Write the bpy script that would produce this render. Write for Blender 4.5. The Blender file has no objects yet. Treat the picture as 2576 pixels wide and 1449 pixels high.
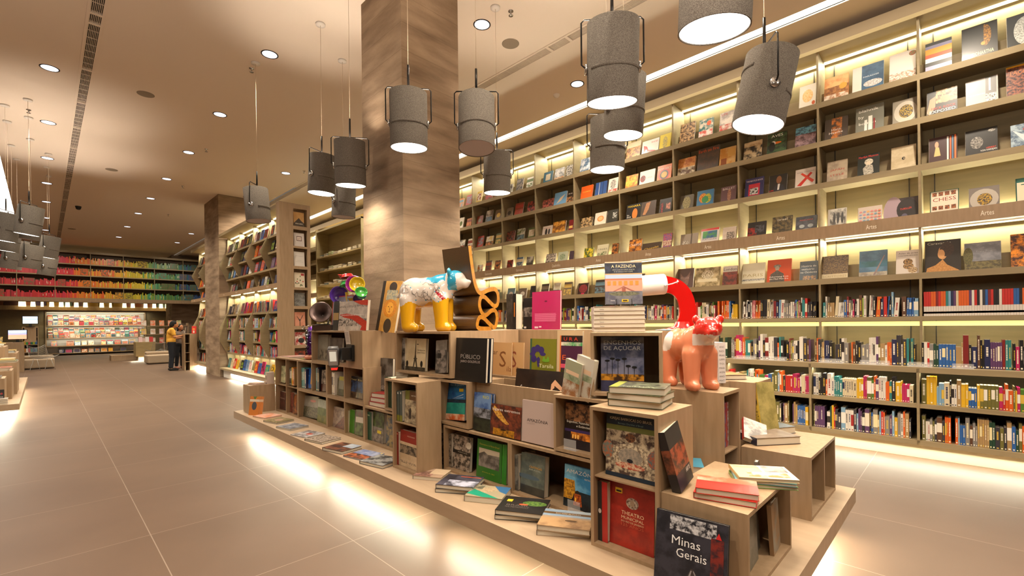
import bpy, bmesh, math, random
from mathutils import Vector, Matrix
random.seed(7)
S = bpy.context.scene
COL = S.collection
PI = math.pi
R = math.radians

# ------------------------------------------------------------ camera
A_, ROLL, F_, H_, CY_ = R(45.47), .011, 1160.0, 1.55, 813.0
cam_d = bpy.data.cameras.new('camera'); cam = bpy.data.objects.new('camera', cam_d); COL.objects.link(cam)
cam_d.sensor_width = 36; cam_d.lens = F_/2576*36; cam_d.shift_y = (CY_-724.5)/2576; cam_d.clip_start = .05; cam_d.clip_end = 200
cam.matrix_world = Matrix.Translation((0, 0, H_)) @ Matrix.Rotation(-A_, 4, 'Z') @ Matrix.Rotation(PI/2, 4, 'X') @ Matrix.Rotation(-ROLL, 4, 'Z')
S.camera = cam
# ------------------------------------------------------------ view, world
S.view_settings.view_transform = 'Standard'; S.view_settings.look = 'None'
S.view_settings.exposure = 0.45; S.view_settings.gamma = 1; S.view_settings.use_curve_mapping = False
W = bpy.data.worlds.new('world'); S.world = W; W.use_nodes = True
W.node_tree.nodes['Background'].inputs[0].default_value = (1, .8, .6, 1); W.node_tree.nodes['Background'].inputs[1].default_value = .12
cy = S.cycles
cy.max_bounces = 5; cy.diffuse_bounces = 3; cy.glossy_bounces = 2; cy.transmission_bounces = 3; cy.transparent_max_bounces = 6
cy.caustics_reflective = False; cy.caustics_refractive = False; cy.use_denoising = True; cy.sample_clamp_indirect = 4
cy.use_light_tree = True
try: cy.denoiser = 'OPENIMAGEDENOISE'
except Exception: pass
CEIL = 5.6
WARM = (1, .86, .68); LEDC = (1, .95, .73)
def lamp_area(name, loc, sx, sy, power, rot=(0, 0, 0), col=LEDC, spread=PI):
    d = bpy.data.lights.new(name, 'AREA'); d.shape = 'RECTANGLE'; d.size = sx; d.size_y = sy; d.energy = power; d.color = col; d.spread = spread
    o = bpy.data.objects.new(name, d); COL.objects.link(o); o.location = loc; o.rotation_euler = rot; return o
def lamp_spot(name, loc, power, size=R(110), blend=.8, col=WARM, rad=.08, rot=(0, 0, 0)):
    d = bpy.data.lights.new(name, 'SPOT'); d.energy = power; d.spot_size = size; d.spot_blend = blend; d.color = col; d.shadow_soft_size = rad
    o = bpy.data.objects.new(name, d); COL.objects.link(o); o.location = loc; o.rotation_euler = rot; return o
def lamp_point(name, loc, power, col=WARM, rad=.06):
    d = bpy.data.lights.new(name, 'POINT'); d.energy = power; d.color = col; d.shadow_soft_size = rad
    o = bpy.data.objects.new(name, d); COL.objects.link(o); o.location = loc; return o
XU, XL = 7.35, 6.75     # front planes of the upper and the lower part of the long bookcase
Y0, BW = .38, 1.02      # first upright and bay width
YN, YF = -.64, 20.78    # ends of the long bookcase
yc, yl = (YN+YF)/2, YF-YN
# LED strips of the long bookcase (area lamps where the strips are)
lamp_area('led_cornice', (XU+.36, yc, 5.12), .03, yl, 190, (0, R(10), 0))
lamp_area('led_band_up', (XU+.37, yc, 2.80), .03, yl, 170, (0, R(172), 0))
lamp_area('led_band_down', (XU+.34, yc, 2.63), .03, yl, 290, (0, R(14), 0))
lamp_area('led_shelf', (XU+.06, yc, 1.50), .03, yl, 55, (0, R(-20), 0))
lamp_area('led_lower', (XL+.10, yc, .955), .03, yl, 120, (0, R(-10), 0))
lamp_area('led_plinth', (XL+.04, yc, .155), .04, yl, 170, (0, R(38), 0))
# LED slots in the ceiling
lamp_area('led_slot_right', (7.10, 9.5, 5.57), .2, 21, 110, (0, 0, 0), (1, .93, .78))
lamp_area('led_slot_left', (-.89, 14.5, 5.57), .4, 19, 80, (0, 0, 0), (1, .93, .78))
for p_ in ((-1.2, 2.2, 3.3), (.2, -.8, 3.4), (3.6, -1.0, 3.4), (1.6, .6, 3.6), (-1.5, 6, 3.3)): lamp_point('pendant_or_fill_uplight', p_, 50, (1, .84, .68), .1)  # added fill lamps with no pendant bodies, to brighten the ceiling
# under-glow of the island
for a_, b_ in ((4.97, 7.4), (2.98, 4.77), (.95, 2.76)): lamp_area('glow_aisle', (2.10, (a_+b_)/2, .19), .06, b_-a_, 9*(b_-a_), (0, R(20), 0))
lamp_area('glow_end', (3.05, .74, .19), 1.9, .06, 30, (R(-25), 0, 0))
lamp_area('glow_back', (3.95, 4.1, .19), .1, 6.3, 45, (0, R(-14), 0))
lamp_area('glow_left_island', (-.5, 14.3, .19), .1, 5.6, 90, (0, R(-14), 0))
lamp_area('glow_left_end', (-1.0, 11.45, .19), 1.0, .1, 20, (R(-14), 0, 0))
# shelf with cut-away uprights
lamp_area('led_hex_top', (4.08, 13.6, 4.2), .03, 5.0, 42, (0, R(12), 0))
lamp_area('led_hex_band', (4.08, 13.6, 2.42), .03, 5.0, 42, (0, R(12), 0))
lamp_area('led_hex_low', (4.06, 13.6, .71), .03, 5.0, 18, (0, R(10), 0))
lamp_area('led_hex_plinth', (3.86, 13.2, .15), .05, 4.4, 60, (0, R(8), 0))
lamp_area('led_hex2_top', (4.14, 19.1, 4.2), .03, 1.9, 18, (0, R(12), 0))
lamp_area('led_hex2_band', (4.14, 19.1, 2.42), .03, 1.9, 18, (0, R(12), 0))
lamp_area('led_hex2_low', (3.90, 19.1, .15), .05, 1.6, 30, (0, R(8), 0))
lamp_area('led_magazine_top', (2.3, 36.2, 2.43), 4.2, .05, 24, (R(18), 0, 0))
lamp_area('led_magazine_mid', (2.3, 36.2, 1.68), 4.2, .04, 18, (R(18), 0, 0))
lamp_area('led_magazine_low', (2.3, 36.2, .95), 4.2, .04, 14, (R(18), 0, 0))

# ------------------------------------------------------------ pixel helpers (2576 x 1449 photograph)
_s, _c = math.sin(A_), math.cos(A_)
def ray(px, py):
    x = px-1288; y = CY_-py
    u = (x*math.cos(ROLL)+y*math.sin(ROLL))/F_; v = (-x*math.sin(ROLL)+y*math.cos(ROLL))/F_
    return (_s+u*_c, _c-u*_s, v)
def at_z(px, py, z): d = ray(px, py); t = (z-H_)/d[2]; return Vector((d[0]*t, d[1]*t, z))
def at_x(px, py, x): d = ray(px, py); t = x/d[0]; return Vector((x, d[1]*t, H_+d[2]*t))
def at_y(px, py, y): d = ray(px, py); t = y/d[1]; return Vector((d[0]*t, y, H_+d[2]*t))
def at_d(px, py, k): d = ray(px, py); return Vector((d[0]*k, d[1]*k, H_+d[2]*k))

# ------------------------------------------------------------ colours and materials
def lin(c):
    return c/12.92 if c <= .04045 else ((c+.055)/1.055)**2.4
_hx = {}
def hx(h):
    if not isinstance(h, str): return h
    if h not in _hx: _hx[h] = tuple(lin(int(h[i:i+2], 16)/255) for i in (0, 2, 4))+(1.0,)
    return _hx[h]
MATS = {}
def mat(name, col=(.5, .5, .5, 1), rough=.6, metal=0, emit=None, es=0, spec=.5, coat=0, alpha=1, trans=0):
    m = bpy.data.materials.new(name); m.use_nodes = True
    b = m.node_tree.nodes['Principled BSDF']
    b.inputs['Base Color'].default_value = hx(col); b.inputs['Roughness'].default_value = rough; b.inputs['Metallic'].default_value = metal
    b.inputs['Specular IOR Level'].default_value = spec; b.inputs['Coat Weight'].default_value = coat; b.inputs['Coat Roughness'].default_value = .12
    b.inputs['Alpha'].default_value = alpha; b.inputs['Transmission Weight'].default_value = trans
    if emit: b.inputs['Emission Color'].default_value = hx(emit); b.inputs['Emission Strength'].default_value = es
    MATS[name] = m; return m
def nd(m, t, **k):
    n = m.node_tree.nodes.new(t)
    for a, v in k.items():
        if a.startswith('i_'): n.inputs[a[2:].replace('_', ' ')].default_value = v
        else: setattr(n, a, v)
    return n
def lk(m, a, b): m.node_tree.links.new(a, b)
def ramp(m, stops):
    n = nd(m, 'ShaderNodeValToRGB'); e = n.color_ramp.elements
    while len(e) < len(stops): e.new(.5)
    for q, (p, c) in zip(e, stops): q.position = p; q.color = hx(c)
    return n
def noisy(m, a, b, scale=3, detail=4, stretch=(1, 1, 1), lo=.35, hi=.65, bump=0, bscale=40, rough=None):
    bs = m.node_tree.nodes['Principled BSDF']
    tc = nd(m, 'ShaderNodeTexCoord'); mp = nd(m, 'ShaderNodeMapping'); mp.inputs['Scale'].default_value = stretch
    geo = nd(m, 'ShaderNodeNewGeometry'); lk(m, geo.outputs['Position'], mp.inputs['Vector'])
    no = nd(m, 'ShaderNodeTexNoise', i_Scale=scale, i_Detail=detail); lk(m, mp.outputs[0], no.inputs['Vector'])
    rp = ramp(m, [(lo, a), (hi, b)]); lk(m, no.outputs['Fac'], rp.inputs[0]); lk(m, rp.outputs[0], bs.inputs['Base Color'])
    if bump:
        n2 = nd(m, 'ShaderNodeTexNoise', i_Scale=bscale, i_Detail=3); lk(m, geo.outputs['Position'], n2.inputs['Vector'])
        bp = nd(m, 'ShaderNodeBump', i_Strength=bump, i_Distance=.01); lk(m, n2.outputs['Fac'], bp.inputs['Height']); lk(m, bp.outputs[0], bs.inputs['Normal'])
    return rp
wood = mat('laminate_wood', rough=.45); noisy(wood, '957C5E', 'A4896B', 5, 5, (6, 6, .8), .3, .7)
wood2 = mat('shelf_laminate', rough=.5); noisy(wood2, '8F7F60', '9D8C6A', 4, 5, (1, .35, 4), .3, .7)
wood_light = mat('light_laminate', rough=.5); noisy(wood_light, '97845A', 'A59164', 4, 5, (1, .35, 4), .3, .7)
backm = mat('back_laminate', rough=.5); noisy(backm, '7C6C49', '897852', 4, 5, (1, .35, 4), .3, .7)
plinthm = mat('plinth_laminate', rough=.45); noisy(plinthm, 'A38C72', 'AF987D', 4, 5, (3, .5, 3), .3, .7)
ceilm = mat('painted_ceiling', 'E6D8C8', rough=.9, spec=.1)
wallm = mat('painted_wall', '8A7860', rough=.8, spec=.2)
dark = mat('black_metal', '1A1715', rough=.35, metal=.6)
black = mat('black_plastic', '0D0D0E', rough=.4)
chrome = mat('brushed_steel', 'BFBFBF', rough=.25, metal=1)
white = mat('white_paint', 'E6E0D8', rough=.6)
ledm = mat('led_diffuser', 'FFF3D0', emit='FFF4C8', es=1.5)
ledslot = mat('ceiling_led_diffuser', 'FFFFFF', emit='FFF6E6', es=4.0)
downm = mat('downlight_lens', 'FFFFFF', emit='F2F4FF', es=1.35)
pendm = mat('pendant_diffuser', 'FFFFFF', emit='FFF3E2', es=6.0)
glass = mat('clear_acrylic', 'FFFFFF', rough=.05, alpha=.16, spec=.8)
pages = mat('book_pages', 'CFC6B4', rough=.9, spec=.1)
grille = mat('vent_dark', '2A241E', rough=.8)
fabric = mat('grey_felt', rough=.95, spec=.1); noisy(fabric, '5C564F', '7C756D', 160, 2, (1, 1, 1.5), .35, .65, bump=.6, bscale=400)
cushion = mat('beige_upholstery', rough=.9, spec=.15); noisy(cushion, 'A28F78', 'B09D86', 60, 2, bump=.3, bscale=300)
skin = mat('skin', 'B47A55', rough=.55)
hairm = mat('black_hair', '0E0A09', rough=.5)
# concrete with the lines of its board formwork
conc = mat('board_marked_concrete', rough=.8, spec=.2)
rp = noisy(conc, '786552', 'A8927A', 1.5, 9, (1, 1, 4.5), .3, .7, bump=.25, bscale=35)
bs = conc.node_tree.nodes['Principled BSDF']; geo = nd(conc, 'ShaderNodeNewGeometry'); sp = nd(conc, 'ShaderNodeSeparateXYZ'); lk(conc, geo.outputs['Position'], sp.inputs[0])
wv = nd(conc, 'ShaderNodeMath', operation='FRACT'); ml = nd(conc, 'ShaderNodeMath', operation='MULTIPLY'); ml.inputs[1].default_value = 1/.31
lk(conc, sp.outputs[2], ml.inputs[0]); lk(conc, ml.outputs[0], wv.inputs[0])
gt = ramp(conc, [(0, '6A5A48'), (.02, '6A5A48'), (.035, 'FFFFFF'), (1, 'F2EEE8')]); lk(conc, wv.outputs[0], gt.inputs[0])
mx = nd(conc, 'ShaderNodeMix', data_type='RGBA', blend_type='MULTIPLY'); mx.inputs[0].default_value = .22
lk(conc, rp.outputs[0], mx.inputs[6]); lk(conc, gt.outputs[0], mx.inputs[7]); lk(conc, mx.outputs[2], bs.inputs['Base Color'])
# floor: large tiles, thin pale joints
flr = mat('large_format_tile', rough=.5, spec=.35)
bs = flr.node_tree.nodes['Principled BSDF']; geo = nd(flr, 'ShaderNodeNewGeometry')
n1 = nd(flr, 'ShaderNodeTexNoise', i_Scale=.9, i_Detail=3); lk(flr, geo.outputs['Position'], n1.inputs['Vector'])
r1 = ramp(flr, [(.3, '5C4839'), (.7, '685343')]); lk(flr, n1.outputs['Fac'], r1.inputs[0])
br = nd(flr, 'ShaderNodeTexBrick', offset=0, squash=1); br.inputs['Color1'].default_value = (1, 1, 1, 1); br.inputs['Color2'].default_value = (.93, .93, .93, 1)
br.inputs['Mortar'].default_value = (0, 0, 0, 1); br.inputs['Scale'].default_value = 1; br.inputs['Brick Width'].default_value = 1.0; br.inputs['Row Height'].default_value = 1.2
br.inputs['Mortar Size'].default_value = .0028; br.inputs['Mortar Smooth'].default_value = 0
mp = nd(flr, 'ShaderNodeMapping'); mp.inputs['Location'].default_value = (-.55+10, -4.35+12, 0); lk(flr, geo.outputs['Position'], mp.inputs['Vector']); lk(flr, mp.outputs[0], br.inputs['Vector'])
m1 = nd(flr, 'ShaderNodeMix', data_type='RGBA', blend_type='MULTIPLY'); m1.inputs[0].default_value = 1; lk(flr, r1.outputs[0], m1.inputs[6]); lk(flr, br.outputs['Color'], m1.inputs[7])
m2 = nd(flr, 'ShaderNodeMix', data_type='RGBA'); lk(flr, br.outputs['Fac'], m2.inputs[0]); lk(flr, m1.outputs[2], m2.inputs[6]); m2.inputs[7].default_value = hx('88786A'); lk(flr, m2.outputs[2], bs.inputs['Base Color'])
r2 = ramp(flr, [(.3, '8A8A8A'), (.7, '929292')]); n2 = nd(flr, 'ShaderNodeTexNoise', i_Scale=2.2, i_Detail=6); lk(flr, geo.outputs['Position'], n2.inputs['Vector']); bs.inputs['Roughness'].default_value = .46
# printed surfaces: two colour attributes mixed by a noise in the surface's own coordinates
def inkmat(name, rough, coat):
    m = mat(name, rough=rough, coat=coat)
    bs = m.node_tree.nodes['Principled BSDF']
    a = nd(m, 'ShaderNodeVertexColor', layer_name='Col'); b = nd(m, 'ShaderNodeVertexColor', layer_name='Co2'); uv = nd(m, 'ShaderNodeUVMap', uv_map='UVMap')
    no = nd(m, 'ShaderNodeTexNoise', i_Scale=1, i_Detail=5, i_Roughness=.62); lk(m, uv.outputs[0], no.inputs['Vector'])
    rr = ramp(m, [(.42, '000000'), (.58, 'FFFFFF')]); lk(m, no.outputs['Fac'], rr.inputs[0])
    x = nd(m, 'ShaderNodeMix', data_type='RGBA'); lk(m, rr.outputs[0], x.inputs[0]); lk(m, a.outputs[0], x.inputs[6]); lk(m, b.outputs[0], x.inputs[7]); lk(m, x.outputs[2], bs.inputs['Base Color'])
    return m
ink = inkmat('printed_cover', .38, .15); glaze = inkmat('glazed_paint', .18, .6); cloth = inkmat('cloth', .9, 0)

# ------------------------------------------------------------ mesh builder
class MB:
    def __init__(s): s.v = []; s.f = []; s.c = []; s.c2 = []; s.uv = []; s.m = []; s.sm = []
    def face(s, pts, col=None, col2=None, sc=0, m=0, uo=None, smooth=False):
        n = len(s.v); s.v += [tuple(p) for p in pts]; s.f.append(tuple(range(n, n+len(pts))))
        c = hx(col) if col else (.5, .5, .5, 1); s.c.append(c); s.c2.append(hx(col2) if col2 else c); s.m.append(m); s.sm.append(smooth)
        if sc:
            o = uo or (random.random()*90, random.random()*90); p0 = Vector(pts[0]); e1 = Vector(pts[1])-p0
            if e1.length < 1e-9: e1 = Vector((1, 0, 0))
            e1.normalize(); nn = e1.cross(Vector(pts[2])-p0)
            e2 = nn.cross(e1); e2 = e2.normalized() if e2.length > 1e-12 else Vector((0, 0, 1))
            s.uv.append([((Vector(p)-p0).dot(e1)*sc+o[0], (Vector(p)-p0).dot(e2)*sc+o[1]) for p in pts])
        else: s.uv.append([(0, 0)]*len(pts))
    def box(s, x0, y0, z0, x1, y1, z1, col=None, m=0, col2=None, sc=0, skip=''):
        a = [(x0, y0, z0), (x1, y0, z0), (x1, y1, z0), (x0, y1, z0), (x0, y0, z1), (x1, y0, z1), (x1, y1, z1), (x0, y1, z1)]
        for k, q in (('d', (3, 2, 1, 0)), ('u', (4, 5, 6, 7)), ('f', (0, 1, 5, 4)), ('r', (1, 2, 6, 5)), ('b', (2, 3, 7, 6)), ('l', (3, 0, 4, 7))):
            if k not in skip: s.face([a[i] for i in q], col, col2, sc, m)
        return s
    def ring(s, rings, closed=True, col=None, m=0, caps=True, smooth=True, colf=None):
        n = len(s.v); k = len(rings[0])
        for r_ in rings: s.v += [tuple(p) for p in r_]
        def put(f, i):
            s.f.append(f); c = hx(colf(i) if colf else col) if (colf or col) else (.5, .5, .5, 1); s.c.append(c); s.c2.append(c); s.m.append(m); s.uv.append([(0, 0)]*len(f)); s.sm.append(smooth)
        for i in range(len(rings)-1):
            for j in range(k if closed else k-1):
                a = n+i*k+j; b = n+i*k+(j+1) % k; put((a, b, b+k, a+k), i)
        if caps:
            put(tuple(n+j for j in range(k))[::-1], 0); s.sm[-1] = False
            put(tuple(n+(len(rings)-1)*k+j for j in range(k)), len(rings)-2); s.sm[-1] = False
        return s
    def lathe(s, prof, cx=0, cy=0, z=0, n=24, col=None, m=0, caps=False, smooth=True, colf=None, M=None):
        rs = []
        for r_, h in prof:
            q = [Vector((cx+r_*math.cos(2*PI*j/n), cy+r_*math.sin(2*PI*j/n), z+h)) for j in range(n)]
            rs.append([M @ p for p in q] if M else q)
        return s.ring(rs, True, col, m, caps, smooth, colf)
    def tube(s, pts, r, n=8, col=None, m=0, smooth=True):
        pts = [Vector(p) for p in pts]; rs = []
        for i, p in enumerate(pts):
            d = (pts[min(i+1, len(pts)-1)]-pts[max(i-1, 0)]).normalized()
            a = d.orthogonal().normalized() if i == 0 else (a-d*a.dot(d)).normalized()
            b = d.cross(a); rr = r[i] if isinstance(r, (list, tuple)) else r
            rs.append([p+a*rr*math.cos(2*PI*j/n)+b*rr*math.sin(2*PI*j/n) for j in range(n)])
        return s.ring(rs, True, col, m, True, smooth)
    def mesh(s, name, mats):
        me = bpy.data.meshes.new(name); me.from_pydata(s.v, [], s.f)
        for m in mats: me.materials.append(m)
        if any(s.m): me.polygons.foreach_set('material_index', s.m)
        if any(s.sm): me.polygons.foreach_set('use_smooth', s.sm)
        if any(m in (ink, glaze, cloth) for m in mats):
            a = me.color_attributes.new('Col', 'FLOAT_COLOR', 'CORNER'); b = me.color_attributes.new('Co2', 'FLOAT_COLOR', 'CORNER'); u = me.uv_layers.new(name='UVMap')
            fa = []; fb = []; fu = []
            for f, c, d, w in zip(s.f, s.c, s.c2, s.uv):
                fa += list(c)*len(f); fb += list(d)*len(f)
                for p in w: fu += p
            a.data.foreach_set('color', fa); b.data.foreach_set('color', fb); u.data.foreach_set('uv', fu)
        me.update(); return me
    def obj(s, name, mats, parent=None, loc=(0, 0, 0), rot=(0, 0, 0)):
        if not isinstance(mats, (list, tuple)): mats = [mats]
        return link(name, s.mesh(name, mats), parent, loc, rot)
def link(name, data, parent=None, loc=(0, 0, 0), rot=(0, 0, 0)):
    o = bpy.data.objects.new(name, data); COL.objects.link(o); o.parent = parent; o.location = loc; o.rotation_euler = rot; return o
def weld(o, d=1e-4):
    bm = bmesh.new(); bm.from_mesh(o.data); bmesh.ops.remove_doubles(bm, verts=bm.verts, dist=d); bm.to_mesh(o.data); bm.free(); return o
def bevel(o, w=.003, n=2):
    weld(o); m = o.modifiers.new('bevel', 'BEVEL'); m.width = w; m.segments = n; m.limit_method = 'ANGLE'; m.angle_limit = R(35); return o
USED = {}
def trim(l):
    w = l.split()
    for s_ in ('the', 'a', 'an'):
        while len(w) > 16 and s_ in w[1:]:
            i = len(w)-1-w[::-1].index(s_); w.pop(i)
    if len(w) > 16: print('LONG', len(w), ' '.join(w))
    return ' '.join(w)
BOOKS = []
def tag(o, label, cat, group=None, kind=None):
    label = trim(label)
    o['label'] = label; o['category'] = cat
    if group: o['group'] = group
    if kind: o['kind'] = kind
    return o
def thing(name, loc, label, cat, group=None, rotz=0):
    o = bpy.data.objects.new(name, None); COL.objects.link(o); o.location = loc; o.rotation_euler = (0, 0, rotz); o.empty_display_size = .1
    return tag(o, label, cat, group)
def struct(name, mb, m, loc=(0, 0, 0)):
    o = mb.obj(name, m, None, loc); o['kind'] = 'structure'; return o
ORD = ['first', 'second', 'third', 'fourth', 'fifth', 'sixth', 'seventh', 'eighth', 'ninth', 'tenth', 'eleventh', 'twelfth', 'thirteenth', 'fourteenth', 'fifteenth', 'sixteenth', 'seventeenth', 'eighteenth', 'nineteenth']
def ordn(i):
    if i < 19: return ORD[i]
    t = ['twent', 'thirt', 'fort', 'fift'][(i+1)//10-2]; u = (i+1) % 10
    return t+'ieth' if u == 0 else t+'y-'+ORD[u-1]
# ------------------------------------------------------------ lettering
_tc = {}
def glyphs(txt):
    if txt in _tc: return _tc[txt]
    cu = bpy.data.curves.new('t', 'FONT'); cu.body = txt; cu.size = 1; cu.resolution_u = 2
    o = bpy.data.objects.new('t', cu); COL.objects.link(o); bpy.context.view_layer.update()
    me = bpy.data.meshes.new_from_object(o.evaluated_get(bpy.context.evaluated_depsgraph_get()))
    v = [(p.co.x, p.co.y) for p in me.vertices]; f = [tuple(p.vertices) for p in me.polygons]
    bpy.data.objects.remove(o); bpy.data.curves.remove(cu); bpy.data.meshes.remove(me)
    x0 = min(p[0] for p in v); x1 = max(p[0] for p in v); v = [(p[0]-x0, p[1]) for p in v]
    _tc[txt] = (v, f, x1-x0); return _tc[txt]
def letter(mb, fn, txt, x, y, size, col, width=None, align='c', rot=0, m=0, sl=0):
    """fn maps flat (u, v) metres to 3D; size = letter height (caps), optional fixed width"""
    v, f, w = glyphs(txt); k = size/.72; kx = width/w if width else k; W_ = w*kx
    ox = {'c': -W_/2, 'l': 0, 'r': -W_}[align]; cr, sr = math.cos(rot), math.sin(rot); n = len(mb.v); c = hx(col)
    for a, b in v:
        p, q = a*kx+ox+sl*b*k, b*k
        mb.v.append(tuple(fn(x+p*cr-q*sr, y+p*sr+q*cr)))
    for g in f:
        mb.f.append(tuple(n+i for i in g)); mb.c.append(c); mb.c2.append(c); mb.uv.append([(0, 0)]*len(g)); mb.m.append(m); mb.sm.append(False)
# ------------------------------------------------------------ books
def art(mb, w, h, ops, base, fn0):
    """print a cover: ops in cover fractions. r rect, n noisy rect, e ellipse, p polygon, t text, g text lines"""
    lay = 0
    for o in ops:
        lay += 1; e = .0002+.00022*lay; k = o[0]
        fn = lambda a, b, e=e: fn0(a, b, e)
        if k == 'r': x0, y0, x1, y1, c = o[1:6]; mb.face([fn(x0*w, y0*h), fn(x1*w, y0*h), fn(x1*w, y1*h), fn(x0*w, y1*h)], c)
        elif k == 'n': x0, y0, x1, y1, c, d, s = o[1:8]; mb.face([fn(x0*w, y0*h), fn(x1*w, y0*h), fn(x1*w, y1*h), fn(x0*w, y1*h)], c, d, s)
        elif k == 'e':
            cx, cy_, rx, ry, c = o[1:6]; d = o[6] if len(o) > 6 else None
            mb.face([fn((cx+rx*math.cos(2*PI*i/20))*w, cy_*h+ry*h*math.sin(2*PI*i/20)) for i in range(20)], c, d, 60 if d else 0)
        elif k == 'p':
            d = o[3] if len(o) > 3 else None
            mb.face([fn(a*w, b*h) for a, b in o[1]], o[2], d, 60 if d else 0)
        elif k == 't':
            _, txt, x, y, s, c = o[:6]; wd = o[6]*w if len(o) > 6 and o[6] else None
            letter(mb, fn, txt, x*w, y*h, s*h, c, wd, o[7] if len(o) > 7 else 'c', o[8] if len(o) > 8 else 0, 0, o[9] if len(o) > 9 else 0)
        elif k == 'g':
            x0, y0, x1, y1, n, c = o[1:7]
            for i in range(n):
                yy = y1-(y1-y0)*i/n; mb.face([fn(x0*w, (yy-(y1-y0)/n*.45)*h), fn((x1-random.random()*.06)*w, (yy-(y1-y0)/n*.45)*h), fn((x1-.02)*w, yy*h), fn(x0*w, yy*h)], c)
def book_mesh(w, h, t, base, ops=(), spine=None, sp_ops=(), base2=None, soft=False):
    mb = MB(); c = .0022; sp = spine or base
    mb.box(0, 0, 0, w, c, h, base, 0, base2, 40); mb.box(0, t-c, 0, w, t, h, base)
    mb.box(-.001, 0, 0, c, t, h, sp)
    art(mb, w, h, ops, base, lambda a, b, e: (a, -e, b))
    if sp_ops: art(mb, t, h, sp_ops, sp, lambda a, b, e: (-.001-e, t-a, b))
    pg = MB(); q = .001 if soft else .004
    pg.box(c, c, q, w-q, t-c, h-q, 'D6CDBC')
    return mb, pg
def book(label, loc, w, h, t, base, ops=(), rotz=-PI/2, lean=0, roll=0, spine=None, sp_ops=(), group=None, cat='book', base2=None, name='book', flat=False, soft=False, mt=None):
    mb, pg = book_mesh(w, h, t, base, ops, spine, sp_ops, base2, soft)
    rx = -PI/2 if flat else -lean
    o = mb.obj(name, mt or ink, None, loc, (rx, roll, rotz)); tag(o, label, cat, group)
    pc = pg.obj('pages', pages, o)
    if name == 'book': BOOKS.append((o, mb, pc, pg, (w, h, t)))
    return o
def spine_geo(mb, x, y, z, t, h, d, col, rnd, M=None, lab=None, top='D8CFBE'):
    """a book showing its spine; local x to the right, spine towards -y"""
    f = (lambda p: M @ Vector(p)) if M else (lambda p: Vector(p))
    g = .0015; n0 = len(mb.v)
    mb.box(x, y, z, x+t, y+d, z+h, col, skip='u'); mb.face([(x, y, z+h), (x+t, y, z+h), (x+t, y+d, z+h), (x, y+d, z+h)], top if rnd.random() < .8 else col)
    mb.box(x, y, z+h, x+g, y+d, z+h+.003, col); mb.box(x+t-g, y, z+h, x+t, y+d, z+h+.003, col); mb.box(x+g, y, z+h, x+t-g, y+g*1.5, z+h+.003, col)
    e = -.0004
    if lab is None:
        k = rnd.random(); lc = rnd.choice(['F0EAD8', 'EFE2B0', '1A1A1A', 'D8B64A', 'F4F0E6']) ; lum = sum(hx(col)[:3])
        if lum > 1.3: lc = rnd.choice(['2A2220', 'A02020', '1E2A50'])
        elif lc == '1A1A1A': lc = 'EFE6D0'
        a, b = z+h*(.25+.2*rnd.random()), z+h*(.72+.15*rnd.random())
        if k < .6:
            q = a
            while q < b:
                s = h*(.018+.05*rnd.random()); mb.face([(x+t*.3, y+e, q), (x+t*.68, y+e, q), (x+t*.68, y+e, q+s), (x+t*.3, y+e, q+s)], lc); q += s+h*.014
        elif k < .8:
            mb.face([(x, y+e, a), (x+t, y+e, a), (x+t, y+e, b), (x, y+e, b)], lc)
        mb.face([(x+t*.25, y+e, z+h*.04), (x+t*.75, y+e, z+h*.04), (x+t*.75, y+e, z+h*.09), (x+t*.25, y+e, z+h*.09)], lc)
    else:
        for (a, b, c) in lab: mb.face([(x, y+e, z+h*a), (x+t, y+e, z+h*a), (x+t, y+e, z+h*b), (x, y+e, z+h*b)], c)
    if M:
        for i in range(n0, len(mb.v)): mb.v[i] = tuple(M @ Vector(mb.v[i]))
PAL = {'white': 'E4DED2', 'cream': 'D9CBA8', 'black': '17151A', 'charcoal': '34323A', 'dark red': '7C1F20', 'red': 'C22A24', 'orange': 'D9601E', 'yellow': 'E0B022',
       'green': '4F7A2E', 'dark green': '1F4230', 'teal': '2E7F80', 'blue': '2B5FA4', 'navy': '20264E', 'purple': '5C3A66', 'pink': 'D77A80', 'magenta': 'B8255E',
       'brown': '5B3C28', 'grey': '86827E', 'light blue': '7FA6C4', 'tan': 'A98A5C', 'lime': '93AE36', 'olive': '6E6A34'}
# ============================================================ STRUCTURE
struct('floor', MB().box(-7, -6, -.1, 9.2, 40, 0), flr)
# ceiling with real slots for the LED lines
c_ = MB()
for x0, x1 in ((-7, -1.1), (-.68, .42), (.59, 5.19), (5.38, 7.0), (7.2, 9.2)): c_.box(x0, -6, CEIL, x1, 40, CEIL+.1)
struct('ceiling', c_, ceilm)
struct('wall_right', MB().box(7.86, -6, 0, 8.0, 40, CEIL), wallm)
struct('wall_back', MB().box(-7, 37.2, 0, 9.2, 37.4, CEIL), wallm)
struct('wall_left', MB().box(-7.2, -6, 0, -7, 40, CEIL), wallm)
struct('wall_front', MB().box(-7, -6.2, 0, 9.2, -6, CEIL), wallm)
struct('trim_1', MB().box(7.55, -6, 5.28, 7.86, 40, 5.45), wallm)
# concrete columns
cx0, cy0 = 2.85, 4.5
struct('column_1', MB().box(cx0, cy0, 0, 3.665, 5.42, CEIL), conc)
struct('column_2', MB().box(3.78, 16.25, 0, 4.55, 18.0, CEIL), conc)
struct('column_3', MB().box(5.1, 31.9, 0, 6.6, 33.2, CEIL), conc)
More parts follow.
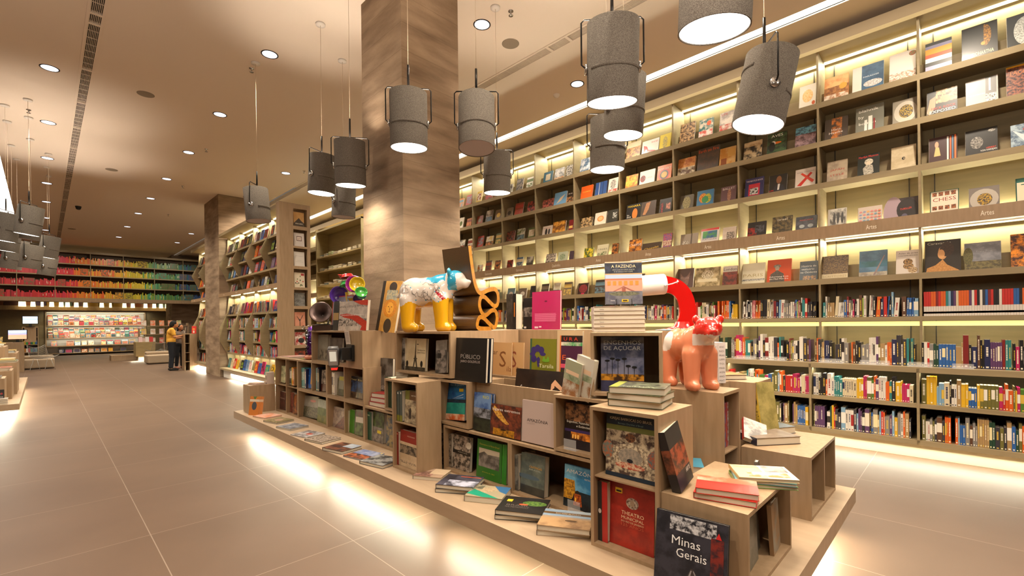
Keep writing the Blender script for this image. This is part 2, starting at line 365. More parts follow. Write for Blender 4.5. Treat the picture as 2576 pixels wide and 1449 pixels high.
# LED lines in the ceiling, vents
def strip(name, x0, x1, y0, y1, z, m, label, cat='ceiling light'):
    o = thing(name, ((x0+x1)/2, y0, z), label, cat)
    MB().box(-(x1-x0)/2, 0, 0, (x1-x0)/2, y1-y0, .02).obj('diffuser', m, o)
    q = MB(); q.box(-(x1-x0)/2-.012, 0, -.012, -(x1-x0)/2, y1-y0, .05); q.box((x1-x0)/2, 0, -.012, (x1-x0)/2+.012, y1-y0, .05); q.obj('frame', ceilm, o)
    return o
strip('linear_light', 7.0, 7.2, -3, 24, CEIL+.03, ledslot, 'long glowing light line in the ceiling beside the tall bookcase wall')
strip('linear_light', -1.1, -.68, 5, 24.6, CEIL+.03, ledslot, 'glowing light line in the ceiling at the left edge, above the far pendants')
def vent(x0, x1, ys, label):
    w = x1-x0; o = thing('ceiling_vent', ((x0+x1)/2, ys[0], CEIL), label, 'vent')
    MB().box(-w/2, 0, .06, w/2, ys[-1]-ys[0], .07).obj('duct', grille, o)
    for a, b in zip(ys[:-1], ys[1:]):
        q = MB()
        for k in range(9): xx = -w/2+w*(k+.5)/9; q.box(xx-.0026, a-ys[0]+.03, -.002, xx+.0026, b-ys[0]-.03, .03)
        y = a
        while y < b-.1: q.box(-w/2, y-ys[0], .002, w/2, y-ys[0]+.006, .012); y += .22
        q.box(-w/2, a-ys[0]-.015, -.006, w/2, a-ys[0]+.03, .03); q.obj('grille', ceilm, o)
    q = MB(); L = ys[-1]-ys[0]
    for s in (-1, 1): q.box(s*w/2-.012, 0, -.008, s*w/2+.02, L, .03)
    q.obj('frame', ceilm, o)
vent(.43, .58, [3.0, 4.8, 6.6, 7.97, 8.25, 9.8, 11.3, 12.8, 14.3, 15.8, 17.3, 18.8, 20.3, 22.5, 24.7, 27, 29.5], 'long slotted air vent in the ceiling on the left')
vent(5.20, 5.37, [1.2, 2.6, 4.0, 4.35, 6.0, 7.6, 9.2, 10.8, 12.4, 14.0], 'long slotted air vent in the ceiling on the right, near the bookcase wall')
# downlights
def downlight(x, y, label, power=0):
    o = thing('downlight', (x, y, CEIL), label, 'ceiling light', 'recessed round downlights in the ceiling')
    MB().lathe([(.1, -.004), (.112, -.008), (.118, -.004), (.118, .004)], n=28).obj('rim', dark, o)
    q = MB(); q.ring([[(.1*math.cos(2*PI*j/28), .1*math.sin(2*PI*j/28), -.003) for j in range(28)], [(.1*math.cos(2*PI*j/28), .1*math.sin(2*PI*j/28), .004) for j in range(28)]]); q.obj('lens', downm, o)
    if power: lamp_spot('downlight_or_fill_lamp', (x, y, CEIL-.03), power, R(120), .9)
rowname = ['nearest', 'second', 'third', 'fourth', 'fifth', 'sixth', 'seventh', 'eighth', 'ninth']
ys = [4.66, 7.37, 10.13, 12.84, 15.55, 18.25, 20.95, 24, 27]
for cxn, cn, i0 in ((.1, 'left', 2), (2.4, 'middle', 1), (4.55, 'right', 3)):
    for i in range(i0, 9): downlight(cxn, ys[i], f'round white recessed downlight, {ordn(i-i0)} nearest in the {cn} ceiling row', 300)
downlight(4.2, 4.64, 'round white recessed downlight just right of the big concrete column', 300)
downlight(6.39, 4.67, 'round white recessed downlight between the right vent and the light line', 300)
for x, y in ((.1, 1.5), (2.4, -1.2), (4.4, 1.8), (2.4, 2.2), (-2.2, 4), (-2.2, 9), (-2.2, -1), (4.6, -2.5), (6.4, 0), (.1, -3), (6.4, 10), (6.2, 15)): lamp_spot('downlight_or_fill_lamp', (x, y, CEIL-.03), 300, R(120), .9)  # added bodiless ceiling spots, general fill for the enclosed room
for p, l in (((1.28, 10.13), 'grey round ceiling speaker left of the tall near pendant'), ((4.78, 4.67), 'grey round ceiling speaker right of the big column'), ((1.26, 15.59), 'grey round ceiling speaker in the far ceiling'), ((.85, 26), 'small distant grey round ceiling speaker')):
    tag(MB().lathe([(.0, -.006), (.115, -.006), (.125, -.003), (.125, .002)], p[0], p[1], CEIL, 28).obj('ceiling_speaker', mat('speaker_grille', '8C7F6E', rough=.9)), l, 'speaker')
def sprinkler(x, y, label):
    q = MB().lathe([(.035, 0), (.035, -.006), (.012, -.01), (.009, -.045), (.014, -.05), (.014, -.056), (.03, -.058), (.03, -.062), (0, -.062)], x, y, CEIL, 12)
    tag(q.obj('sprinkler', chrome), label, 'sprinkler')
for px, py, l in ((1285, 28, 'chrome ceiling sprinkler above the right speaker'), (633, 172, 'chrome ceiling sprinkler beside the canopy of the light grey pendant'), (519, 375, 'small ceiling sprinkler right of the middle downlight row'), (765, 430, 'small ceiling sprinkler behind the narrow pendant'),
                  (72, 276, 'small ceiling sprinkler among the left pendant canopies'), (460, 468, 'small distant ceiling sprinkler beyond the middle downlights'), (423, 539, 'tiny far ceiling sprinkler near the second column')):
    p = at_z(px, py, CEIL); sprinkler(p.x, p.y, l)
for px, py, l in ((1400, 238, 'white smoke detector on the ceiling right of the column'), (123, 442, 'white smoke detector on the ceiling above the left pendants')):
    p = at_z(px, py, CEIL); tag(MB().lathe([(.055, 0), (.055, -.02), (.04, -.028), (.04, -.045), (.0, -.05)], p.x, p.y, CEIL, 20).obj('smoke_detector', white), l, 'smoke detector')
p = at_z(197, 519, CEIL); o = thing('security_camera', (p.x, p.y, CEIL), 'small black dome camera on the ceiling right of the left vent', 'camera')
MB().lathe([(.08, 0), (.08, -.03), (.07, -.04)], n=20).obj('base', black, o); MB().lathe([(.07, -.04), (.065, -.08), (.04, -.11), (0, -.12)], n=20).obj('dome', black, o)
# ============================================================ PENDANTS
offm = mat('unlit_diffuser', 'A8A0A8', rough=.5)
def pendant(pos, label, tilt=8, tdir=0, power=75, yaw=0, light=True, group='grey fabric pendant lamps', dark_=False):
    Hs, Rr = .50, .172
    o = thing('pendant_lamp', (pos.x, pos.y, CEIL), label, 'pendant lamp', group)
    L = CEIL-pos.z
    MB().lathe([(0, 0), (.062, 0), (.062, -.022), (.02, -.026), (0, -.026)], n=20).obj('canopy', white, o)
    MB().tube([(0, 0, -.02), (0, 0, -(L-.50))], .0022, 6).obj('cord', mat_cord, o)
    MB().tube([(0, 0, -(L-.52)), (0, 0, -(L-.30))], .011, 8).obj('rod', dark, o)
    T = Matrix.Translation((0, 0, -L)) @ Matrix.Rotation(yaw, 4, 'Z') @ Matrix.Rotation(R(tilt), 4, 'X')
    Tb = Matrix.Translation((0, 0, -L)) @ Matrix.Rotation(yaw, 4, 'Z')
    # bracket: a bent rod over the shade, fixed at both sides
    w = Rr+.036
    MB().tube([Tb @ Vector(q) for q in ((-Rr-.002, 0, -.03), (-w, 0, .0), (-w, 0, .285), (-w+.02, 0, .305), (w-.02, 0, .305), (w, 0, .285), (w, 0, 0), (Rr+.002, 0, -.03))], .006, 8).obj('bracket', dark, o)
    s = MB()
    s.lathe([(Rr, -Hs/2), (Rr, Hs/2), (Rr-.004, Hs/2+.002), (Rr-.006, Hs/2), (Rr-.006, -Hs/2), (Rr-.003, -Hs/2-.002), (Rr, -Hs/2)], n=40, M=T)
    for zz, a0, a1 in ((.12, .3, 2.2), (-.05, -2.6, .2)):      # stitched felt flaps
        rs = []
        for j in range(17):
            a = a0+(a1-a0)*j/16; rs.append([T @ Vector(((Rr+e)*math.cos(a), (Rr+e)*math.sin(a), zz+h)) for e, h in ((-.002, -.012), (.004, -.010), (.004, .010), (-.002, .012))])
        s.ring(rs)
    s.obj('shade', fabric, o)
    b = MB(); b.lathe([(0, 0), (.035, 0), (.035, .018), (0, .018)], n=16, M=T @ Matrix.Translation((Rr-.004, 0, -.03)) @ Matrix.Rotation(PI/2, 4, 'Y')); b.obj('pivot', chrome, o); b = MB()
    b.lathe([(0, 0), (.035, 0), (.035, .018), (0, .018)], n=16, M=T @ Matrix.Translation((-Rr+.004, 0, -.03)) @ Matrix.Rotation(-PI/2, 4, 'Y')); b.obj('pivot', chrome, o)
    q = MB(); q.ring([[T @ Vector(((Rr-.008)*math.cos(2*PI*j/40), (Rr-.008)*math.sin(2*PI*j/40), zz)) for j in range(40)] for zz in (-Hs/2+.004, -Hs/2+.009)])
    q.obj('diffuser', pendm if not dark_ else offm, o)
    if light and not dark_:
        c = Vector((pos.x, pos.y, CEIL))
        lamp_spot('pendant_lamp_light', c+T @ Vector((0, 0, -Hs/2-.004)), power, R(150), .6, WARM, .12, (T.to_euler()))
        lamp_point('pendant_or_fill_uplight', c+T @ Vector((0, 0, .02)), power*.8, (1, .84, .68), .05)
    return o
mat_cord = mat('pale_cable', 'CBB79C', rough=.5)
def from_canopy(px, py, pxc, pyc):
    c = at_z(px, py, CEIL); d = c.x*_s+c.y*_c; q = at_d(pxc, pyc, d); return Vector((c.x, c.y, q.z))
pendant(from_canopy(806, 60, 808, 440), 'small dark grey pendant left of the big column, nearest the hexagonal shelf light line', 4, yaw=R(20))
pendant(from_canopy(1246, 18, 1252, 436), 'grey pendant right of the big column, hanging low before the bookcase', 4, yaw=R(-40))
pendant(from_canopy(643, 158, 646, 516), 'light grey pendant turned sideways, in front of the second column', -5, yaw=R(45), dark_=True)
pendant(from_canopy(861, 152, 865, 505), 'dark pendant half hidden behind the pendant left of the column', 3, yaw=R(10), dark_=True)
pendant(at_d(881, 412, 5.35), 'light grey pendant with stitched flaps close to the left edge of the column', 6, yaw=R(-35))
pendant(at_d(1028, 304, 4.3), 'dark grey pendant hanging in front of the column corner', 4, yaw=R(-38))
pendant(at_d(1199, 311, 4.38), 'dark grey pendant just right of the column, seen from outside with its lamp unseen', -6, yaw=R(-44), dark_=True)
pendant(at_d(1541, 160, 3.12), 'large light grey pendant with stitched flaps, nearest pair top centre', 10, yaw=R(-50))
pendant(at_d(1571, 268, 4.05), 'dark brown grey pendant hanging just behind the large light one', 6, yaw=R(-20))
pendant(at_d(1528, 364, 4.65), 'lowest grey pendant of the cluster before the bookcase wall', 4, yaw=R(-40))
pendant(at_d(1924, 228, 3.3), 'tilted dark grey pendant in front of the bookcase at the upper right', 12, yaw=R(38))
pendant(at_d(1802, -60, 2.3), 'closest pendant cut off by the top edge of the picture', 8, yaw=R(-45))
GL = 'grey pendants clustered over the left island'
for px, py, qx, qy, l, fl in ((70, 250, 72, 555, 'nearest pendant of the left cluster, with its whole lamp showing', 1), (12, 264, 14, 572, 'pendant cut by the left picture edge, beside the nearest of the left cluster', 1), (72, 295, 74, 570, 'pendant hidden behind the nearest of the left cluster', 0),
                          (18, 305, 22, 600, 'second pendant at the left picture edge, lower than the first', 1), (122, 387, 124, 622, 'right-hand pendant of the left cluster, tilted towards the aisle', 1), (76, 350, 84, 646, 'pale pendant of the left cluster with a stitched band, below the nearest', 1),
                          (28, 365, 42, 648, 'lowest left pendant of the left cluster', 1), (42, 400, 60, 632, 'small dark pendant in the middle of the left cluster', 0), (118, 420, 120, 668, 'dark pendant behind the right-hand one of the left cluster', 0)):
    pendant(from_canopy(px, py, qx, qy), l, 9, yaw=R(60), power=55, group=GL, dark_=not fl, light=bool(fl))
# ============================================================ LONG BOOKCASE
# heights: shelf tops
R1, R2, R3, R4, R5, S1, S2, S3, S4 = 4.475, 3.95, 3.39, 2.80, 2.10, 1.58, 1.015, .61, .21
def bay_meshes():
    d = {}; w = BW
    XB = .42   # back panel depth, upper
    q = MB(); q.box(0, -.012, 1.0, XB, .012, 5.15); q.box(-XU+XL, -.012, .16, XB, .012, 1.0); d['upright'] = [(q, wood2)]
    q = MB(); q.box(XB, 0, .1, XB+.03, w, 5.15); d['back_panel'] = [(q, backm)]
    q = MB(); q.box(-.02, 0, 5.15, XB+.03, w, 5.20); d['cornice'] = [(q, wood_light)]
    L = []
    for z in (R1, R2, R3, R5):
        q = MB(); q.box(0, .012, z-.075, .02, w-.012, z); q.box(.02, .012, z-.045, XB, w-.012, z-.025)
        q.box(.20, .012, z-.025, .212, w-.012, z+.18)      # the low board the books lean on
        L.append((q, wood2))
    q = MB(); q.box(0, .012, S1-.052, XB, w-.012, S1-.0); L.append((q, wood2))
    q = MB(); q.box(-XU+XL, .0, S2-.06, XB, w, S2); L.append((q, wood2))
    q = MB(); q.box(-XU+XL+.01, .012, S3-.045, XB, w-.012, S3); L.append((q, wood2))
    q = MB(); q.box(-XU+XL, 0, S4-.052, XB, w, S4); L.append((q, wood2))
    d['shelf'] = L
    q = MB(); q.box(-.012, 0, 2.64, .012, w, R4); q.box(.012, 0, R4-.08, .1, w, R4-.06); q.box(.012, 0, 2.655, XB, w, 2.67); d['sign_band'] = [(q, wood)]
    q = MB(); q.box(.34, .012, 5.125, .38, w-.012, 5.148)
    q2 = MB(); q2.box(.32, .012, 2.64, .36, w-.012, 2.654)
    q3 = MB(); q3.box(.03, .012, S1-.115, .045, w-.012, S1-.06)
    d['light_strip'] = [(q, ledm), (q2, ledm), (q3, mat('dim_led_diffuser', 'FFF0B0', emit='F6E58A', es=.75))]
    q = MB(); q.box(-XU+XL+.10, 0, 0.0, -XU+XL+.115, w, .16); d['plinth_panel'] = [(q, mat('plinth_panel', 'D8CDB0', rough=.6))]
    d['slotted_rail'] = [(MB().box(XB-.01, yy-.004, 1.02, XB+.001, yy+.004, 5.1), black) for yy in (.12, w-.12)]
    return [(k, b.mesh(k, [m])) for k, L in d.items() for b, m in L]
BM = bay_meshes()
SIGN = {-1: 'Artes', 0: 'Artes', 1: 'Artes', 2: 'Artes', 3: 'Artes', 4: 'Artes', 5: 'Quadrinhos', 6: 'Gastronomia', 7: 'Gastronomia', 8: 'Gastronomia'}
bayname = lambda i: 'nearest' if i == -1 else ordn(i+1)
for i in range(-1, 20):
    if 13 <= i <= 16: continue
    o = thing('wall_bookcase', (XU, Y0+BW*i, 0), f'tall brown wall bookcase bay with lit shelves, {bayname(i)} from the near end', 'bookcase', 'bays of the long lit bookcase')
    for n, me in BM: link(n, me, o)
    if i in SIGN:
        q = MB(); wd = len(SIGN[i])*.021
        letter(q, lambda a, b: (-.0135, -a, b), SIGN[i], -(BW/2-.05), 2.69, .058, 'F4EBD8', wd)
        q.obj('lettering', ink, o)
# the darker unit without top lights, with stacks of soft books, further down the wall
o = thing('wall_bookcase', (XU-.1, 13.95, 0), 'tall bookcase without strip lights holding flat stacks, beyond the big column', 'bookcase')
MB().box(0, 0, .1, .5, .03, 5.07).obj('side_panel', wood_light, o); MB().box(0, 3.47, .1, .5, 3.5, 5.07).obj('side_panel', wood_light, o)
MB().box(.45, 0, .1, .48, 3.5, 5.07).obj('back_panel', wood2, o); MB().box(-.01, 0, 5.02, .5, 3.5, 5.08).obj('top_panel', wood_light, o)
SZ = [.5, 1.02, 1.53, 2.03, 2.53, 3.03, 3.55, 4.07]
for z in SZ: MB().box(0, .03, z-.04, .45, 3.47, z).obj('shelf', wood_light, o)
# ============================================================ DISPLAYED BOOKS ON THE LONG BOOKCASE
rnd = random.Random(11)
SK = 'D9A074'
def ph(a, b, s=30, x0=0, y0=0, x1=1, y1=1): return ('n', x0, y0, x1, y1, a, b, s)
def T(t, y, s, c, wd=None, x=.5, al='c', rot=0): return ('t', t, x, y, s, c, wd, al, rot)
ROWN = {R1: 'top shelf', R2: 'second shelf', R3: 'third shelf', R4: 'sign shelf', R5: 'under-sign shelf'}
SP = {
 (-1, R1): [(2327, 2394, 108, 'book with orange, grey and black stripes', '3A3A36', [('r', 0, .8, 1, .9, '8E8AA8'), ('r', 0, .62, 1, .8, 'E89A22'), ('r', 0, .5, 1, .62, 'E4562A'), ('r', 0, .36, 1, .5, 'E8E4D8'), ('r', 0, .24, 1, .36, '3A3A36'), ('r', 0, .08, 1, .24, '9C98B4'), ('r', 0, 0, 1, .08, 'E4562A')]),
   (2419, 2510, 70, 'black book with a golden statue face', '26221A', [('e', .66, .66, .17, .3, 'B07818', '5A3A10'), ('r', .46, .2, .62, 1, '26221A'), ('e', .6, .44, .06, .05, 'C88A28'), T('SIDDHARTHA', .14, .1, 'F0E4A0', .66, .56), ('r', .2, .09, .9, .1, 'E0D090')]),
   (2533, 2606, 40, 'black and white moon book', '20201C', [('e', .62, .5, .38, .4, 'C8C8C0', '8A8A84')])],
 (-1, R2): [(2331, 2408, 232, 'black book with a fair-haired man peering through his hand', '1A1613', [ph('3A2A1C', 'D8B880', 22, .3, .5, 1, 1), ('e', .62, .62, .16, .14, 'C08A64'), ('p', [(0, .2), (.1, .7), (.3, .8), (.28, .4), (.1, .1)], 'C49070'), T('MICK ROCK', .28, .09, 'D03028', .8, .55), T('EXPOSED', .15, .11, 'E8E4E0', .85, .52)]),
   (2429, 2511, 205, 'pale grey interior photo book', 'ABA6A0', [('r', .62, .1, .95, 1, '6C6A68'), ('r', .72, .5, .78, .95, 'F4F4F0'), ph('4A4A48', 'E0DCD4', 60, .62, .08, .95, .4), T('VIP INTERIORS', .42, .05, 'F4F0EA', .5, .35)]),
   (2532, 2600, 167, 'dark crowd-pattern book with a yellow top edge', '2C1620', [ph('2C1620', '9A5A40', 40), ('r', 0, .95, 1, 1, 'D89A20'), T('FACES', .72, .12, 'C87A48', .7)])],
 (-1, R3): [(2336, 2408, 348, 'dark red book with a figure in a dress and coloured stripes', '3A1414', [('e', .28, .72, .07, .12, 'D8A080'), ('p', [(.18, .3), (.24, .62), (.36, .62), (.42, .3)], 'D8B878'), ('r', .64, .04, .7, .96, 'EDE6D8'), ('r', .74, .05, .79, .96, 'D86020'), ('r', .82, .05, .86, .96, '4A7AA0'), ('r', .9, .04, .96, .98, 'E0702A')]),
   (2428, 2510, 330, 'black portrait book with silver hair', '1C1A18', [('e', .36, .52, .2, .22, '9A948C', '3A3632'), ('e', .82, .88, .12, .05, 'C8C4BC', '4A4640'), T('HERBERT', .24, .06, 'D8402A', .3, .8), T('VON KARAJAN', .17, .06, 'F0ECE4', .5, .72)]),
   (2543, 2612, 315, 'blue grey book with a white aircraft shape', '4A5F78', [ph('4A5F78', 'A8BCC8', 14), ('p', [(.05, .8), (.6, .5), (1, .45), (.5, .3)], 'D8DCE0'), T('CL', .72, .12, 'C04030', .3, .6)])],
 (-1, R4): [(2339, 2412, 482, 'green-edged chess book with rows of small pictures', '1F5A48', [('r', .03, .02, .97, .98, 'E8DEC8'), T('CHESS', .6, .14, '9A3020', .8)]+[('n', .08+.22*i, y, .24+.22*i, y+.14, '3A2A20', 'B86A40', 60) for i in range(4) for y in (.8, .28, .06)]),
   (2437, 2515, 474, 'grey book with a large pale oval, under the sign shelf corner', '7C746E', [('e', .5, .5, .47, .42, 'B8B0A4'), ('e', .52, .5, .25, .24, '1C2440', 'C8A030')]),
   (2556, 2624, 448, 'cream book with a teal edge and a big letter T', '1F5A50', [('r', .04, 0, 1, .98, 'E8DCC0'), ('r', .04, .85, 1, .98, '2A6A60'), T('T', .55, .25, '1F5A50', .3, .35)])],
 (-1, R5): [(2326, 2417, 606, 'large dark old-master portrait book of a woman looking down', '221C16', [T('Caravaggio', .88, .075, 'B8B4A0', .66, .4), ('e', .5, .62, .13, .2, 'C8905C'), ('e', .62, .72, .2, .22, '2A1A12', '3A2418'), ('e', .46, .58, .1, .14, 'D8A068'), ('p', [(.02, 0), (.06, .18), (.3, .26), (.5, .42), (.62, .26), (.95, .08), (.98, 0)], 'C8904E', 'B07A40')]),
   (2426, 2519, 612, 'wide landscape painting book with a grey sky', '6E7078', [ph('6E7078', '8E9098', 8), ('n', 0, 0, 1, .36, '4A4430', '7A7048', 30), ('e', .1, .55, .14, .3, '4A4A2C', '6A6438'), T('Frans Post', .66, .07, 'B0B4C0', .44, .55)]),
   (2543, 2616, 588, 'book with a fiery orange and black picture', '3A1408', [ph('3A1408', 'F09018', 16)])],
 (0, R1): [(2072, 2133, 198, 'orange book with a field and a round fruit', 'D88A48', [ph('E89A58', 'F0C078', 10, 0, .6, 1, 1), ('n', 0, .3, 1, .6, '8A5428', 'C08040', 20), ('e', .78, .55, .16, .12, 'E0A838'), ('n', 0, 0, 1, .3, 'F4E4CC', 'B87A4A', 14)]),
   (2143, 2222, 172, 'wide book with a blue mountain sky and a white spine panel', 'ECE6D8', [('n', .3, .1, 1, 1, '3A5670', '4C6C88', 6), ('e', .66, .3, .3, .12, 'E8E4E0', 'B0A8A0'), T('PARADISE', .55, .05, 'E0E8EC', .5, .6)]),
   (2236, 2303, 138, 'white book with a small red bird in the corner', 'EEE4D6', [('n', 0, 0, 1, .35, 'EEE4D6', 'B08A70', 40), ('e', .88, .88, .14, .08, 'B83A22', '6A8A50')])],
 (0, R2): [(2073, 2131, 302, 'smoky orange and black sculpture book', '4A4038', [ph('4A4038', 'C87838', 18, .3, 0, .75, 1), T('Hans', .45, .1, 'EFE4D8', .4), T('Haacke', .32, .1, 'EFE4D8', .6)]),
   (2151, 2222, 272, 'grey green book with large white lettering and a shoe drawing', '76766A', [T('blahník', .8, .1, 'F0EEE4', .7, .46), T('by', .58, .1, 'F0EEE4', .2, .2), T('boman', .34, .1, 'F0EEE4', .6, .42), ('r', .32, 0, .42, .5, 'E8E6DC'), ('r', .46, 0, .6, .62, 'E8E6DC'), ('r', .64, 0, .7, .5, '8A3030')]),
   (2244, 2311, 256, 'grey book with a pale oval and a blue eye of flowers', '8C8474', [('e', .5, .5, .44, .42, 'C0B8A8'), ('e', .52, .52, .27, .26, '14203C', 'B89A38')])],
 (0, R3): [(2079, 2130, 408, 'beige cloudy book with red letters', 'B8A890', [ph('B8A890', '9A8A78', 8), T('JAPAN', .55, .09, 'B0483A', .7), T('STYLE', .32, .09, 'B0483A', .7)]),
   (2156, 2211, 392, 'black book with a platinum blonde figure and red title', '16201C', [T('Marilyn Monroe', .86, .09, 'D83028', .9), ('e', .52, .66, .2, .14, 'E8E0C8', 'A8A090'), ('e', .5, .6, .1, .1, 'E0D0B8'), ('p', [(.3, .1), (.25, .4), (.42, .55), (.7, .5), (.75, .2), (.6, .05)], 'C8C0B0', '8A867C')]),
   (2241, 2304, 372, 'plain beige book with a tiny dark emblem', 'B8A684', [ph('B8A684', 'C8B898', 10), ('e', .5, .5, .07, .06, '2A2622'), ('e', .52, .5, .03, .025, 'B8A684')])],
 (0, R4): [(2081, 2128, 527, 'pale book with a photograph of three runners', 'B8B0A4', [('n', .12, .15, .95, .98, 'C8C4B8', '4A4640', 10)]+[('e', x, .55, .07, .26, '1A1816') for x in (.35, .55, .78)]),
   (2157, 2218, 523, 'pale book with rows of pastel dots', 'CFC0B2', [('e', .12+.155*i, .15+.15*j, .06, .045, rnd.choice(['E08A70', '7A9AB0', 'E8A868', '8A94B4', 'D88A88'])) for i in range(6) for j in range(5)]),
   (2246, 2312, 500, 'dark book with a grey disc and a small red title', '3A2E30', [('e', .0, .4, .4, .7, 'A8929C'), ('e', .55, .5, .42, .46, '221C1E'), ('e', .44, .22, .12, .12, '5A5468'), T('THRILLER', .5, .08, 'D8402C', .45, .5, 'c', .1)])],
 (0, R5): [(2066, 2132, 645, 'brown engraving book with a cream foot', '4A3C34', [ph('4A3C34', '8A7048', 60), ('r', 0, 0, 1, .26, 'D0C2A0'), T('SCRITTORES', .12, .08, 'A89464', .9)]),
   (2160, 2231, 632, 'blue green seaside book', '4A6A84', [ph('4A6A84', '5C84A0', 6), ('n', 0, .4, 1, .62, '2E5E62', '3A6A80', 8), ('n', 0, 0, 1, .22, 'B0A898', '8A8278', 10), ('p', [(.5, .1), (.88, .8), (.92, .8), (.58, .1)], '8A7A7A')]),
   (2253, 2314, 631, 'white jewellery book with golden rings', 'D8CEC4', [T('Atlas de Joias', .86, .06, '4A3A30', .8), T('CONTEMPORÂNEAS', .77, .045, '4A3A30', .8), ('e', .5, .55, .2, .12, 'A88048', '3A2A1A'), ('e', .52, .38, .22, .12, 'B89058', '4A3A2A'), ('e', .7, .22, .2, .12, '7A5A34', 'D8C098')])],
 (1, R1): [(1885, 1935, 270, 'brown book behind the tilted pendant', '8A6A48', [ph('8A6A48', 'B89060', 20)]), (2009, 2051, 218, 'white book with an orange sun and a small balloon', 'F0E6D2', [('e', .5, .55, .32, .26, 'F0B868', 'F4D8A0'), ('e', .86, .22, .1, .08, 'D06030')])],
 (1, R2): [(1869, 1915, 361, 'cream and black photo book with a resting figure', '2A2420', [ph('C8B088', '2A2420', 12), ('n', 0, .75, 1, 1, 'D0B890', 'A88860', 10)]), (1928, 1977, 339, 'dark green bird book with a toucan', '1E2A1C', [ph('1E2A1C', '3E5A34', 14), ('e', .5, .55, .24, .05, 'E87820'), ('e', .32, .55, .12, .1, 'E8E0D8'), ('e', .26, .4, .16, .22, '101410'), T('AVES', .82, .12, 'E8ECE0', .6)]), (1999, 2051, 323, 'room photograph book with a light blue title', '5A4448', [ph('5A4448', 'A88A90', 14), ('n', 0, .66, 1, 1, '6AA8C0', '3A4A54', 20)])],
 (1, R3): [(1872, 1919, 451, 'navy book with a red and white music picture', '23235E', [T('THE BEATLES BOOK', .82, .08, 'E8D8E0', .9), ('r', .2, .14, .8, .7, 'C82840'), ('n', .28, .18, .72, .5, '1A1A1A', 'D8D8D8', 30)]), (1933, 1978, 443, 'black book with a smiling man in a suit', '16130F', [('e', .55, .72, .15, .2, '8A5A38'), ('p', [(.2, 0), (.3, .4), (.5, .52), (.8, .42), (.95, 0)], '20202A'), ('p', [(.48, .2), (.5, .5), (.62, .5), (.58, .2)], 'E8E4E0'), T('LIFE', .16, .08, 'D02020', .25, .15)]), (1999, 2050, 428, 'white cookery book with crossed red chillies', 'D8CCC0', [T('ASIAN COOKING', .8, .07, '8A8078', .85), ('p', [(.1, .2), (.3, .16), (.85, .72), (.75, .78)], 'C82818'), ('p', [(.85, .25), (.95, .35), (.35, .8), (.25, .76)], 'D0402A')])],
 (1, R4): [(1879, 1925, 561, 'black red book with theatrical figures', '14100F', [('n', 0, .2, .5, .7, 'A02018', '14100F', 12), ('n', .4, .4, .9, .8, '4A4A54', '14100F', 20), T('ANGELS DEMONS', .08, .06, 'D8D0C8', .85)]), (1941, 1991, 547, 'dark olive stone-wall book', '2C2818', [ph('2C2818', '6A5A34', 24), T('israel', .8, .12, 'D8D0B8', .5)]), (2000, 2054, 547, 'dark blue book with a white mask pattern', '2C3038', [ph('2C3038', '4A4E58', 10), ('e', .3, .45, .13, .1, 'A8B0B4'), ('e', .7, .45, .13, .1, 'A8B0B4'), ('e', .5, .22, .3, .08, 'B8C0C4'), T('MASCARAS', .75, .08, 'B83A30', .6)])],
 (1, R5): [(1863, 1922, 664, 'cream book with thin gold letters and a strip of skyline', 'E0DAC0', [T('PARIS', .38, .14, 'B8A878', .85), ('n', 0, .2, 1, .28, '5A5A5A', 'C8C8C0', 50)]), (1928, 1988, 654, 'orange book with a grey man in a hat', 'C84A1A', [('e', .42, .72, .16, .07, '9A9484', '6A665C'), ('e', .42, .64, .09, .1, 'A89C8C'), ('p', [(.12, .05), (.15, .4), (.42, .56), (.7, .4), (.75, .05)], '5E564E', '4A443E'), T('Advertising from', .26, .06, 'F4ECE4', .8), T('the Mad Men Era', .17, .06, 'F4ECE4', .8)]), (2010, 2056, 658, 'grey blue book with three lines of white lettering', '5A6670', [T('História do', .72, .1, 'E8E8E0', .8), T('vestuário', .57, .1, 'E8E8E0', .7, .45), T('no Ocidente', .42, .1, 'E8E8E0', .9), ('n', .2, .05, .9, .3, '5A6670', 'C8A078', 40)])],
 (2, R1): [(1708, 1745, 314, 'busy brown battle-scene book', '4A3424', [ph('4A3424', 'C8A070', 24)]), (1756, 1791, 303, 'teal and red poster book', '2E6A68', [ph('2E6A68', 'E0D0B8', 14, 0, .4, 1, 1), ('e', .7, .75, .16, .12, 'E06030'), ('n', 0, 0, 1, .42, 'D86050', 'F0E4D8', 12)]), (1808, 1847, 285, 'white and red abstract picture book', 'E8DCCC', [ph('E8DCCC', 'A89A90', 8), ('n', 0, 0, 1, .4, 'C84A38', 'E8DCCC', 8), T('LIFE', .85, .1, 'B03028', .4, .3)])],
 (2, R2): [(1703, 1746, 402, 'orange and cream landscape book', 'D8904A', [ph('E8A860', 'B86A34', 8, 0, .5, 1, 1), ('n', 0, 0, 1, .5, 'E8D8B8', '5A3A24', 8)]), (1752, 1805, 375, 'dark grey lava book with orange letters', '4A4440', [ph('4A4440', '5E4A40', 14), T('Earth on Fire', .82, .13, 'E8602A', .95)]), (1808, 1849, 375, 'warm ochre room-interior book', 'B87A30', [ph('C88A3A', 'D8B070', 6), ('r', .1, .1, .45, .45, '8A4A20'), ('r', .5, .5, .95, .9, 'D8A858')])],
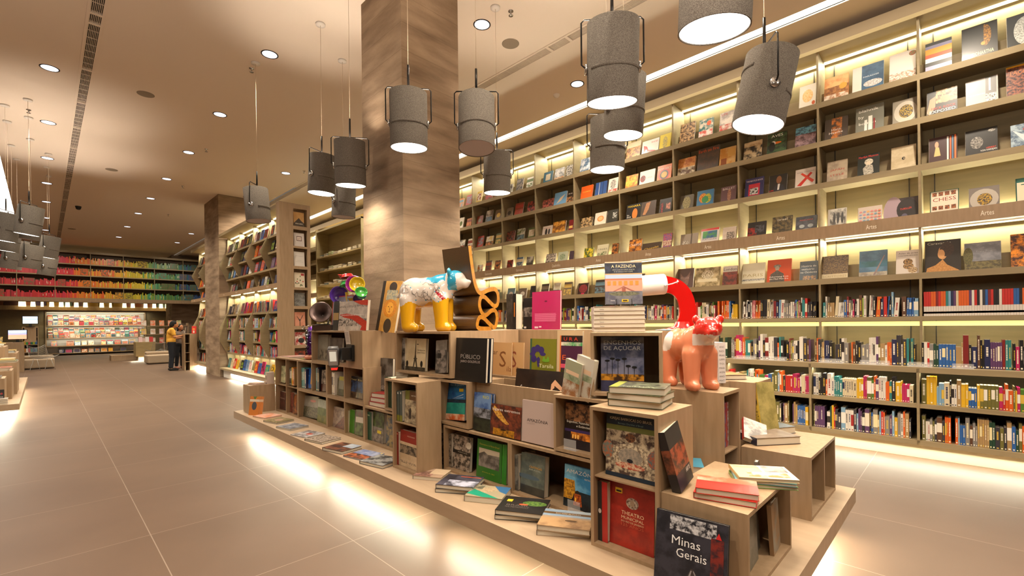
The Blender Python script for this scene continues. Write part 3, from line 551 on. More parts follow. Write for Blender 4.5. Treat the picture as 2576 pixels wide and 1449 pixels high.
 (2, R3): [(1709, 1742, 494, 'book with a seated stone figure', '5A5240', [('e', .5, .5, .3, .42, 'A89A60', '6A6238')]), (1751, 1793, 482, 'blue book with a rainbow heart', '3A7AA8', [('e', .38, .55, .25, .28, 'D83A2A', 'E8C02A'), ('e', .65, .5, .22, .28, '4AA84A', 'E8C02A'), ('e', .5, .45, .2, .2, '3A9A5A')]), (1812, 1850, 472, 'mauve ballet book with a dancer', '6A4A50', [('e', .55, .45, .12, .38, 'B88A70', '8A5A4A'), T('BALLET', .8, .13, 'E0D4D0', .8)])],
 (2, R4): [(1710, 1753, 591, 'pair of taupe books with pale emblem', '9A8C7C', [('e', .3, .4, .2, .15, 'D8D0C0', '6A5A4A'), ('r', .6, 0, .68, 1, '5A4A3C')]), (1761, 1806, 577, 'white blue and red language book', 'E0D8D0', [('r', 0, .88, 1, 1, 'C83030'), ('n', .1, .45, .9, .85, '4A9A48', '2A5A9A', 8), T('PORTUGUESE', .34, .1, '2A5AA0', .8)]), (1816, 1850, 573, 'white book with small black marks', 'D8C8B8', [ph('D8C8B8', 'E4D8CC', 10), ('n', .3, .1, .9, .7, 'D8C8B8', '2A2420', 60)])],
 (2, R5): [(1699, 1742, 677, 'taupe fashion book with a body photograph', '5A4440', [('p', [(.2, .8), (.5, .5), (.8, .85), (.7, .2), (.3, .2)], '8A6A60', '7A5A50'), T('MODA', .5, .1, 'A89088', .5)]), (1747, 1809, 675, 'cream architecture book with arches', 'C8B488', [ph('C8B488', '7A6A40', 10), ('e', .5, .65, .25, .22, 'E8DCC0', '8A7A50'), ('r', .1, .3, .9, .45, 'E0D4B0')]), (1816, 1852, 670, 'red London guide with a black and white top', '8A3A2C', [ph('8A3A2C', '4A2A24', 14), ('r', 0, .72, 1, 1, 'D8D0C8'), T('London', .78, .14, '1A1614', .9)])],
 (3, R1): [(1574, 1608, 362, 'brown café photograph book', '6A4020', [ph('6A4020', 'D89A50', 16), ('r', 0, .7, 1, 1, 'E0C8A0')]), (1613, 1655, 358, 'white book with a red high-heeled shoe', 'E8E0D4', [('p', [(.1, .7), (.3, .6), (.4, .35), (.85, .2), (.8, .12), (.35, .18), (.3, .4), (.22, .4), (.18, .1), (.14, .1)], 'C82018'), T('SHOES', .76, .1, 'C83A28', .4, .75)]), (1657, 1685, 341, 'yellow book with a grey figure', 'D8C038', [('e', .5, .5, .22, .36, '8A8270', 'D8C038')])],
 (3, R2): [(1572, 1602, 444, 'yellow orange dancer book', 'C8702A', [ph('C8702A', 'E8C040', 10)]), (1607, 1645, 433, 'white book with a small red and black motif', 'E0DACE', [('e', .22, .5, .18, .22, 'A82820', '2A2220'), T('PUMA', .45, .1, 'A8A098', .5, .6)]), (1651, 1687, 419, 'orange pop-art target book', 'D86A1A', [('e', .5, .42, .4, .36, 'C83818'), ('e', .5, .42, .3, .27, '2A1A10'), ('e', .5, .42, .2, .18, 'E0A020'), T('POP ART', .72, .12, 'F0E4D0', .9)])],
 (3, R3): [(1573, 1610, 516, 'black comic book with a yellow title', '121010', [T('MANARA', .8, .12, 'F0D020', .85), ('e', .6, .38, .18, .32, 'E08030'), T('lo', .3, .1, 'E8E8E0', .15, .15), T('dick', .18, .1, 'E8E8E0', .3, .22)]), (1612, 1647, 509, 'brown book with a reclining body', '4A3A30', [('p', [(.1, .2), (.3, .9), (.6, .95), (.5, .5), (.3, .2)], 'C89060', 'A87048')]), (1657, 1687, 502, 'black book with red handwriting', '161214', [T('seleh', .45, .16, 'C82828', .8, .3, 'c', PI/2), ('n', .55, .3, .9, .7, 'D8907A', '3A2A28', 20)])],
 (3, R4): [(1580, 1612, 604, 'brown cheese book with orange slices', '5A3220', [ph('5A3220', 'E09030', 16), T('CHEESE', .58, .14, 'E8D0C0', .9)]), (1614, 1662, 614, 'low wide dark chocolate book with gold script', '3E2C16', [T('Chocolat', .4, .2, 'D8B040', .75, .5, 'c', .12)]), (1665, 1687, 588, 'tall narrow book of many small colour pictures', '3A2A24', [ph('C84A30', '2A5AA0', 60), ('n', 0, .3, 1, .6, 'E0D0B8', '8A3020', 60)])],
 (3, R5): [(1590, 1618, 690, 'brown book with two pale columns behind the lamp', '4A3A28', [('r', .3, .5, .4, .95, 'C8B898'), ('r', .5, .3, .6, .9, 'C8B898')])],
 (4, R1): [(1457, 1484, 402, 'blue building photograph book', '4A6A88', [ph('4A6A88', 'D8DCE0', 10)])],
 (4, R2): [(1459, 1488, 471, 'bright orange book', 'D85A18', [T('COISAS', .55, .08, 'F0D060', .7)]), (1495, 1524, 461, 'three navy and blue standing spines', '2A4A80', [('r', .33, 0, .36, 1, 'D8D8D8'), ('r', .66, 0, .69, 1, '101830')]), (1528, 1552, 451, 'white book with a black and red drawn face', 'DDD4C8', [('e', .5, .6, .3, .3, '2A2422', 'DDD4C8'), ('n', 0, 0, 1, .3, 'C83A2A', 'DDD4C8', 14)])],
 (4, R3): [(1460, 1488, 550, 'dark book with a cluster of pale fruit', '3A2E20', [ph('3A2E20', 'C8A878', 20)]), (1494, 1523, 537, 'white book with a round orange plate', 'E0D4C0', [('e', .5, .55, .28, .2, 'D88A48'), ('e', .5, .55, .2, .14, 'E8B880')]), (1526, 1552, 530, 'plain charcoal book with a thin white drawing', '34342C', [('n', .5, .4, .9, .8, '34342C', 'C8C8C0', 30)])],
 (4, R4): [(1467, 1490, 625, 'dark green spotted book', '1E4A2A', [ph('1E4A2A', 'E0C83A', 14)]), (1499, 1527, 617, 'cream tree book with grey title', 'D0C8A8', [T('TREES', .62, .12, '6A6858', .85), ('n', .1, .1, .9, .5, '5A6A3A', 'D0C8A8', 20)]), (1537, 1553, 613, 'dark book with warm lights', '2A1E16', [ph('2A1E16', 'B87030', 20)])],
 (4, R5): [(1452, 1478, 713, 'dark book with a bunch of red flowers', '3A2420', [('e', .5, .55, .4, .35, 'A83A40', '5A2A28'), ('r', .35, .05, .65, .2, 'C82858')])],
 (5, R1): [(1365, 1388, 436, 'blue book with a pale stone block', '2E5E70', [('r', .25, .3, .75, .8, 'C8B898')]), (1393, 1417, 427, 'white snowy landscape book', 'E0DCD4', [ph('E0DCD4', '8A8A88', 10), ('n', .0, 0, 1, .3, 'B87030', 'E0D0B0', 10)]), (1422, 1438, 418, 'white book with black line drawings', 'DDD4C4', [ph('DDD4C4', '2A2622', 40)])],
 (5, R2): [(1363, 1391, 505, 'dark red wine-table book', '3A1A1C', [ph('3A1A1C', 'B86050', 20)]), (1392, 1422, 487, 'blue book with a diving figure', '6A9AC0', [('p', [(.2, .2), (.5, .6), (.9, .8), (.6, .4)], 'D8C0A0')]), (1424, 1440, 486, 'black and brown drummer book', '2A2018', [T('BOB', .84, .1, 'E8E0D0', .6), ph('2A2018', 'C88A50', 14, 0, 0, 1, .6)])],
 (5, R3): [(1363, 1387, 571, 'white book with two dark figures and a red line', 'D8CCC0', [('e', .4, .4, .12, .35, '2A2626'), ('e', .7, .4, .1, .3, '3A3636'), T('Amberlin', .75, .08, 'C83A3A', .7)]), (1388, 1420, 560, 'warm brown book with a golden theatre interior', '7A4A1E', [ph('7A4A1E', 'E0A040', 10)]), (1429, 1440, 554, 'small dark red book', '7A1E22', [('r', .1, .3, .9, .5, 'D8B060')])],
 (5, R4): [(1371, 1395, 640, 'white comic book with drawn faces', 'D8CCBC', [ph('D8CCBC', '3A3634', 24)]), (1401, 1424, 635, 'pale green leaf book', 'B8C0A8', [('e', .5, .6, .3, .25, '5A7A50', 'B8C0A8')]), (1430, 1441, 632, 'brown book with an orange foot', '4A3A48', [('r', 0, 0, 1, .3, 'C87820')])],
}
DG = 'books shown cover-out on the long bookcase'
def wall_book(i, row, px0, px1, pt, desc, base, ops, k):
    xx = XU+.055; y0 = at_x(px0, pt, xx).y; y1 = at_x(px1, pt, xx).y; zt = at_x(px0, pt, xx+.05).z
    z = row-.0245 if row != R4 else row-.0595; w = max(.1, y0-y1); h = max(.18, (zt-z)*1.01)
    side = 'left' if px0 < 1e9 else ''
    lab = f'{desc}, {ROWN[row]}, {bayname(i)} bay'
    return book(lab, (xx-.005, y0, z), w, h, rnd.uniform(.02, .035), base, ops, lean=R(13), group=DG, spine=rnd.choice([base, '2A2622', 'C8C0B0']))
used = set()
for (i, row), L in SP.items():
    for k, (a, b, pt, desc, base, ops) in enumerate(L): wall_book(i, row, a, b, pt, desc, base, ops, k)
rc = ['C8B898', '8A3A24', '3A5A78', 'D8D0C0', '5A6A34', '2A2622', 'C87A38', '7A6A58', 'A83A30', '4A4038', 'D8B860', '6A8A98']
kinds = ['round pale mark', 'photograph panel', 'dark picture', 'band of colour', 'two-tone landscape']
cn = {'C8B898': 'sand', '8A3A24': 'rust', '3A5A78': 'slate blue', 'D8D0C0': 'off-white', '5A6A34': 'moss green', '2A2622': 'black', 'C87A38': 'amber', '7A6A58': 'taupe', 'A83A30': 'red', '4A4038': 'dark brown', 'D8B860': 'straw yellow', '6A8A98': 'grey blue'}
for i in list(range(4, 13)):
    for row in (R1, R2, R3, R4, R5):
        if (i, row) in SP and row != R5: continue
        have = len(SP.get((i, row), []))
        y1 = Y0+BW*(i+1)-.07; k = 0
        if i == 4 and row == R5: y1 = Y0+BW*5-.42
        if i == 4 and row == R1: y1 = Y0+BW*5-.4
        while y1 > Y0+BW*i+.16 and k < 4:
            w = rnd.uniform(.17, .25); h = rnd.uniform(.24, .33); c = rnd.choice(rc); c2 = rnd.choice([q for q in rc if q != c]); kk = rnd.randrange(5)
            ops = [[('e', .5, .5, .28, .2, c2)], [('n', .1, .25, .9, .85, c2, rnd.choice(rc), 20)], [ph(c, '1E1A18', 18)], [('r', 0, .6, 1, .85, c2), ('n', 0, 0, 1, .5, c, c2, 20)], [('n', 0, .5, 1, 1, c, 'D8D4C8', 8), ('n', 0, 0, 1, .5, c2, '3A3A28', 14)]][kk]
            if y1-w < Y0+BW*i+.02: w = max(.1, y1-Y0-BW*i-.02)
            book(f'{cn[c]} book with a {kinds[kk]}, {ordn(k)} from left, {ROWN[row]}, {bayname(i)} bay', (XU+.05, y1, row-.0245-(.035 if row == R4 else 0)), w, h, .025, c, ops, lean=R(13), group=DG)
            y1 -= w+rnd.uniform(.07, .14); k += 1
# ------------------------------------------------------------ spines on the long bookcase
SG = 'upright books showing their spines on the long bookcase'
cols_mixed = ['white']*5+['cream', 'black', 'black', 'charcoal', 'red', 'orange', 'yellow', 'green', 'blue', 'navy', 'pink', 'purple', 'teal', 'grey', 'tan', 'brown', 'dark red', 'lime', 'light blue', 'magenta']
cols_dark = ['black']*4+['charcoal']*3+['dark red']*2+['red', 'navy', 'brown', 'grey', 'grey', 'white', 'white', 'tan', 'purple', 'dark green', 'teal', 'orange', 'magenta', 'olive', 'blue']
cols_bright = ['orange', 'orange', 'red', 'yellow', 'yellow', 'green', 'blue', 'magenta', 'teal', 'black', 'black', 'white', 'white', 'cream', 'purple', 'olive', 'light blue', 'charcoal', 'tan']
cols_low = ['white', 'white', 'cream', 'black', 'charcoal', 'charcoal', 'brown', 'grey', 'orange', 'blue', 'dark green', 'purple', 'yellow', 'red', 'light blue', 'tan', 'olive']
ROWS = [(S1, XU+.03, cols_mixed, .24, 'spine shelf at eye height', [-1, 0, 1, 2]), (S2, XL+.16, cols_dark, .27, 'wide ledge shelf', [-1, 0, 1]), (S3, XL+.06, cols_bright, .235, 'shelf above the lowest', [-1, 0]), (S4, XL+.05, cols_low, .25, 'lowest shelf', [-1, 0])]
rest = MB(); nspine = 0
adj = lambda h, hh: 'tall' if h > hh*1.08 else ('short' if h < hh*.9 else 'mid-height')
for z, x, cols, hh, rn, ind in ROWS:
    for i in range(-1, 13):
        yl_, yr_ = Y0+BW*(i+1)-.025, Y0+BW*i+.02; y = yl_; k = 0; last = None; run = 0
        M0 = lambda y_, ln=0: Matrix.Translation((x, y_, z)) @ Matrix.Rotation(-PI/2, 4, 'Z') @ Matrix.Rotation(ln, 4, 'Y')
        uniform = (i == -1 and z == S1)
        if uniform:
            seq = 'red red red orange orange dark_red red orange orange teal light_blue navy purple cream orange orange orange orange purple white red black white charcoal blue dark_red red black black white red red red red blue blue black orange magenta light_blue light_blue teal red red red magenta brown navy blue'.split()
        while y > yr_+.015:
            if uniform:
                if k >= len(seq): break
                c = seq[k].replace('_', ' '); t = .0202; h = .285; d = .2; lab = [(.0, .4, 'E0D8D0'), (.1, .18, PAL[c]), (.42, .95, PAL[c])]; ln = 0
            else:
                if run and last and rnd.random() < .93: c, t, h, d = last; run -= 1
                else:
                    c = rnd.choice(cols); t = rnd.choice([.012, .016, .02, .02, .026, .032, .042]); h = hh*rnd.uniform(.8, 1.16)*(1.12 if rnd.random() < .1 else 1); d = rnd.uniform(.16, .21)
                    run = rnd.choice([0, 0, 0, 0, 1, 2, 4]) if t < .03 else 0; last = (c, t, h, d)
                lab = None; ln = 0
                if i not in (-1,) and z == S1 and rnd.random() < .5: ln = R(rnd.uniform(0, 5))
            if y-t < yr_: break
            if i in ind and nspine < 300:
                mb = MB(); spine_geo(mb, 0, 0, 0, t, h, d, PAL[c], rnd, None, lab)
                o = mb.obj('book', ink, None, (x, y, z), (0, ln, -PI/2)); nspine += 1; BOOKS.append((o, mb, None, None, (t, h, d)))
                if uniform: tag(o, f'slim {c} book with pale lower spine, {ordn(k)} from left, colourful series, nearest bay', 'book', SG)
                else: tag(o, f'{adj(h, hh)} {"slim " if t < .015 else ("thick " if t > .035 else "")}{c} spine, {ordn(k)} book from left, {rn}, {bayname(i)} bay', 'book', SG)
            else:
                spine_geo(rest, 0, 0, 0, t, h, d, PAL[c], rnd, M0(y, ln), lab)
            y -= t+.0012+(h*math.sin(ln)*.12)
            k += 1
            if not uniform and rnd.random() < .035: y -= rnd.uniform(.01, .05)
# acrylic stands on the ledge shelf
for k, (a, b) in enumerate(((1850, 1900), (1915, 1978), (2062, 2122), (2162, 2238), (2283, 2345), (2395, 2450))):
    y0, y1 = at_x(a, 905, XL+.08).y, at_x(b, 905, XL+.08).y
    q = MB(); q.box(0, y1-y0, 0, .11, 0, .003); q.box(0, y1-y0, .003, .004, 0, .03); q.box(.10, y1-y0, .003, .104, 0, .05)
    tag(q.obj('acrylic_tray', glass, None, (XL+.01, y0, S2+.0005)), f'clear acrylic tray on the ledge shelf, {ordn(k)} from the left', 'tray', 'clear trays on the ledge shelf')
# ============================================================ ISLAND
L0, L1, L2, L3 = .30, .695, 1.09, 1.485
PX0, PX1, PY0, PY1 = 1.96, 4.2, .589, 7.7
o = thing('display_plinth', (3.05, 4.1, 0), 'long low wooden plinth with glowing underside carrying all the book cubes', 'plinth')
def around(x0, y0, z0, x1, y1, z1):
    q = MB(); a, b, c, d = 2.845-3.05, 4.495-4.1, 3.67-3.05, 5.425-4.1
    q.box(x0, y0, z0, x1, b, z1, skip='b'); q.box(x0, d, z0, x1, y1, z1, skip='f'); q.box(x0, b, z0, a, d, z1, skip='fb'); q.box(c, b, z0, x1, d, z1, skip='fb'); return q
around(PX0-3.05, PY0-4.1, .2, PX1-3.05, PY1-4.1, .30).obj('platform', plinthm, o)
around(PX0-3.05+.32, PY0-4.1+.32, 0, PX1-3.05-.32, PY1-4.1-.32, .2).obj('recessed_base', mat('plinth_base', 'C8B898', rough=.8), o)
TH = .02
def cube(label, x0, y0, z0, x1, y1, z1, face='W', div=(), shelf=(), closed=False, rot=0, thin=False, group='open wooden book cubes of the island', name='display_cube'):
    """open box; face W opens to -x, S opens to -y, U opens upward"""
    c = ((x0+x1)/2, (y0+y1)/2, z0); o = thing(name, c, label, 'display cube', group, rot)
    X0, X1, Y0_, Y1_ = x0-c[0], x1-c[0], y0-c[1], y1-c[1]; Z = z1-z0-.001; t = TH; q = MB()
    if closed: q.box(X0, Y0_, 0, X1, Y1_, Z)
    elif face == 'U':
        q.box(X0, Y0_, 0, X1, Y1_, t); q.box(X0, Y0_, t, X0+t, Y1_, Z); q.box(X1-t, Y0_, t, X1, Y1_, Z); q.box(X0+t, Y0_, t, X1-t, Y0_+t, Z); q.box(X0+t, Y1_-t, t, X1-t, Y1_, Z)
    else:
        q.box(X0, Y0_, 0, X1, Y1_, t); q.box(X0, Y0_, Z-t, X1, Y1_, Z)
        if face == 'W': q.box(X0, Y0_, t, X1, Y0_+t, Z-t); q.box(X0, Y1_-t, t, X1, Y1_, Z-t); q.box(X1-t, Y0_+t, t, X1, Y1_-t, Z-t)
        else: q.box(X0, Y0_, t, X0+t, Y1_, Z-t); q.box(X1-t, Y0_, t, X1, Y1_, Z-t); q.box(X0+t, Y1_-t, t, X1-t, Y1_, Z-t)
    q.obj('body', wood, o)
    for d in div:
        if face == 'W': MB().box(X0+.002, d-c[1]-t/2, t, X1-t, d-c[1]+t/2, Z-t).obj('divider', wood, o)
        else: MB().box(d-c[0]-t/2, Y0_+.002, t, d-c[0]+t/2, Y1_-t, Z-t).obj('divider', wood, o)
    for s in shelf:
        if face == 'W': MB().box(X0+.012, Y0_+t, s-z0-.008, X1-t, Y1_-t, s-z0).obj('shelf', wood, o)
        else: MB().box(X0+t, Y0_+.012, s-z0-.008, X1-t, Y1_-t, s-z0).obj('shelf', wood, o)
    return o
e = .0015
cube('tall two-tier cube near the corner holding the baroque church and red theatre books', 2.15, 1.10, L0, 2.56, 1.51, L2-.01, shelf=(L1,))
cube('low cube at the near end carrying the red books and opening to the end', 2.17, .69, L0, 2.87, 1.10-e, L1, 'S')
cube('cube under the salmon bear, open towards the end, with blue magazines', 3.02, 1.10, L0, 3.325, 1.6, L2, 'S', shelf=(L1,))
cube('low cube at the right end corner carrying two plastic-wrapped painting books', 3.33, .69, L0, 4.07, 1.10-e, L1, 'S', div=(3.72,))
cube('small closed block between the corner cube and the bear cube', 2.58, 1.115, L0, 3.0, 1.53, L0+.30, closed=True)
cube('closed block behind the golden wrapped book', 3.68, 1.11, L0, 4.07, 1.55, L2, closed=True)
cube('low cube with the black and white stadium book and the green book', 2.4, 2.40, L0, 2.8, 3.20, L1-.008)
cube('low cube with the grey caatinga book and the blue candle book', 2.4, 1.56, L0, 2.8, 2.40-e, L1-.008)
cube('small cube holding the blue bay book, over the stadium book cube', 2.4, 2.87, L1, 2.8, 3.27, L2-.015)
cube('open-topped trough whose front board stands behind the white Amazon book', 2.49, 1.99, L1, 2.81, 2.87-e, L2-.015, 'U')
cube('small cube holding the dark farmhouse night book, left of the tall two-tier cube', 2.4, 1.57, L1, 2.8, 1.98, L2-.02)
ang = math.atan2(-.376, .183)+PI/2
cube('turned cube holding the dark blue palm tree book, under the stack of white boxes', 2.49, 1.36, L2, 2.87, 1.79, L3, 'W', rot=ang)
cube('cube under the yellow-legged bear, with the tower and old city books', 2.4, 3.09, L2, 2.86, 3.95, L3)
cube('closed block behind the bear cube, carrying the folded chair', 2.862, 3.12, L2, 3.26, 3.62, L3, closed=True)
cube('tall narrow two-tier cube standing forward, with grey-green spines above red ones', 2.14, 3.20+e, L0, 2.38, 3.59, L2-.02, shelf=(L1+.01,))
cube('low cube with green garden books beside the narrow two-tier cube', 2.4, 3.60, L0, 2.8, 4.6-e, L1-.01)
cube('slim upper cube with a dark green book, under the stack of white discs', 2.4, 3.62, L1, 2.8, 4.17, 1.01)
cube('two-by-two block of cubes at the far left end of the island', 2.4, 6.43+e, L0, 2.8, 7.28, L2, div=(6.86,), shelf=(L1,))
cube('wide low cube with the grey tree book and the green valley book', 2.4, 5.52+e, L0, 2.8, 6.43, L1)
cube('low two-part cube with the case study book and the lime green book', 2.4, 4.6, L0, 2.8, 5.52, L1, div=(5.06,))
cube('two-part cube with the blue books and the dark photo book', 2.4, 5.52+e, L1, 2.8, 6.43, L2, div=(5.97,))
cube('two-part cube with white spines and the night bay book, below the scanner', 2.4, 4.6, L1, 2.8, 5.52, L2, div=(5.06,))
c0 = cube('top cube with the price scanner fixed to its side, two grey books inside', 2.4, 4.98, L2, 2.84, 5.96, L3)
cube('closed top block of wood carrying the sun-face book, against the column', 2.4, 4.62, L2, 2.84, 4.98-e, L3, closed=True)
cube('small closed block at the far end of the plinth with papers on top', 2.06, 7.29, L0, 2.4, 7.6, L1, closed=True)
cube('closed block carrying the palm leaf and letter books behind the trough', 2.83, 2.5, L0, 3.28, 3.62, L2, closed=True)
cube('closed back block carrying the magenta book', 3.28+e, 2.46, L0, 3.75, 3.62, L3, closed=True)
cube('closed back block under the red arched lamp', 3.5, 1.56, L0, 4.2, 1.95, L3-.01, closed=True)
cube('closed low block beside the salmon bear', 3.33, 1.29, L0, 3.675, 1.55, L2, closed=True)
# ------------------------------------------------------------ island books
IG = None
def fb(label, px0, px1, pt, x, z, t, base, ops, lean=4, rotz=-PI/2, spine=None, sp_ops=(), h=None, w=None, dx=0, roll=0, name='book', cat='book', base2=None, pyl=None, group=None, pz=None):
    """upright book facing the aisle: edges from the picture on the plane x"""
    a = at_x(px0, pyl or pt, x); b = at_x(px1, pyl or pt, x); H = h or max(.06, (at_x((px0+px1)/2 if pyl is None else px0, pt, x).z-z)/math.cos(R(lean)))
    return book(label, (x+dx, a.y, z+.0015), w or (a.y-b.y), H, t, base, ops, rotz, R(lean), roll, spine, sp_ops, group, cat, base2, name)
f1, f2, f3 = L0+TH, L1+TH, L2+TH
# tall corner cube
fb('dark blue and green baroque church ceiling book in the upper half of the tall corner cube', 1522, 1648, 1043, 2.215, L1+.001, .04, '13283A', [('r', 0, .72, 1, .8, '6A7038'), ('n', 0, .06, 1, .72, 'C8B89A', '4A3A34', 26), ('e', .5, .34, .36, .2, 'D8C8A8', '7A6A5A'), ('e', .5, .34, .24, .13, '8A8478', 'A89A88'), ('e', .5, .2, .3, .05, 'B04A38', 'D8B898'), ('e', .5, .63, .1, .07, '8A5A38', '3A2A2A'), ('e', .04, .4, .12, .14, '6A8078', 'B06A48'), ('e', .96, .36, .12, .13, '5A7070', 'B0583A'), ('e', .5, .28, .06, .03, '20242A'), T('IGREJAS BARROCAS DO BRASIL', .88, .042, 'E0E4D8', .84), T('Baroque Churches of Brazil', .82, .026, '7A9A9A', .5)], 3)
fb('red theatre book with a silver mask in the lower half of the tall corner cube', 1531, 1643, 1226, 2.215, f1, .035, 'A82A1C', [ph('A82A1C', '8A1E16', 8), ('e', .52, .72, .14, .09, 'C8BCA8', '6A4A40'), ('e', .52, .72, .05, .05, 'A89078'), ('r', .13, .84, .29, .92, 'E8C020'), ('r', .15, .855, .27, .885, '1A1A1A'), T('THEATRO', .52, .06, 'E8C8A0', .5, .53), T('MUNICIPAL', .45, .05, 'E8C8A0', .5, .53), T('DO RIO DE JANEIRO', .40, .03, 'E0B890', .5, .53), T('125 ANOS', .34, .045, 'C05A40', .5, .53)], 3)
fb('black-spined red book standing left of the red theatre book', 1503, 1527, 1212, 2.19, f1, .04, 'B02420', [('r', 0, 0, .45, 1, '2A2624'), ('e', .22, .5, .16, .04, 'C8C0B8')], 0)
# top of tall cube: pile of three
def flat(label, px, py, z, w, h, t, base, ops=(), rotz=0, group=None, base2=None, spine=None, sp_ops=(), soft=False, cat='book', name='book'):
    """flat book: near-left corner at the pixel, width along rotz"""
    p = at_z(px, py, z)
    return book(label, (p.x, p.y, z+t+.0008), w, h, t, base, ops, rotz, flat=True, group=group, base2=base2, spine=spine, sp_ops=sp_ops, soft=soft, cat=cat, name=name)
def pile(labels, c, z, w, h, t, specs, group=None):
    """books stacked flat about a centre (x, y); specs: (base, ops, rotz, spine, sp_ops)"""
    for k, (lb, (base, ops, rz, spn, so)) in enumerate(zip(labels, specs)):
        rz_ = rz; v = Vector((-w/2, -h/2, 0)); v.rotate(Matrix.Rotation(rz_, 3, 'Z'))
        book(lb, (c[0]+v.x+rnd.uniform(-.006, .006), c[1]+v.y+rnd.uniform(-.006, .006), z+t*(k+1)+.001*(k+1)), w, h, t, base, ops, rz_, flat=True, spine=spn, sp_ops=so, group=group)
forest = [ph('5A6038', '2A2C1C', 30)]
pile(['thick wrapped forest-cover book, bottom of the pile on the tall corner cube', 'middle forest-cover book, turned, in the pile on the tall corner cube', 'topmost wrapped forest book with a lime band on the tall corner cube'], (2.38, 1.32), L2-.01, .3, .25, .036,
     [('4A4E30', forest, R(-77), '33361F', ()), ('4A4A2C', forest, R(-82), '33361F', ()), ('6A6A50', [ph('6A6E58', '3A3A30', 20), ('r', 0, 0, .16, 1, '9AA048'), T('TRILHAS', .12, .12, 'B8BC9A', .6)], R(-72), '55582F', ())])
# level 2 small cube, dark farm book
fb('dark book with a lit farmhouse at night in the small cube left of the tall corner cube', 1418, 1484, 1018, 2.46, L1+TH, .03, '1C120E', [('n', 0, .6, 1, 1, '2A1810', 'A07048', 22), ('n', 0, 0, 1, .42, '1A1418', '241A20', 8), ('r', 0, .36, 1, .42, '3A2A5A'), ('n', .25, .2, 1, .36, 'F09030', '5A2A10', 16), ('r', .3, .22, .36, .31, 'FFC060'), ('r', .4, .22, .46, .31, 'FFC060'), ('r', .5, .22, .56, .31, 'FFC060'), T('Engenhos, Fazendas', .56, .05, 'E8E0D0', .85), T('e Estâncias', .48, .05, 'E8E0D0', .5, .7)], 5)
# open shelf: books before the trough board
x2 = 2.43
fb('blue mountain and sea book in front of the trough board, leftmost of the open row', 1189, 1231, 990, x2, L1, .012, '2A3A50', [ph('2A4A88', '6A8AB8', 8, 0, .55, 1, 1), ('n', 0, .3, 1, .6, '2A2A2A', '8A8E98', 18), ('n', 0, 0, 1, .35, '141812', '2C3222', 18), T('RIO', .86, .08, 'C8C84A', .35, .7)], 4)
fb('second copy of the blue mountain book directly behind the first', 1197, 1238, 990, x2+.02, L1, .014, '2A4A80', [ph('2A4A88', '6A8AB8', 8, 0, .5, 1, 1)], 4)
fb('brown and gold waterfall book between the blue mountain book and the white one', 1232, 1308, 1022, x2, L1, .022, '3A2018', [ph('3A2018', '7A3A24', 14), ('p', [(.1, .95), (.3, .8), (.5, .55), (.62, .42), (.55, .38), (.4, .45), (.2, .6), (.05, .8)], 'D8A848', 'A86A28'), ('n', .1, 0, .8, .22, 'C88A18', '5A3A10', 10), ('e', .45, .2, .1, .02, '140C08'), T('lugares extremos', .8, .09, 'E8E0D8', .9)], 5)
fb('plain mauve white square book with one black word, on the open shelf', 1311, 1393, 1012, x2, L1, .02, 'B8A49C', [T('AMAZÔNIA', .5, .075, '14100E', .64, .48), T('COLEÇÃO', .44, .04, 'A08C84', .25, .28)], 3)
# Rio de Janeiro cube
fb('tall bright blue bay book leaning sideways in the small cube above the stadium book', 1120, 1168, 966, 2.46, L1+TH, .03, '1C5A98', [ph('1A4A88', '2A78B8', 6, 0, .5, 1, 1), ('n', 0, .44, 1, .54, '101C2A', '22384A', 14), ('n', 0, .14, 1, .45, '1A7A70', '2A9A88', 8), ('n', 0, 0, 1, .16, 'D8B898', 'C05A28', 10), ('r', .66, .74, .88, .82, 'E0C020'), T('Rio de Janeiro', .9, .055, 'B8D0E8', .7, .55), ('p', [(.3, .55), (.9, .68), (.88, .66)], 'D8E4F0'), ('p', [(.3, .55), (.9, .6), (.88, .585)], 'D8E4F0')], 8, roll=R(-5))
# lower cubes
fb('black and white stadium crowd book in the low cube, front of its group', 1134, 1180, 1098, 2.45, f1, .03, '2A2622', [ph('2A2622', 'A89888', 26, 0, 0, 1, 1), ('r', 0, .46, 1, .56, '1A1614'), ('e', .9, .76, .14, .1, 'C8C0B0'), T('MARACANÃ', .5, .035, 'A8A090', .5, .6)], 4)
for k, dxk in enumerate((0, 1, 2)):
    fb(f'black and white stadium book spine, {ordn(k)} of the three left of the stadium cover', 1108+k*9, 1117+k*9, 1092, 2.44, f1, .2, '2E2A26', [ph('2E2A26', '8A7E70', 26)], 0)
fb('green railway book with a grey mountain photograph in the low cube', 1197, 1258, 1112, 2.44, f1, .018, '2A6A1C', [('n', .08, .3, .92, .78, '8A8076', '4A443C', 12), ('p', [(.08, .62), (.3, .7), (.45, .64), (.92, .66), (.92, .78), (.08, .78)], 'B8A890'), T('Panorama e o Novo Brasil', .86, .045, 'B8A838', .8), T('gravuras de 1850', .16, .03, 'B8A838', .5)], 4)
fb('second green book just behind the green railway book', 1259, 1272, 1120, 2.45, f1, .03, '2C7A1E', [('r', .2, 0, .3, 1, '4A9A30')], 3)
fb('grey misty landscape book with an orange title in the low cube', 1308, 1367, 1146, 2.44, f1, .05, '5A5C4C', [ph('4A5450', '6E7468', 6), ('n', 0, 0, 1, .2, '2A2C2A', '3A3A34', 8), ('e', .3, .42, .5, .06, '4A5C6A'), T('CAATINGAS', .66, .055, 'D89A20', .52, .62), T('BRASIL', .6, .04, 'A8ACA0', .5, .6)], 4)
fb('narrow grey spine left of the misty landscape book', 1290, 1303, 1144, 2.43, f1, .2, '4A4844', [ph('4A4844', '7A7870', 20)], 0)
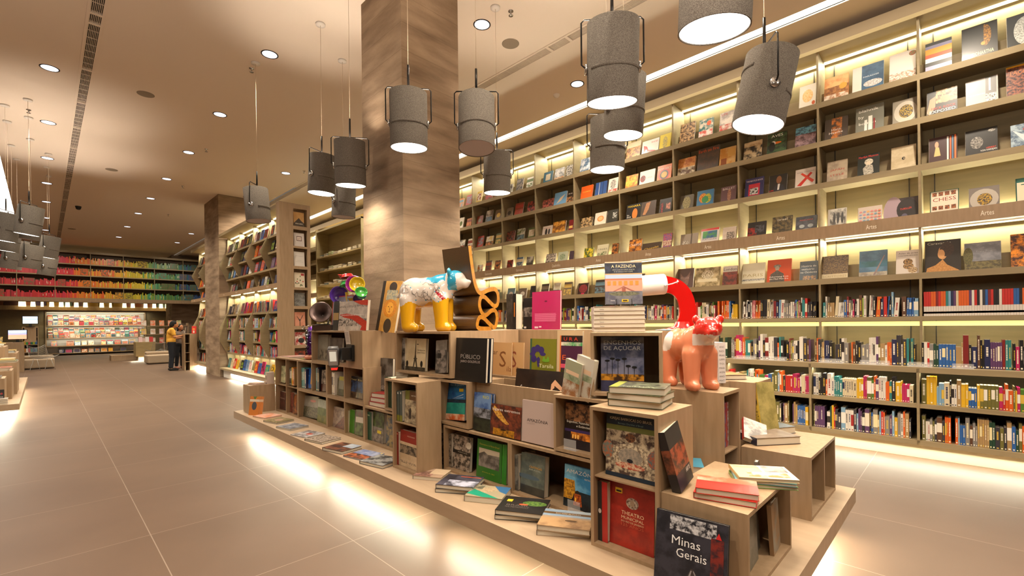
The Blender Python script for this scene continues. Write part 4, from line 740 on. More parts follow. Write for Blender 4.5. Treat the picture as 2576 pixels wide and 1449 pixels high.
fb('blue evening book with a figure by candlelight in the low cube', 1416, 1486, 1178, 2.45, f1, .02, '2A6A98', [ph('2A78A8', '7AB8D8', 5, 0, .4, 1, 1), ('n', 0, 0, 1, .42, '0E1418', '1E2A30', 12), ('p', [(0, .2), (0, .66), (.38, .66), (.42, .4), (.3, .2)], 'D89A28', '8A5A18'), ('e', .5, .36, .09, .08, '2A1A10'), ('p', [(.36, .08), (.4, .36), (.62, .36), (.68, .08)], 'C8601E', '7A3010'), ('e', .44, .22, .03, .05, 'FFC040'), T('AMAZÔNIA', .82, .09, 'E8E8E4', 1.1, .62), T('ANTIGA', .73, .04, 'E8E8E4', .25, .85)], 5)
for px, py, l in ((1413, 1120, 'clear acrylic price holder at the foot of the farmhouse night book'), (1423, 1292, 'clear acrylic price holder at the foot of the blue candle book')):
    p = at_x(px+10, py+20, 2.40); z_ = L1+TH if py < 1200 else f1
    q = MB(); q.box(0, -.05, 0, .003, .05, .07); q.box(0, -.05, 0, .04, .05, .003); tag(q.obj('price_holder', glass, None, (2.405, p.y-.03, z_+.001)), l, 'price holder')
# turned cube: palm tree book
M_ = Matrix.Translation((2.68, 1.575, 0)) @ Matrix.Rotation(ang, 4, 'Z'); p = M_ @ Vector((-.13, .16, 0))
book('dark blue palm tree dusk book inside the turned cube', (p.x, p.y, f3+.001), .265, .345, .03, '2A3048', [ph('3A4262', '7A7C96', 6, 0, .3, 1, 1), ('n', 0, .18, 1, .32, 'C88A28', '3A2410', 18), ('n', 0, 0, 1, .2, '2A2A44', '3C3C58', 10)]+[o_ for x_, y_ in ((.15, .56), (.27, .6), (.4, .58), (.55, .6), (.64, .47), (.78, .45)) for o_ in (('r', x_-.006, .28, x_+.006, y_, '1A1A20'), ('e', x_, y_, .06, .02, '14161A'))]+[T('ENGENHOS', .86, .075, 'C8CCD4', .86), T('DE AÇÚCAR', .76, .075, 'C8CCD4', .86)], ang-PI/2, R(4))
# stack of six white boxed books and the farm book standing on them
c = at_z(1545, 843, L3)
sc = (2.72, 1.60)
for k in range(6):
    o = book(f'flat white wrapped book, {["bottom", "second from the bottom", "third from the bottom", "third from the top", "second from the top", "top"][k]} of the white stack on the turned cube', (sc[0]-.11+rnd.uniform(-.003, .003), sc[1]+.19, L3+.0008+.0285*(k+1)), .34, .26, .028, 'D8CCC4', (), R(-52), flat=True, spine='DDD2CA', sp_ops=())
    a = Vector((.34, 0, 0)); q = MB(); letter(q, lambda u, v: (u, v, 0), 'Senac', .03, .008, .009, '2A2622', None, 'l'); me = q.obj('lettering', ink, o, (.02, -.001, 0.0)); me.rotation_euler = (0, 0, 0); me.location = (0.01, .004, -.0008); me.rotation_euler = (PI, 0, 0)
zt = L3+.0285*6+.002
fz = at_z(1480, 780, zt+.01)
o = book('upright book with a pink farmhouse photograph standing on the white stack', (2.66, 1.73, zt+.012), .245, .29, .022, '4A5468', [('r', 0, .97, 1, 1, 'D8B898'), ('n', 0, .72, 1, .97, '3A4258', '1E2434', 12), ('r', 0, .69, 1, .72, 'C8A878'), ('r', 0, .58, 1, .69, 'B8CCE8'), ('r', 0, .28, 1, .58, 'E0A088'), ('r', 0, .56, 1, .6, 'C87A58'), ('n', 0, 0, 1, .3, '5A5A6A', '7A7A80', 12), ('e', .5, .24, .42, .05, '7A7A60', '5A5A48')]+[('r', .06+.15*i, .44, .15+.15*i, .54, 'E0903A') for i in range(6)]+[('p', [(.5, .42), (.2, .3), (.26, .3), (.54, .42)], 'B07060'), ('p', [(.5, .42), (.8, .3), (.74, .3), (.46, .42)], 'B07060'), ('r', .45, .29, .55, .38, 'A05A48'), ('r', .44, .05, .62, .11, 'E8C020'), ('r', .47, .065, .59, .095, '2A2220'), T('A FAZENDA', .85, .075, 'E8D8A8', .66), T('SÃO LUIZ DA BOA SORTE', .79, .028, 'B8B8A0', .6), T('E O CICLO DO CAFÉ', .745, .028, 'B8B8A0', .5), T('Senac', .07, .035, 'E8E8E8', .12, .2)], R(-52), R(5))
q = MB()
for s in (0, .1): q.tube([(.07+s, -.035, -.01), (.07+s, -.03, .03), (.07+s, -.004, .032)], .002); q.tube([(.07+s, -.035, -.009), (.07+s, .05, -.009), (.07+s, .06, .12)], .002)
q.obj('wire_stand', dark, o)
# two white wrapped books leaning on the turned cube
for k, (a, b, pt, l) in enumerate(((1418, 1430, 882, 'white wrapped book with a road photograph leaning left of the turned cube, front one'), (1440, 1452, 868, 'white wrapped book leaning on the turned cube, rear one'))):
    p = at_z(a, 985-k*2, L2-.02); ob = book(l, (2.45+.0*k, 1.95-.09*k, L2-.017), .17, .245+.03*k, .035, 'C8C2B4' if k else '9A9C80', [('r', .1, .62, .9, .72, 'D8B898'), ('n', 0, 0, 1, .45, '8A5A30', 'B8B0A0', 12), ('n', 0, .45, 1, .6, '6A7A5A', 'A0A488', 12)], R(-105), R(2), R(11), spine='CFC8BE')
# cube below the bear
fb('sepia book with an iron tower silhouette in the cube under the yellow-legged bear', 1018, 1068, 852, 2.46, f3, .028, 'C4B08A', [ph('C4B08A', 'CDBB98', 6), ('p', [(.4, .12), (.47, .5), (.49, .95), (.51, .95), (.53, .5), (.62, .12), (.56, .12), (.5, .3), (.45, .12)], '3A3226'), ('r', .42, .36, .6, .39, '3A3226'), ('n', 0, 0, 1, .12, '1E1A14', '4A4030', 20), ('e', .1, .2, .06, .1, '1A1612'), ('e', .82, .22, .06, .1, '1A1612'), ('e', .6, .82, .05, .015, '3A3226'), T('Os Bailes do', .62, .045, '4A4030', .36, .78), T('Jovens Damas', .55, .045, '4A4030', .36, .78)], 4)
fb('black and white street photograph book leaning right in the cube under the yellow-legged bear', 1094, 1122, 858, 2.46, f3, .02, '8A8078', [ph('8A8078', '3A3632', 14), ('n', 0, .7, 1, 1, '9A9288', '7A746C', 8), ('r', .2, .45, .5, .6, '1A1816')], 6, roll=R(-4))
fb('white-edged grey photo book at the left of the cube under the bear', 1003, 1017, 850, 2.45, f3, .03, 'C8C0B4', [('n', .3, 0, 1, 1, '8A847C', '2A2826', 14)], 2)
# books in front of / beside: on top of the small cubes (z = L2)
z = L2-.014
p0 = at_x(1141, 950, 2.36)
fb('large black square book with grey capital lettering right of the bear cube', 1141, 1220, 851, 2.44, z, .025, '14110F', [T('PÚBLICO', .52, .1, '9A928C', .62), T('JAIRO GOLDFLUS', .43, .055, 'B8A8A0', .62)], 4)
fb('second black book directly behind the large black square one', 1146, 1230, 851, 2.475, z, .028, '1E2434', [], 4)
fb('tan book with a big brown letter S behind the black square book', 1228, 1285, 862, 2.86, L2, .012, 'C49A68', [T('S', .25, .5, '7A4A24', .28, .62), T('ila', .12, .16, '7A4A24', .2, .9), T('ar', .62, .16, '6A4A30', .2, .3), ('r', .0, .1, .14, .13, '2A1A10')], 3)
fb('second tan letter book standing right of the first, half of its S showing', 1286, 1315, 862, 2.88, L2, .012, 'C49A68', [T('S', .25, .5, '8A4A34', .5, .14), T('ila', .12, .16, '7A4A24', .45, .6)], 3)
fb('olive green book with a violet palm and pale script', 1331, 1397, 853, 2.86, L2, .02, '77761C', [('r', 0, 0, .07, 1, '3A5A3A'), ('p', [(.3, .3), (.36, .28), (.4, .5), (.34, .55), (.26, .5)], '3A2A66')]+[('e', .3+.2*math.cos(a), .6+.16*math.sin(a), .11, .045 if abs(math.sin(a)) < .5 else .09, '3A2A66') for a in (0.1, .8, 1.6, 2.4, 3.1, 3.9)]+[('e', .62, .46, .14, .04, '6A9A2A'), ('e', .55, .5, .04, .06, '6A9A2A'), ('e', .7, .5, .04, .06, '6A9A2A'), T('Tarsila', .28, .1, 'E0DCB0', .55, .64)], 3)
fb('cream-framed poster book with a purple panel and red letters', 1398, 1462, 832, 2.86, L2, .02, 'CDB088', [('r', .12, .12, 1, .9, 'D8702A'), ('r', .17, .14, 1, .9, '4A1E3C'), ('r', .17, .78, 1, .9, '2A1A14'), T('U R A', .8, .07, 'D8402A', .55, .55), ('n', .17, .7, 1, .77, '1E9A50', 'E8DCC8', 6), T('E', .42, .1, 'E0602A', .14, .3), ('r', .17, .26, 1, .34, 'D8506A'), ('r', .17, .14, 1, .22, '3A3A18')], 3)
o = fb('long dark painting book leaning in the trough, with a reclining figure', 1285, 1418, 934, 2.70, L1+TH+.001, .03, '1E1410', [ph('1E1410', '2E2018', 4), T('Goya', .62, .1, 'E8E4DC', .1, .16), ('e', .78, .66, .06, .06, '1A100C'), ('p', [(.68, .5), (.7, .78), (.76, .86), (.9, .74), (.88, .68), (.76, .76), (.74, .5)], 'D8A480'), ('e', .77, .58, .05, .1, 'D8A480'), ('e', .79, .65, .07, .08, '20120C')], 9)
# narrow forward cube
for k in range(3): fb(f'grey-green spine with a yellow foot, {ordn(k)} of three in the narrow forward cube', 991+k*7, 997+k*7, 984, 2.17, L1+.012, .19, '4A5450', [('r', 0, 0, 1, .2, '7A7A28'), ('r', .3, .9, .7, .96, 'D8D4C8')], 0)
fb('olive and sepia photo book with a seated figure in the narrow forward cube', 1017, 1047, 985, 2.18, L1+.012, .03, '5A5A2A', [('r', .35, .72, 1, 1, '5A3A1C'), ('r', 0, .72, .35, 1, '6A6A2A'), ('n', 0, 0, 1, .72, 'B8A888', '5A4A3A', 14), ('e', .45, .3, .1, .18, '2A2018'), T('SERTÃO', .84, .04, 'E0D8C0', .4, .7)], 3)
for k in range(2): fb(f'dark red spine, {ordn(k)} of two left of the red and sepia harbour book', 991+k*6, 996+k*6, 1087, 2.17, f1, .19, '7A1E1A', [('e', .5, .94, .25, .015, 'D8A878')], 0)
fb('red and sepia harbour photo book in the lower half of the narrow forward cube', 1004, 1049, 1087, 2.18, f1, .035, '8A2418', [('n', 0, 0, 1, .68, 'C8B090', 'B09878', 6), ('n', 0, .36, 1, .6, '2A221A', '8A7860', 20), ('n', .0, .1, 1, .16, '6A5A48', 'C8B090', 60), T('MOSSORÓ', .84, .035, 'D8A890', .4, .6)], 3)
flat('loose stack of blue landscape magazines on the narrow forward cube', 1007, 941, L2-.02, .2, .27, .012, 'B8B4A8', [ph('4A78A8', 'C8D4DC', 8)], R(-75), soft=True, cat='magazine', name='magazine')
flat('upper blue landscape magazine on the narrow forward cube', 1012, 938, L2-.007, .2, .27, .01, 'C8C4B8', [ph('3A6AA0', 'D0DCE4', 8)], R(-68), soft=True, cat='magazine', name='magazine')
# cube with green books
fb('dark green cloth spine in the low garden book cube', 920, 934, 1036, 2.43, f1, .2, '1E4A34', [('r', .3, .85, .7, .9, '8AA080')], 0)
fb('green garden photo book with a yellow sticker in the low cube', 935, 963, 1038, 2.44, f1, .05, '4A5230', [ph('4A5A28', '2A3018', 20), ('n', 0, 0, 1, .5, '5A5048', '8A8278', 20), ('r', .45, .3, .8, .4, 'D8C020')], 3)
fb('blue flower photo book at the right of the low garden book cube', 970, 986, 1046, 2.44, f1, .02, '3A4A5A', [ph('3A4A5A', 'A08A58', 12)], 3)
fb('dark green spine in the slim upper cube', 969, 984, 950, 2.43, L1+TH, .2, '1C3420', [('r', .1, 0, .2, 1, '3A5A30')], 0)
for k in range(3):
    pz = at_x(940, 1000, 2.5).y
    book(f'red hardback with curly lettering, {["bottom", "middle", "top"][k]} of the red pile beside the slim cube', (2.44+.008*k, 4.56-.01*k, L1-.008+.045*(k+1)), .33, .23, .044, '8A1E20', (), R(-88+4*k), flat=True, spine='9A2024', sp_ops=())
    # lettering on the long edge towards the aisle is the book's foot: a printed band
fb('black smoke-photo book standing behind the red pile', 950, 985, 902, 2.60, L1, .03, '2A2624', [ph('2A2624', '6E6A64', 8), T('GÊNESIS', .3, .08, 'D8D4CC', .6)], 2)
for k in range(4): book(f'white cased disc, {["lowest", "second", "third", "highest"][k]} of the disc stack on the slim cube', (2.43, 4.0, 1.012+.021*(k+1)), .19, .14, .02, 'C8C0A8', [ph('8A8478', 'C8C0B0', 14)], R(-90+2*k), flat=True, spine='B8B098', cat='disc case', name='disc_case')
# left blocks, upper row
def spines_in(y0, n, z, cols, x=2.43, t=.018, h=.24, what='spine', where='', d=.2):
    y = y0
    for k in range(n):
        mb = MB(); c = cols[k % len(cols)]; hh = h*rnd.uniform(.97, 1.03); spine_geo(mb, 0, 0, 0, t, hh, d, PAL.get(c, c), rnd)
        o_ = tag(mb.obj('book', ink, None, (x, y, z+.001), (0, 0, -PI/2)), f'{c if c in PAL else "patterned"} {what}, {ordn(k)} from the left {where}', 'book'); BOOKS.append((o_, mb, None, None, (t, hh, d))); y -= t+.001
    return y
yy = spines_in(6.80, 4, f2, ['dark green', 'black', 'charcoal', 'olive'], where='in the upper right cell of the far block')
spines_in(yy-.003, 3, f2, ['yellow', 'orange', 'tan'], t=.03, where='of the flame-patterned group in the far block')
fb('pale floral book standing in the upper left cell of the far block', 706, 717, 921, 2.46, f2, .03, '8A9068', [ph('8A9068', 'D8D4A8', 14)], 3)
fb('dark red brown book with small white letters in the lower left cell of the far block', 703, 717, 986, 2.45, f1, .04, '3A1C18', [ph('3A1C18', '5A3028', 20), T('BRINQUEDOS', .6, .06, 'C8B0A0', .8)], 2)
fb('dark red patterned book in the lower right cell of the far block', 724, 738, 987, 2.45, f1, .04, '4A1E1A', [ph('4A1E1A', '8A4A3A', 16)], 2)
fb('orange patterned leaning book in the lower right cell of the far block', 737, 749, 995, 2.44, f1, .03, 'A05A20', [ph('A05A20', '4A2A18', 20)], 6, roll=R(-6))
yy = spines_in(6.37, 3, f2, ['teal', 'teal', 'navy'], t=.05, h=.26, where='in the cell with the tall blue cover')
fb('bright blue cover with yellow panels leaning in the upper wide block', 767, 782, 928, 2.45, f2, .03, '1E5AA8', [('r', .1, 0, .5, .2, 'E0A020'), ('r', .0, 0, .12, .12, 'E0A020'), ('r', .88, .2, 1, .9, 'E0A020'), T('Bahia', .6, .07, 'B8D8F0', .4)], 5, roll=R(-3))
yy = spines_in(5.90, 4, f2, ['teal', 'charcoal', 'navy', 'black'], t=.022, h=.29, where='in the cell left of the dark photo book')
fb('dark photo book with a brown foot in the upper block', 802, 819, 932, 2.45, f2, .03, '3A3028', [ph('3A3028', 'A89888', 20, 0, .35, 1, 1), ('r', 0, 0, 1, .35, '4A2018')], 4, roll=R(-3))
spines_in(5.44, 3, f2, ['white', 'cream', 'white'], t=.022, h=.26, where='in the cell with the grey village book')
fb('grey green village print book in the cell below the scanner', 834, 851, 950, 2.46, f2, .03, '5A5640', [ph('5A5640', '8A8468', 12)], 3)
fb('yellow and grey cow photograph book in the cell below the scanner', 850, 862, 948, 2.45, f2, .02, '8A8A7A', [('r', 0, .8, 1, 1, 'A8A040'), ('n', 0, 0, 1, .35, '4A4A28', '2A2A1A', 12)], 5)
fb('night bay book with blue water in the right cell of the upper block', 872, 911, 948, 2.47, f2, .045, '1C2430', [ph('1C2434', '3A5A88', 8, 0, .3, 1, .8), ('n', 0, 0, 1, .3, '2A2018', '6A5038', 14), ('r', 0, .8, 1, 1, '141A22'), T('Viver Rio', .82, .09, 'D8CC90', .75, .55)], 4)
# lower row
fb('blue cover behind the grey tree book', 756, 770, 997, 2.55, f1, .03, '2A2A6A', [], 4)
fb('grey book with black tree trunks and a pink blot in the wide low cube', 762, 797, 1000, 2.46, f1, .02, '7A766C', [ph('7A766C', '8E8A80', 6), ('n', 0, 0, 1, .5, '2A2A22', '6A6850', 40), ('e', .65, .78, .2, .06, 'B86A6A')], 6, roll=R(-3))
fb('green valley painting book in the wide low cube', 797, 822, 1007, 2.45, f1, .03, '6A7048', [ph('A8B0A0', '8A9488', 6, 0, .6, 1, 1), ('n', 0, .3, 1, .65, '4A5A34', '6A7A4A', 12), ('n', 0, 0, 1, .32, '7A7A3A', '5A6030', 10)], 4)
fb('pale pink sketch book with a tilted photograph in the low two-part cube', 831, 864, 1026, 2.46, f1, .02, 'B8A490', [ph('B8A490', '8A7A70', 14), ('p', [(.3, .0), (1, .7), (1, 0)], '5A5050', '9A6A5A'), T('CASE STUDY', .85, .06, '6A5A50', .8), T('HOUSES', .77, .06, '6A5A50', .5)], 5)
fb('lime green plain book in the low two-part cube', 877, 890, 1032, 2.45, f1, .03, '3E7A18', [('r', 0, 0, .08, 1, 'D8CCA0')], 3)
fb('cream spine left of the lime green book', 871, 876, 1032, 2.44, f1, .2, 'CFC2A0', [], 0)
fb('forest photo book with a white panel leaning in the low two-part cube', 892, 911, 1034, 2.44, f1, .02, '3A3A24', [ph('3A4424', '6A7A4A', 14, 0, 0, 1, .5), ('r', 0, .5, 1, .72, 'C8C0B0'), ('n', 0, .72, 1, 1, '5A2A1C', '3A3A20', 14)], 6, roll=R(-3))
# top cube
fb('pale grey town print book in the top cube behind the scanner', 798, 824, 842, 2.47, f3, .04, '7A7668', [('n', .1, .05, .9, .4, '8A8270', '4A4438', 16), ph('7A7668', '8A8678', 6, .1, .45, .9, .9)], 2)
fb('wrapped dark brown book in the top cube behind the scanner', 828, 858, 850, 2.45, f3, .03, '3A322C', [ph('3A322C', '5E544C', 8)], 3)
# on the top cube
zc = L3
fb('white book with sweeping red paint strokes on the top cube', 849, 920, 757, 2.45, zc, .03, 'C8BCB0', [ph('C8BCB0', 'A89E94', 12), ('n', 0, .15, 1, .4, 'C0B4A8', '5A524C', 30), ('n', 0, .78, 1, .86, 'C0B4A8', '6A625C', 60), ('p', [(.02, .55), (.3, .58), (.7, .5), (1, .3), (1, 0), (.8, .02), (.85, .15), (.5, .38), (.2, .45)], 'B02A1C', 'C04028'), ('p', [(.5, 1), (.75, .86), (1, .82), (1, 1)], 'B02A1C', 'C84A30'), ('r', 0, 0, .01, 1, '2A2622'), T('ARQUITETURA & DESENHO', .5, .045, 'F0E4DC', .8, .5)], 5)
fb('dark spined wrapped book left of the red stroke book', 836, 849, 758, 2.47, zc, .03, '3A3A38', [('r', 0, .35, 1, .6, 'A88A58')], 4)
fb('grey blue book with a red border standing behind the red stroke book', 832, 884, 744, 2.62, zc, .03, 'A83A40', [('r', .04, 0, .96, .97, '8A9098'), T('CELSO', .82, .05, 'B0A8B0', .4)], 4)
fb('tall golden book with a sun face and a black spine strip', 943, 990, 703, 2.62, zc, .03, 'C08A3A', [ph('C08A3A', 'D0A050', 5), ('r', 0, 0, .16, 1, '241A12'), ('e', .58, .88, .2, .1, '3A2E22'), ('e', .58, .12, .2, .14, '3A2E22'), ('n', .3, .62, .86, .82, 'C8B890', '8A9088', 30), ('e', .58, .46, .36, .18, 'E09020', 'C07A20'), ('e', .58, .46, .19, .12, 'E8A83A'), ('e', .58, .44, .015, .04, '8A5010'), ('e', .5, .49, .035, .008, '5A3A10'), ('e', .66, .49, .035, .008, '5A3A10'), ('e', .58, .39, .06, .008, 'A04A1A')], 9, roll=R(4))
# corner: red books etc on the low end cube (z = L1)
def onz(px, py, z): return at_z(px, py, z)
cov = lambda: [('r', .5, .45, 1, 1, 'A8604A'), ph('C02A1E', 'B02418', 5, 0, 0, .5, 1), T('ALEGORIAS', .2, .07, '8A1E14', .5, .5, 'c', PI/2)]
pile(['lower red paperback on the low end cube', 'upper red paperback on the low end cube'], tuple(at_z(1828, 1248, L1))[:2], L1, .27, .2, .028, [('B82A1E', cov(), R(-76), '8A1E16', ()), ('C02E20', [ph('C02A1E', 'B82618', 5), ('n', .0, .62, 1, 1, 'B8A088', 'C85A3A', 5), T('COZINHA', .5, .1, '8A1E14', .5, .45)], R(-70), '9A2018', ())])
fa, fb_ = at_z(1714, 1243, L1), at_z(1772, 1193, L1)
book('tall dark wrapped book with a red-brown frieze painting leaning on the tall corner cube', (fa.x, fa.y, L1+.005), .19, .31, .045, '2A2826', [('n', 0, .28, 1, .7, '9A4A2C', '3A2418', 18), ('n', 0, 0, 1, .28, '201C24', '302A34', 6), T('ARTE', .18, .07, 'D8D4CC', .3, .8)], math.atan2(fb_.y-fa.y, fb_.x-fa.x), R(12), R(-9), spine='1E1C1E', sp_ops=[('n', 0, .3, 1, .7, '8A4A30', '3A2418', 18)])
pile(['green paperback, bottom of the open-leafed pile', 'blue green paperback in the middle of the open-leafed pile', 'cream picture book with curling pages on top of the pile'], tuple(at_z(1915, 1212, L1))[:2], L1, .28, .22, .017, [('7A9A4A', (), R(-60), '8AAA50', ()), ('4A7A80', [ph('4A7A80', '6A9A9A', 6)], R(-64), '3A6A70', ()), ('D8C090', [('r', .5, 0, 1, 1, 'E0D8CC'), ('n', .55, .5, .95, .95, '5A5048', 'B8B0A4', 10), ('n', .2, .1, .9, .45, 'E0D8CC', 'D87A3A', 12), T('Gravidinhas', .8, .07, 'C88A48', .45, .28)], R(-58), 'C8A060', ())])
book('thick white box-like book with a blue and orange top, behind the leaning frieze book', (2.70, 1.33, L0+.30+.061), .22, .2, .06, 'B8AEA4', [('r', .5, 0, 1, 1, '3A8098'), ('r', .1, .4, .5, 1, 'C07A48')], R(-62), flat=True, spine='C8BEB4')
book('black cover with a railway track and white title leaning on the end cube', (2.035, 1.072, L0+.001), .325, .345, .022, '1E2028', [ph('1E2028', '34343E', 14), ('n', .2, .78, .85, .97, '1E2028', 'C8C8CC', 40), ('p', [(.36, 0), (.52, .34), (.56, .34), (.8, 0)], '3A3434'), ('p', [(.4, 0), (.52, .32), (.535, .32), (.46, 0)], '8A8688'), ('p', [(.7, 0), (.55, .32), (.565, .32), (.77, 0)], '8A8688'), ('n', .78, .2, .95, .8, '2A2028', '7A2A24', 20), ('p', [(.84, .8), (.88, .88), (.92, .8)], 'C82828'), T('Minas', .6, .115, 'E8E8E8', .4, .44), T('Gerais', .45, .115, 'E8E8E8', .42, .52)], R(-85), R(9))
book('thick blue-topped book with tan edges lying at the end of the plinth', (at_z(1915, 1352, L0).x, at_z(1915, 1352, L0).y+.1, L0+.072), .28, .24, .07, '4A7AB0', [('p', [(.1, 0), (.6, 1), (.75, 1), (.5, 0)], '7AA0C8'), ph('4A74A8', '6A98C8', 5, .6, 0, 1, .5)], R(-40), flat=True, spine='B07A40')
for k, (x_, c_, l) in enumerate(((2.22, 'D8D4CC', 'thin white card leaning in the low end cube'), (2.34, '6A6A5E', 'grey photo book standing in the low end cube'), (2.52, '5A564E', 'tall wrapped grey book standing in the low end cube'), (2.66, '9A7A58', 'brown photo book at the right of the low end cube'))):
    book(l, (x_, .72+.035*(k % 3), f1+.001), (.05, .24, .2, .16)[k], .32-.02*k, .02, c_, [ph(c_, '8A8478', 10)], R(4), R(3), R(0))
book('grey black-and-white portrait card standing between the two end cubes', (2.93, .86, L0+.001), .06, .42, .02, '6A6460', [ph('6A6460', '2A2624', 14)], R(8), R(2))
# right end cube
book('wrapped old painting book with a navy spine lettered in white, on the right end cube', (3.40, 1.02, L1+.052), .33, .25, .05, '6A5A50', [ph('6A5A50', '8A7A6C', 6), ('n', .0, .5, .4, 1, 'A8A0A0', '6A5A50', 20)], R(-38), flat=True, spine='1E2038')
book('second wrapped painting book lying behind the first on the right end cube', (3.72, 1.07, L1+.052), .30, .24, .05, '4A545C', [ph('4A545C', '6E7880', 6)], R(-30), flat=True, spine='2A3040')
book('tall golden wrapped book with a vine-patterned spine leaning on the closed block', (3.66, 1.055, L1+.004), .19, .40, .05, '7A7040', [ph('8A8048', 'B8A868', 5)], R(-20), R(10), R(3), spine='B89A38', sp_ops=[('n', .2, .05, .8, .8, 'B89A38', '3A2A14', 30)])
book('red and white book slipping sideways behind the golden one', (3.40, 1.10, L1+.05), .16, .22, .03, 'B8B0A8', [ph('B8B0A8', '7A7470', 14)], R(-60), R(60), R(20), spine='A02020')
for k in range(3): book(f'black and white lettered book in the right end cube, {ordn(k)} from the left', (3.37+.20*k, .74, f1+.001), .15, .25+.05*(k % 2), .03, '22242A', [ph('22242A', '5E625E', 12)], R(10), R(2))
yb = 1.14
for k in range(9):
    mb = MB(); c_ = ['A8A4A0', '2A3A7A', '3A4A8A', 'A8A8B8', '2A3A7A', 'B8B4B0', '6A6A8A', 'B84A3A', 'A8A4A0'][k]; mb.box(0, 0, 0, .022, .2, .3, c_, 0, '8A2A3A', 30)
    tag(mb.obj('magazine', ink, None, (3.06+.0245*k, yb+.02, L1+.002)), f'patterned magazine spine, {ordn(k)} from the left in the cube under the salmon bear', 'magazine')
mb = MB(); mb.box(0, 0, 0, .012, .2, .36, 'B8A894'); tag(mb.obj('book', ink, None, (3.043, yb-.01, L1+.002)), 'tall thin beige book at the left wall of the cube under the salmon bear', 'book')
# white lettered boxes and the dark hardback
for k in range(3):
    mb = MB(); w_ = .062; mb.box(0, 0, 0, w_, .2, .30, 'D8D0CC')
    for r_ in range(9): letter(mb, lambda a, b: (a, -.0006, b), ['ANC', 'NO.', 'FRAN', 'UPPI', 'TO.', 'MASS', 'AGN', 'ANO', 'MAT'][r_], w_/2, .012+.031*(8-r_), .014, '5A5450', w_*.7)
    tag(mb.obj('book', ink, None, (3.37+.055*k, 1.37-.035*k, L2+.001), (0, 0, R(-33))), f'white book printed all over with grey capitals, {ordn(k)} of the three right of the salmon bear', 'book')
book('dark hardback with an orange glow lying on the closed block at the right', (3.70, 1.36, L2+.037), .20, .26, .035, '3A2418', [ph('3A2418', 'D87A28', 8)], R(-45), flat=True, spine='2A1A14', sp_ops=())
# back block: magenta book and others
fb('large magenta book seen from its back cover, on the closed back block', 1337, 1408, 733, 3.36, L3, .02, 'B01E5C', [ph('B01E5C', 'A82858', 4), ('g', .1, .2, .88, .42, 9, 'D87AA0'), ('r', .1, .03, .23, .08, 'D8C0C8'), ('r', .26, .05, .35, .09, 'D8C0C8'), ('e', .5, .74, .05, .02, '6A1A3A')], 2)
fb('black photo book standing left of the magenta one', 1315, 1338, 750, 3.42, L3, .03, '161212', [('n', .05, .4, .95, .7, '3A3430', '8A8078', 14), ('r', .1, .03, .35, .09, 'C8C0B8')], 2)
fb('thick dark brown book with an orange lettered spine at the left of the back block', 1273, 1288, 740, 3.4, L3, .05, '2A241E', [ph('2A241E', '4A4238', 8)], 1)
fb('dark spine with orange vertical letters beside the thick brown book', 1289, 1297, 739, 3.4, L3, .1, '1C1814', [T('LATI BRUTZ', .5, .8, 'C8762A', None, .5)] if False else [('r', .35, .35, .65, .75, 'C8762A')], 1)
# flat books along the front of the plinth
FR = [(637, 1050, 'flat orange and pink illustrated book, farthest on the plinth edge', 'C87A50', [ph('C87A50', 'D8B0A0', 10)], .018), (664, 1062, 'flat brown flower-photo book, second farthest on the plinth edge', '5A5230', [ph('5A5230', '9A8A60', 16), ('e', .5, .5, .2, .2, 'B89080')], .02),
      (696, 1078, 'flat white book with blue branch drawings on the plinth edge', '9A9CA0', [ph('9A9CA4', '4A4E54', 14)], .022), (732, 1096, 'flat white book with a red bird on the plinth edge', 'B8B4B4', [ph('B8B4B4', '5A5658', 12), ('e', .6, .5, .16, .14, 'A84A38')], .012),
      (768, 1110, 'flat brown book with a market crowd on the plinth edge', '4A3A30', [ph('4A3A30', 'B8A898', 40)], .022), (813, 1134, 'flat brown and blue book on the plinth edge, left of the sky photo book', '3A2A26', [ph('3A2A26', '7A4A34', 12), ('n', .5, .5, 1, 1, '8A9AB0', 'B8C0C8', 6)], .03),
      (866, 1150, 'flat book with a blue sky and a lit street, on the plinth edge', '5A5A70', [ph('5A6A9A', 'A0A8C0', 5, 0, .45, 1, 1), ('n', 0, 0, 1, .45, '3A2A24', 'A85A34', 18), ('r', .88, .88, .97, .97, 'D8C040')], .014), (907, 1168, 'flat black and white cliff photo book on the plinth edge before the narrow cube', '3A3838', [ph('3A3838', '9A9A98', 10), ('e', .75, .75, .2, .2, 'B8B8B4', '6A6A68')], .028)]
for k, (px, py, l, c_, ops, t) in enumerate(FR):
    p = at_z(px, py, L0); book(l, (p.x, p.y+.02, L0+t+.001), .30, .24, t, c_, ops, R(-78), flat=True, spine=c_)
